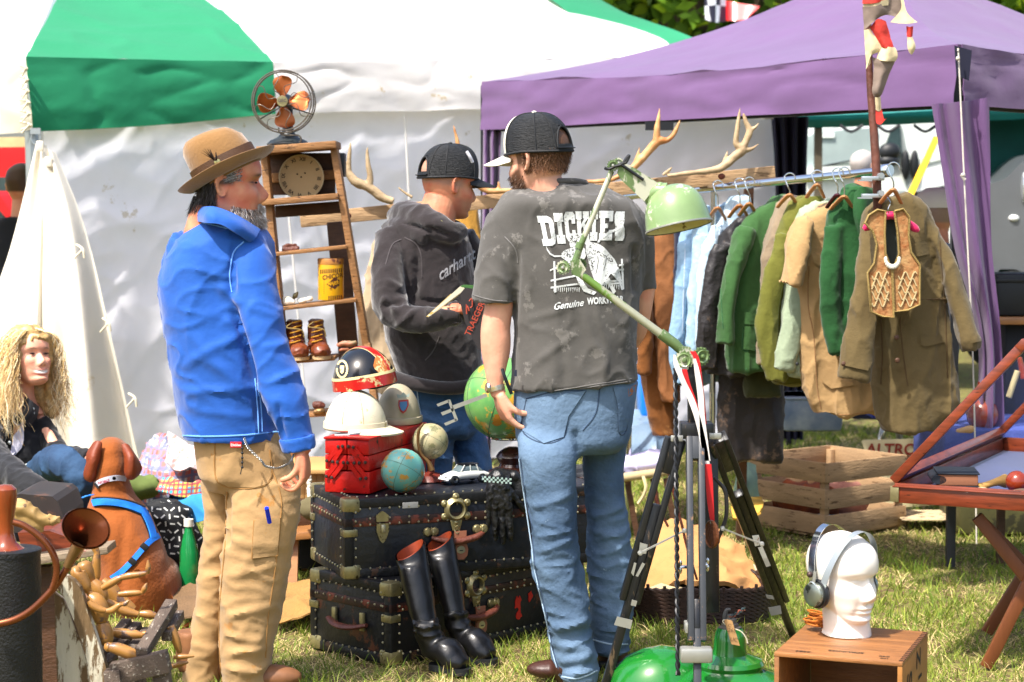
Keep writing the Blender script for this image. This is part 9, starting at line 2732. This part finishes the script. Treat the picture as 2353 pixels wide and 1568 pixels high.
m_pl=mat('paint stained plank','80705a',rough=.8,var=.3,scale=8,stretch=(1,5,5),spots='7a3030',spot_scale=8,spot_amount=.15,bump=.4,bscale=30)
tt=thing('plank_table','rough paint stained plank table at the edge of the picture','table',(P(60,1300,6.1).x,6.1,0))
for(x0,y0,x1,y1,Y)in((-200,800,755,655,5.95),(-200,760,700,640,6.08)):
 MB().beam(P(*c1(x0,y0),Y),P(*c1(x1,y1),Y),.13,.022,(0,0,1),.003).build('plank',m_pl,tt)
MB().beam(P(*c1(300,780),6.0),(P(*c1(390,1568),6.0).x,6.0,0),.05,.05,(0,1,0)).build('leg',m_woodd,tt)
MB().beam(P(*c1(395,1100),6.03),(P(*c1(250,1568),6.03).x,6.03,0),.04,.04,(0,1,0)).build('brace',m_woodd,tt)
def zsolid(label,name,cat,f,pl,Y,th,m,sc_=None):
 v=[PX(f,x,y,Y)for x,y in pl];o=v[0]
 mb=MB().prism([(p.x-o.x,p.z-o.z)for p in v],th,(o+Vector((0,th/2,0)),(1,0,0),(0,0,1)))
 return single(mb,name,m,label,cat,smooth=False)
zsolid('polished mahogany block beneath the animal skull','mahogany_stand','stand',c1,[(150,690),(120,560),(330,545),(485,600),(515,640),(505,665),(290,700)],6.0,.22,m_mh)
zsolid('old black tin trunk behind the animal skull','tin_box','trunk',c1,[(60,330),(130,296),(350,315),(385,345),(425,450),(430,560),(60,560)],6.25,.3,mat('dark tin','2a2422',rough=.5,var=.3,spots='5a3c2c',spot_scale=14,spot_amount=.2))
MB().tube([PX(c1,x,y,6.24)for x,y in[(70,335),(140,318),(320,340),(360,360),(400,440)]],.008,8,True,2)
sk2=MB()
for s_ in([(110,400,60),(160,400,62),(220,430,55),(290,470,46),(350,480,36),(415,490,16)],[(120,440,40),(200,480,45),(270,520,30),(290,560,14)],[(110,350,20),(150,345,24),(200,380,22)],[(330,440,14),(385,450,12),(410,470,8)]):
 sk2.merge(pt(c1,ZC,s_,5.93,16,4,.8))
sk2=fuse(sk2,.005,2);wr(sk2,.005,12,seed=5,ridge=.006)
sko=single(sk2,'animal_skull',mat('stained bone','9a7c48',rough=.6,var=.3,scale=14,spots='4a3420',spot_scale=22,spot_amount=.2),'stained animal skull lying on the mahogany block','skull')
for x,y,r in((140,348,.014),(178,378,.010),(235,470,.012)):
 MB().ball(PX(c1,x,y,5.86),(r,.008,r*.6),12,8).build('eye_socket',m_woodd,sko).location=-sko.location
m_fl=mat('flaking white paint on wood','6a5438',rough=.9,var=.3,scale=8,stretch=(2,2,.5),spots='c4bca6',spot_scale=12,spot_amount=.42,bump=.6,bscale=40)
m_gw=mat('grey weathered timber','574a40',rough=.85,var=.3,scale=6,stretch=(4,1,4),spots='a39a8c',spot_scale=20,spot_amount=.18,bump=.5,bscale=40)
CY=5.55
ch=thing('rustic_chair','small weathered wooden chair with flaking paint seating jointed figures','chair',(PX(c1,650,1568,CY).x,CY,0))
def zp(pl,Y,th,m,nm,f=c1):
 v=[PX(f,x,y,Y)for x,y in pl];o=v[0]
 MB().prism([(p.x-o.x,p.z-o.z)for p in v],th,(o,(1,0,0),(0,0,1))).build(nm,m,ch,smooth=False)
zp([(400,845),(440,838),(500,870),(545,920),(570,985),(600,1090),(660,1260),(720,1450),(770,1700),(640,1700),(590,1400),(520,1180),(450,1010),(400,930)],CY-.10,.03,m_fl,'back_plank')
zp([(372,960),(430,1000),(480,1120),(560,1330),(640,1600),(640,1750),(400,1750),(380,1300)],CY-.06,.02,m_fl,'side_panel')
for a,b,w,h_,dy0,dy1,nm in(((1160,1035),(955,1375),.035,.030,.12,-.14,'arm_rail'),((1210,1110),(1120,1260),.03,.03,.16,.02,'arm_rail'),((1140,1420),(760,1510),.045,.06,-.14,-.14,'front_rail'),((930,1180),(700,1460),.03,.025,.15,-.05,'seat_slat'),((860,1160),(640,1420),.03,.025,.15,-.05,'seat_slat'),((1000,1220),(830,1420),.03,.025,.14,-.06,'seat_slat')):
 MB().beam(P(*c1(*a),CY+dy0),P(*c1(*b),CY+dy1),w,h_,(0,0,1),.003).build(nm,m_gw,ch)
for x,y,dy in((760,1480,-.15),(1090,1480,-.12),(900,1300,.16)):
 q=P(*c1(x,y),CY+dy);MB().beam(q,(q.x+.02,q.y,0),.045,.045,(0,1,0),.003).build('leg',m_gw,ch)
m_fg=mat('yellowed figure wood','9c6e34',rough=.4,var=.3,scale=8,spots='5f4a40',spot_scale=13,spot_amount=.22,coat=.3)
def lay_fig(label,parts,Y):
 t=thing('artist_mannequin',label,'artist mannequin',(PX(c1,parts[0][1][0][0],parts[0][1][0][1],Y).x,Y,PX(c1,700,1300,Y).z),'jointed figures on the chair')
 for nm,pp,dy in parts:pt(c1,ZC,pp,Y+dy,16,4).build(nm,m_fg,t)
 return t
lay_fig('nearest jointed wooden figure, stained, leaning on the flaking plank',[('head',[(540,800,20),(522,820,48),(545,870,52),(580,930,42),(600,955,24)],0),('neck',[(600,955,24),(618,985,22)],0),('torso',[(600,985,36),(640,1020,62),(670,1080,66),(680,1140,54),(685,1165,40)],0),('hips',[(690,1165,46),(700,1220,60),(710,1280,58),(715,1312,40)],0),('upper_arm',[(600,1020,18),(625,1050,27),(670,1075,26),(715,1085,18)],-.05),('forearm',[(720,1088,19),(760,1080,24),(800,1050,18),(820,1045,12)],-.06),('hand',[(820,1045,10),(845,1038,17),(870,1015,6)],-.06),('thigh',[(730,1330,28),(790,1340,42),(870,1370,42),(945,1390,26)],-.07),('hip_ball',[(705,1325,20),(730,1330,34),(752,1335,20)],-.07)],CY-.05)
lay_fig('middle jointed wooden figure with raised arm and upright hand',[('head',[(555,755,30),(565,780,52),(590,840,50),(620,890,30)],.06),('torso',[(625,885,30),(660,930,48),(690,985,44),(700,1020,30)],.05),('upper_arm',[(690,935,20),(740,905,27),(790,875,24),(820,860,18)],.0),('forearm',[(820,862,20),(870,850,24),(940,840,20),(985,830,13)],.0),('hand',[(993,835,12),(1000,795,19),(998,745,6)],.0),('thigh',[(760,1230,28),(830,1240,36),(910,1245,32),(965,1250,20)],.0),('knee',[(960,1240,16),(980,1240,20),(995,1240,14)],.0),('shin',[(1150,1190,28),(1180,1270,32),(1205,1340,24),(1212,1370,16)],.02),('foot',[(1170,1400,12),(1230,1395,18),(1310,1390,8)],.0)],CY+.02)
lay_fig('furthest jointed wooden figure with both legs stretched forward',[('arm',[(640,660,24),(655,700,22),(650,760,30),(655,840,26),(650,885,16)],.12),('torso',[(690,880,26),(740,930,50),(790,1000,48),(860,1050,40),(900,1080,30)],.10),('forearm',[(800,975,18),(860,970,24),(930,965,20),(958,965,12)],.05),('hand',[(960,965,12),(975,935,19),(990,900,6)],.05),('thigh',[(680,1010,24),(760,1050,34),(850,1090,34),(935,1110,20)],.03),('shin',[(945,1105,22),(1000,1110,30),(1050,1120,22)],.03),('shin',[(1050,1520,12),(1090,1490,26),(1150,1460,24)],.0),('foot',[(1120,1475,12),(1200,1450,19),(1270,1432,8)],-.02)],CY+.08)
# ========= blankets, bags and bits behind the dog
def plaid(name,base,c1_,c2_,s=14.0):
 m=bpy.data.materials.new(name);m.use_nodes=True;nt=m.node_tree;N,L=nt.nodes.new,nt.links.new
 tc=N('ShaderNodeTexCoord');out=None;prev=(*base,1);last=None
 for k,(dr,sc_,col)in enumerate((('X',s,c1_),('Z',s,c1_),('X',s*2.3,c2_),('Z',s*2.3,c2_))):
  w=N('ShaderNodeTexWave');w.bands_direction=dr;w.inputs['Scale'].default_value=sc_;w.inputs['Distortion'].default_value=.4
  L(tc.outputs['Object'],w.inputs['Vector'])
  r=N('ShaderNodeMapRange');r.inputs[1].default_value=.62;r.inputs[2].default_value=.70;r.inputs[4].default_value=.85
  L(w.outputs['Fac'],r.inputs[0])
  x=N('ShaderNodeMix');x.data_type='RGBA';L(r.outputs[0],x.inputs['Factor']);x.inputs['B'].default_value=(*col,1)
  if last:L(last,x.inputs['A'])
  else:x.inputs['A'].default_value=prev
  last=x.outputs['Result']
 L(last,nt.nodes['Principled BSDF'].inputs['Base Color']);nt.nodes['Principled BSDF'].inputs['Roughness'].default_value=.9
 return m
m_pd=plaid('red and white plaid',(.62,.60,.60),(.50,.09,.06),(.16,.18,.30),5.0)
m_sp=plaid('turquoise striped towel',(.04,.34,.46),(.55,.42,.04),(.32,.04,.06),8.0)
def heap(label,name,m,rows,cat='blanket',amp=.03,seed=3,nu=12,fr=5):
 g=sheet_noise(px_sheet(rows,nu,nu),amp,fr,seed,ridge=amp)
 return single(MB().grid(g,.006),name,m,label,cat)
heap('red and white plaid blanket heaped against the tent wall','plaid_blanket',m_pd,[[(310,1160,8.1),(380,1175,8.05),(470,1180,8.1)],[(318,1110,8.2),(390,1105,8.1),(475,1100,8.2)],[(322,1060,8.4),(385,1055,8.3),(470,1060,8.4)],[(352,1015,8.6),(372,1008,8.6),(460,1040,8.6)]],seed=3)
heap('pale plaid cloth folded behind the plaid blanket','plaid_cloth',plaid('pale red plaid',(.7,.68,.68),(.6,.25,.2),(.6,.5,.5),7),[[(375,1075,8.0),(420,1090,8.0),(480,1085,8.1)],[(385,1030,8.2),(425,1045,8.2),(480,1045,8.2)],[(382,1004,8.4),(400,1010,8.4),(450,1035,8.4)]],seed=6)
heap('turquoise and yellow striped towel on the blanket pile','striped_towel',m_sp,[[(362,1132,7.8),(410,1142,7.75),(475,1146,7.8)],[(368,1110,7.85),(415,1112,7.8),(478,1120,7.85)],[(382,1088,7.95),(420,1105,7.9),(475,1112,7.95)]],seed=8,amp=.02)
heap('bright blue cloth under the striped towel','blue_cloth',mat('bright blue cotton','2a7fb8',rough=.9,var=.2),[[(390,1195,7.7),(440,1200,7.7),(480,1195,7.7)],[(385,1150,7.75),(430,1150,7.75),(478,1150,7.75)],[(395,1128,7.85),(430,1135,7.85),(478,1135,7.85)]],'cloth',seed=9,amp=.02)
soft('olive green cushion beside the dog collar','cushion',mat('olive cotton','5c6b34',rough=.9),[(PX(c1,920,240,8.0),(.10,.08,.05))],'cushion',seed=4)
bg_=fuse(px_rows([(1150,350,400,7.72,.08),(1170,330,435),(1210,322,455),(1250,340,466),(1290,365,466),(1312,378,458)],7.7,.13,30),.012,3);wr(bg_,.010,7,seed=3,ridge=.012)
bgo=single(bg_,'patterned_bag',mat('black bag nylon','141516',rough=.7),'black bag with white dash pattern behind the dog','bag');
bgt=MB();bgt.v=[tuple(Vector(p)+bgo.location)for p in bg_.v];bgt.f=bg_.f
rng=np.random.default_rng(5);ds=[]
for i in range(8):
 for j in range(9):
  x,y=960+j*46+(i%2)*20,350+i*50;a=[.7,-.7,1.5,.1][(i+j)%4];dx,dy=17*math.cos(a),17*math.sin(a);nx,ny=-5*math.sin(a),5*math.cos(a)
  ds.append([(x-dx-nx,y-dy-ny),(x+dx-nx,y+dy-ny),(x+dx+nx,y+dy+ny),(x-dx+nx,y-dy+ny)])
BASE[bgo.name]=Matrix.Translation(bgo.location)
lay_px(ds,.003,bgt,'dash_print',mat('white bag print','cfcfc8',rough=.8),bgo,fn=c1,maxlen=.03)['kind']='stuff'
bw=G(421,1350,0)
MB_=MB().lathe([(S(26,7.2),0),(S(29,7.2),.045),(S(31,7.2),.062),(S(29,7.2),.064),(S(27,7.2),.045),(S(20,7.2),.012),(0,.010)],(bw.x,bw.y,0),(0,0,1),40)
single(MB_,'dog_bowl',mat('steel bowl','b9bcb8',rough=.25,metal=.9),'steel dog bowl in the grass by the green bottle','bowl')
bo=thing('water_bottle','green plastic water bottle with pale cap behind the bowl','bottle',(PX(c1,1275,800,7.45).x,7.45,0))
x_=PX(c1,1275,800,7.45).x;zz=PX(c1,1275,600,7.45).z
MB().lathe([(.034,0),(.037,.01),(.037,zz*.55),(.036,zz*.8),(.024,zz),(.014,zz+.04),(.014,zz+.05)],(x_,7.45,0),(0,0,1),24).build('body',mat('green bottle plastic','1f9a50',rough=.12,coat=.5,trans=.3),bo)
MB().cyl((x_,7.45,zz+.048),(x_,7.45,zz+.075),.018,16).build('cap',m_capw,bo)
heap('brown burlap sack lying flat behind the tan trousers','burlap_sack',mat('dark burlap','6a5238',rough=.95,var=.2,bump=.5,bscale=120),[[(400,1420,6.95),(450,1425,6.95),(520,1420,6.95)],[(400,1390,7.1),(450,1385,7.1),(520,1380,7.1)],[(395,1362,7.35),(450,1350,7.35),(520,1350,7.3)]],'sack',seed=12,amp=.018)
heap('sand coloured burlap sack crumpled in the grass by the trunk','burlap_sack',mat('sand burlap','94703c',rough=.95,var=.15,bump=.5,bscale=120,spots='4a3c28',spot_scale=5,spot_amount=.12),[[(632,1438,6.95),(680,1430,6.95),(715,1412,6.95)],[(620,1400,7.15),(690,1380,7.12),(745,1372,7.15)],[(640,1352,7.5),(700,1340,7.5),(760,1328,7.5)]],'sack',seed=14,amp=.016)
pt_=pt(c1,ZC,[(1170,1205,14),(1230,1195,26),(1290,1170,26),(1330,1155,20)],7.0,14,4,.5)
single(pt_,'orange_shoe',mat('orange leather','a8561c',rough=.5,var=.2),'orange leather shoe lying on the dark sack','shoe')
zthing('blue and teal dog lead trailing from the woman\'s hand','dog_lead','lead',c1,[(480,350,7),(540,330,8),(590,310,8),(640,300,6)],7.2,m_web,ZC)
bn=thing('goods_bench','low bench of rough boards between the tan trousers and the trunks','bench',(P(715,1300,7.8).x,7.9,0))
for(x0,y0,x1,y1,Y)in((180,575,640,530,7.7),(180,545,640,500,7.9)):
 MB().beam(P(*c2(x0,y0),Y),P(*c2(x1,y1),Y),.17,.03,(0,0,1),.004).build('board',m_wood,bn)
MB().beam(P(*c2(295,560),7.7),(P(*c2(300,560),7.7).x,7.6,0),.04,.035,(0,1,0)).build('leg',m_wood,bn)
MB().box((P(*c2(450,620),8.1).x,8.2,.17),(.55,.3,.3),None,.01).build('bench_shade',mat('black under bench shade','101114',rough=.9),bn)  # black block standing in for the shade under the bench
pn=thing('pine_chest','pale pine chest with white rope handle on the low bench','chest',(P(*c2(430,330),7.75).x,7.9,P(*c2(430,500),7.75).z))
m_pn=mat('pale pine','b98f58',rough=.6,var=.15,scale=4,stretch=(1,1,6))
z0,z1=P(*c2(400,340),7.75).z,P(*c2(400,165),7.75).z
for k in range(5):
 MB().box((P(*c2(340+k*42,250),7.75).x,7.8,(z0+z1)/2),(.0225*1.05,.02,z1-z0),None,.002).build('slat',m_pn,pn)
MB().box((P(*c2(440,150),7.75).x,7.95,z1+.01),(.42,.4,.02),None,.004).build('lid',m_pn,pn)
MB().box((P(*c2(440,340),7.75).x,7.95,(P(*c2(400,520),7.75).z+z0)/2),(.40,.34,abs(z0-P(*c2(400,520),7.75).z)),None,.004).build('plinth',m_woodd,pn)
for k in range(5):MB().ball(PX(c2,398+4*(k%2),185+k*20,7.74),(.010,.008,.011),8,6).build('rope_knot',m_capw,pn)
tube_line([PX(c2,400,270,7.74),PX(c2,402,310,7.73),PX(c2,405,365,7.73)],.009,3).build('tassel',m_capw,pn)
soft('olive green cap lying on the low bench','cloth_cap',mat('olive cap','5c5438',rough=.9),[(PX(c2,470,390,7.6),(.09,.08,.045)),(PX(c2,420,385,7.6),(.05,.06,.02))],'cap',seed=4,amp=.008)
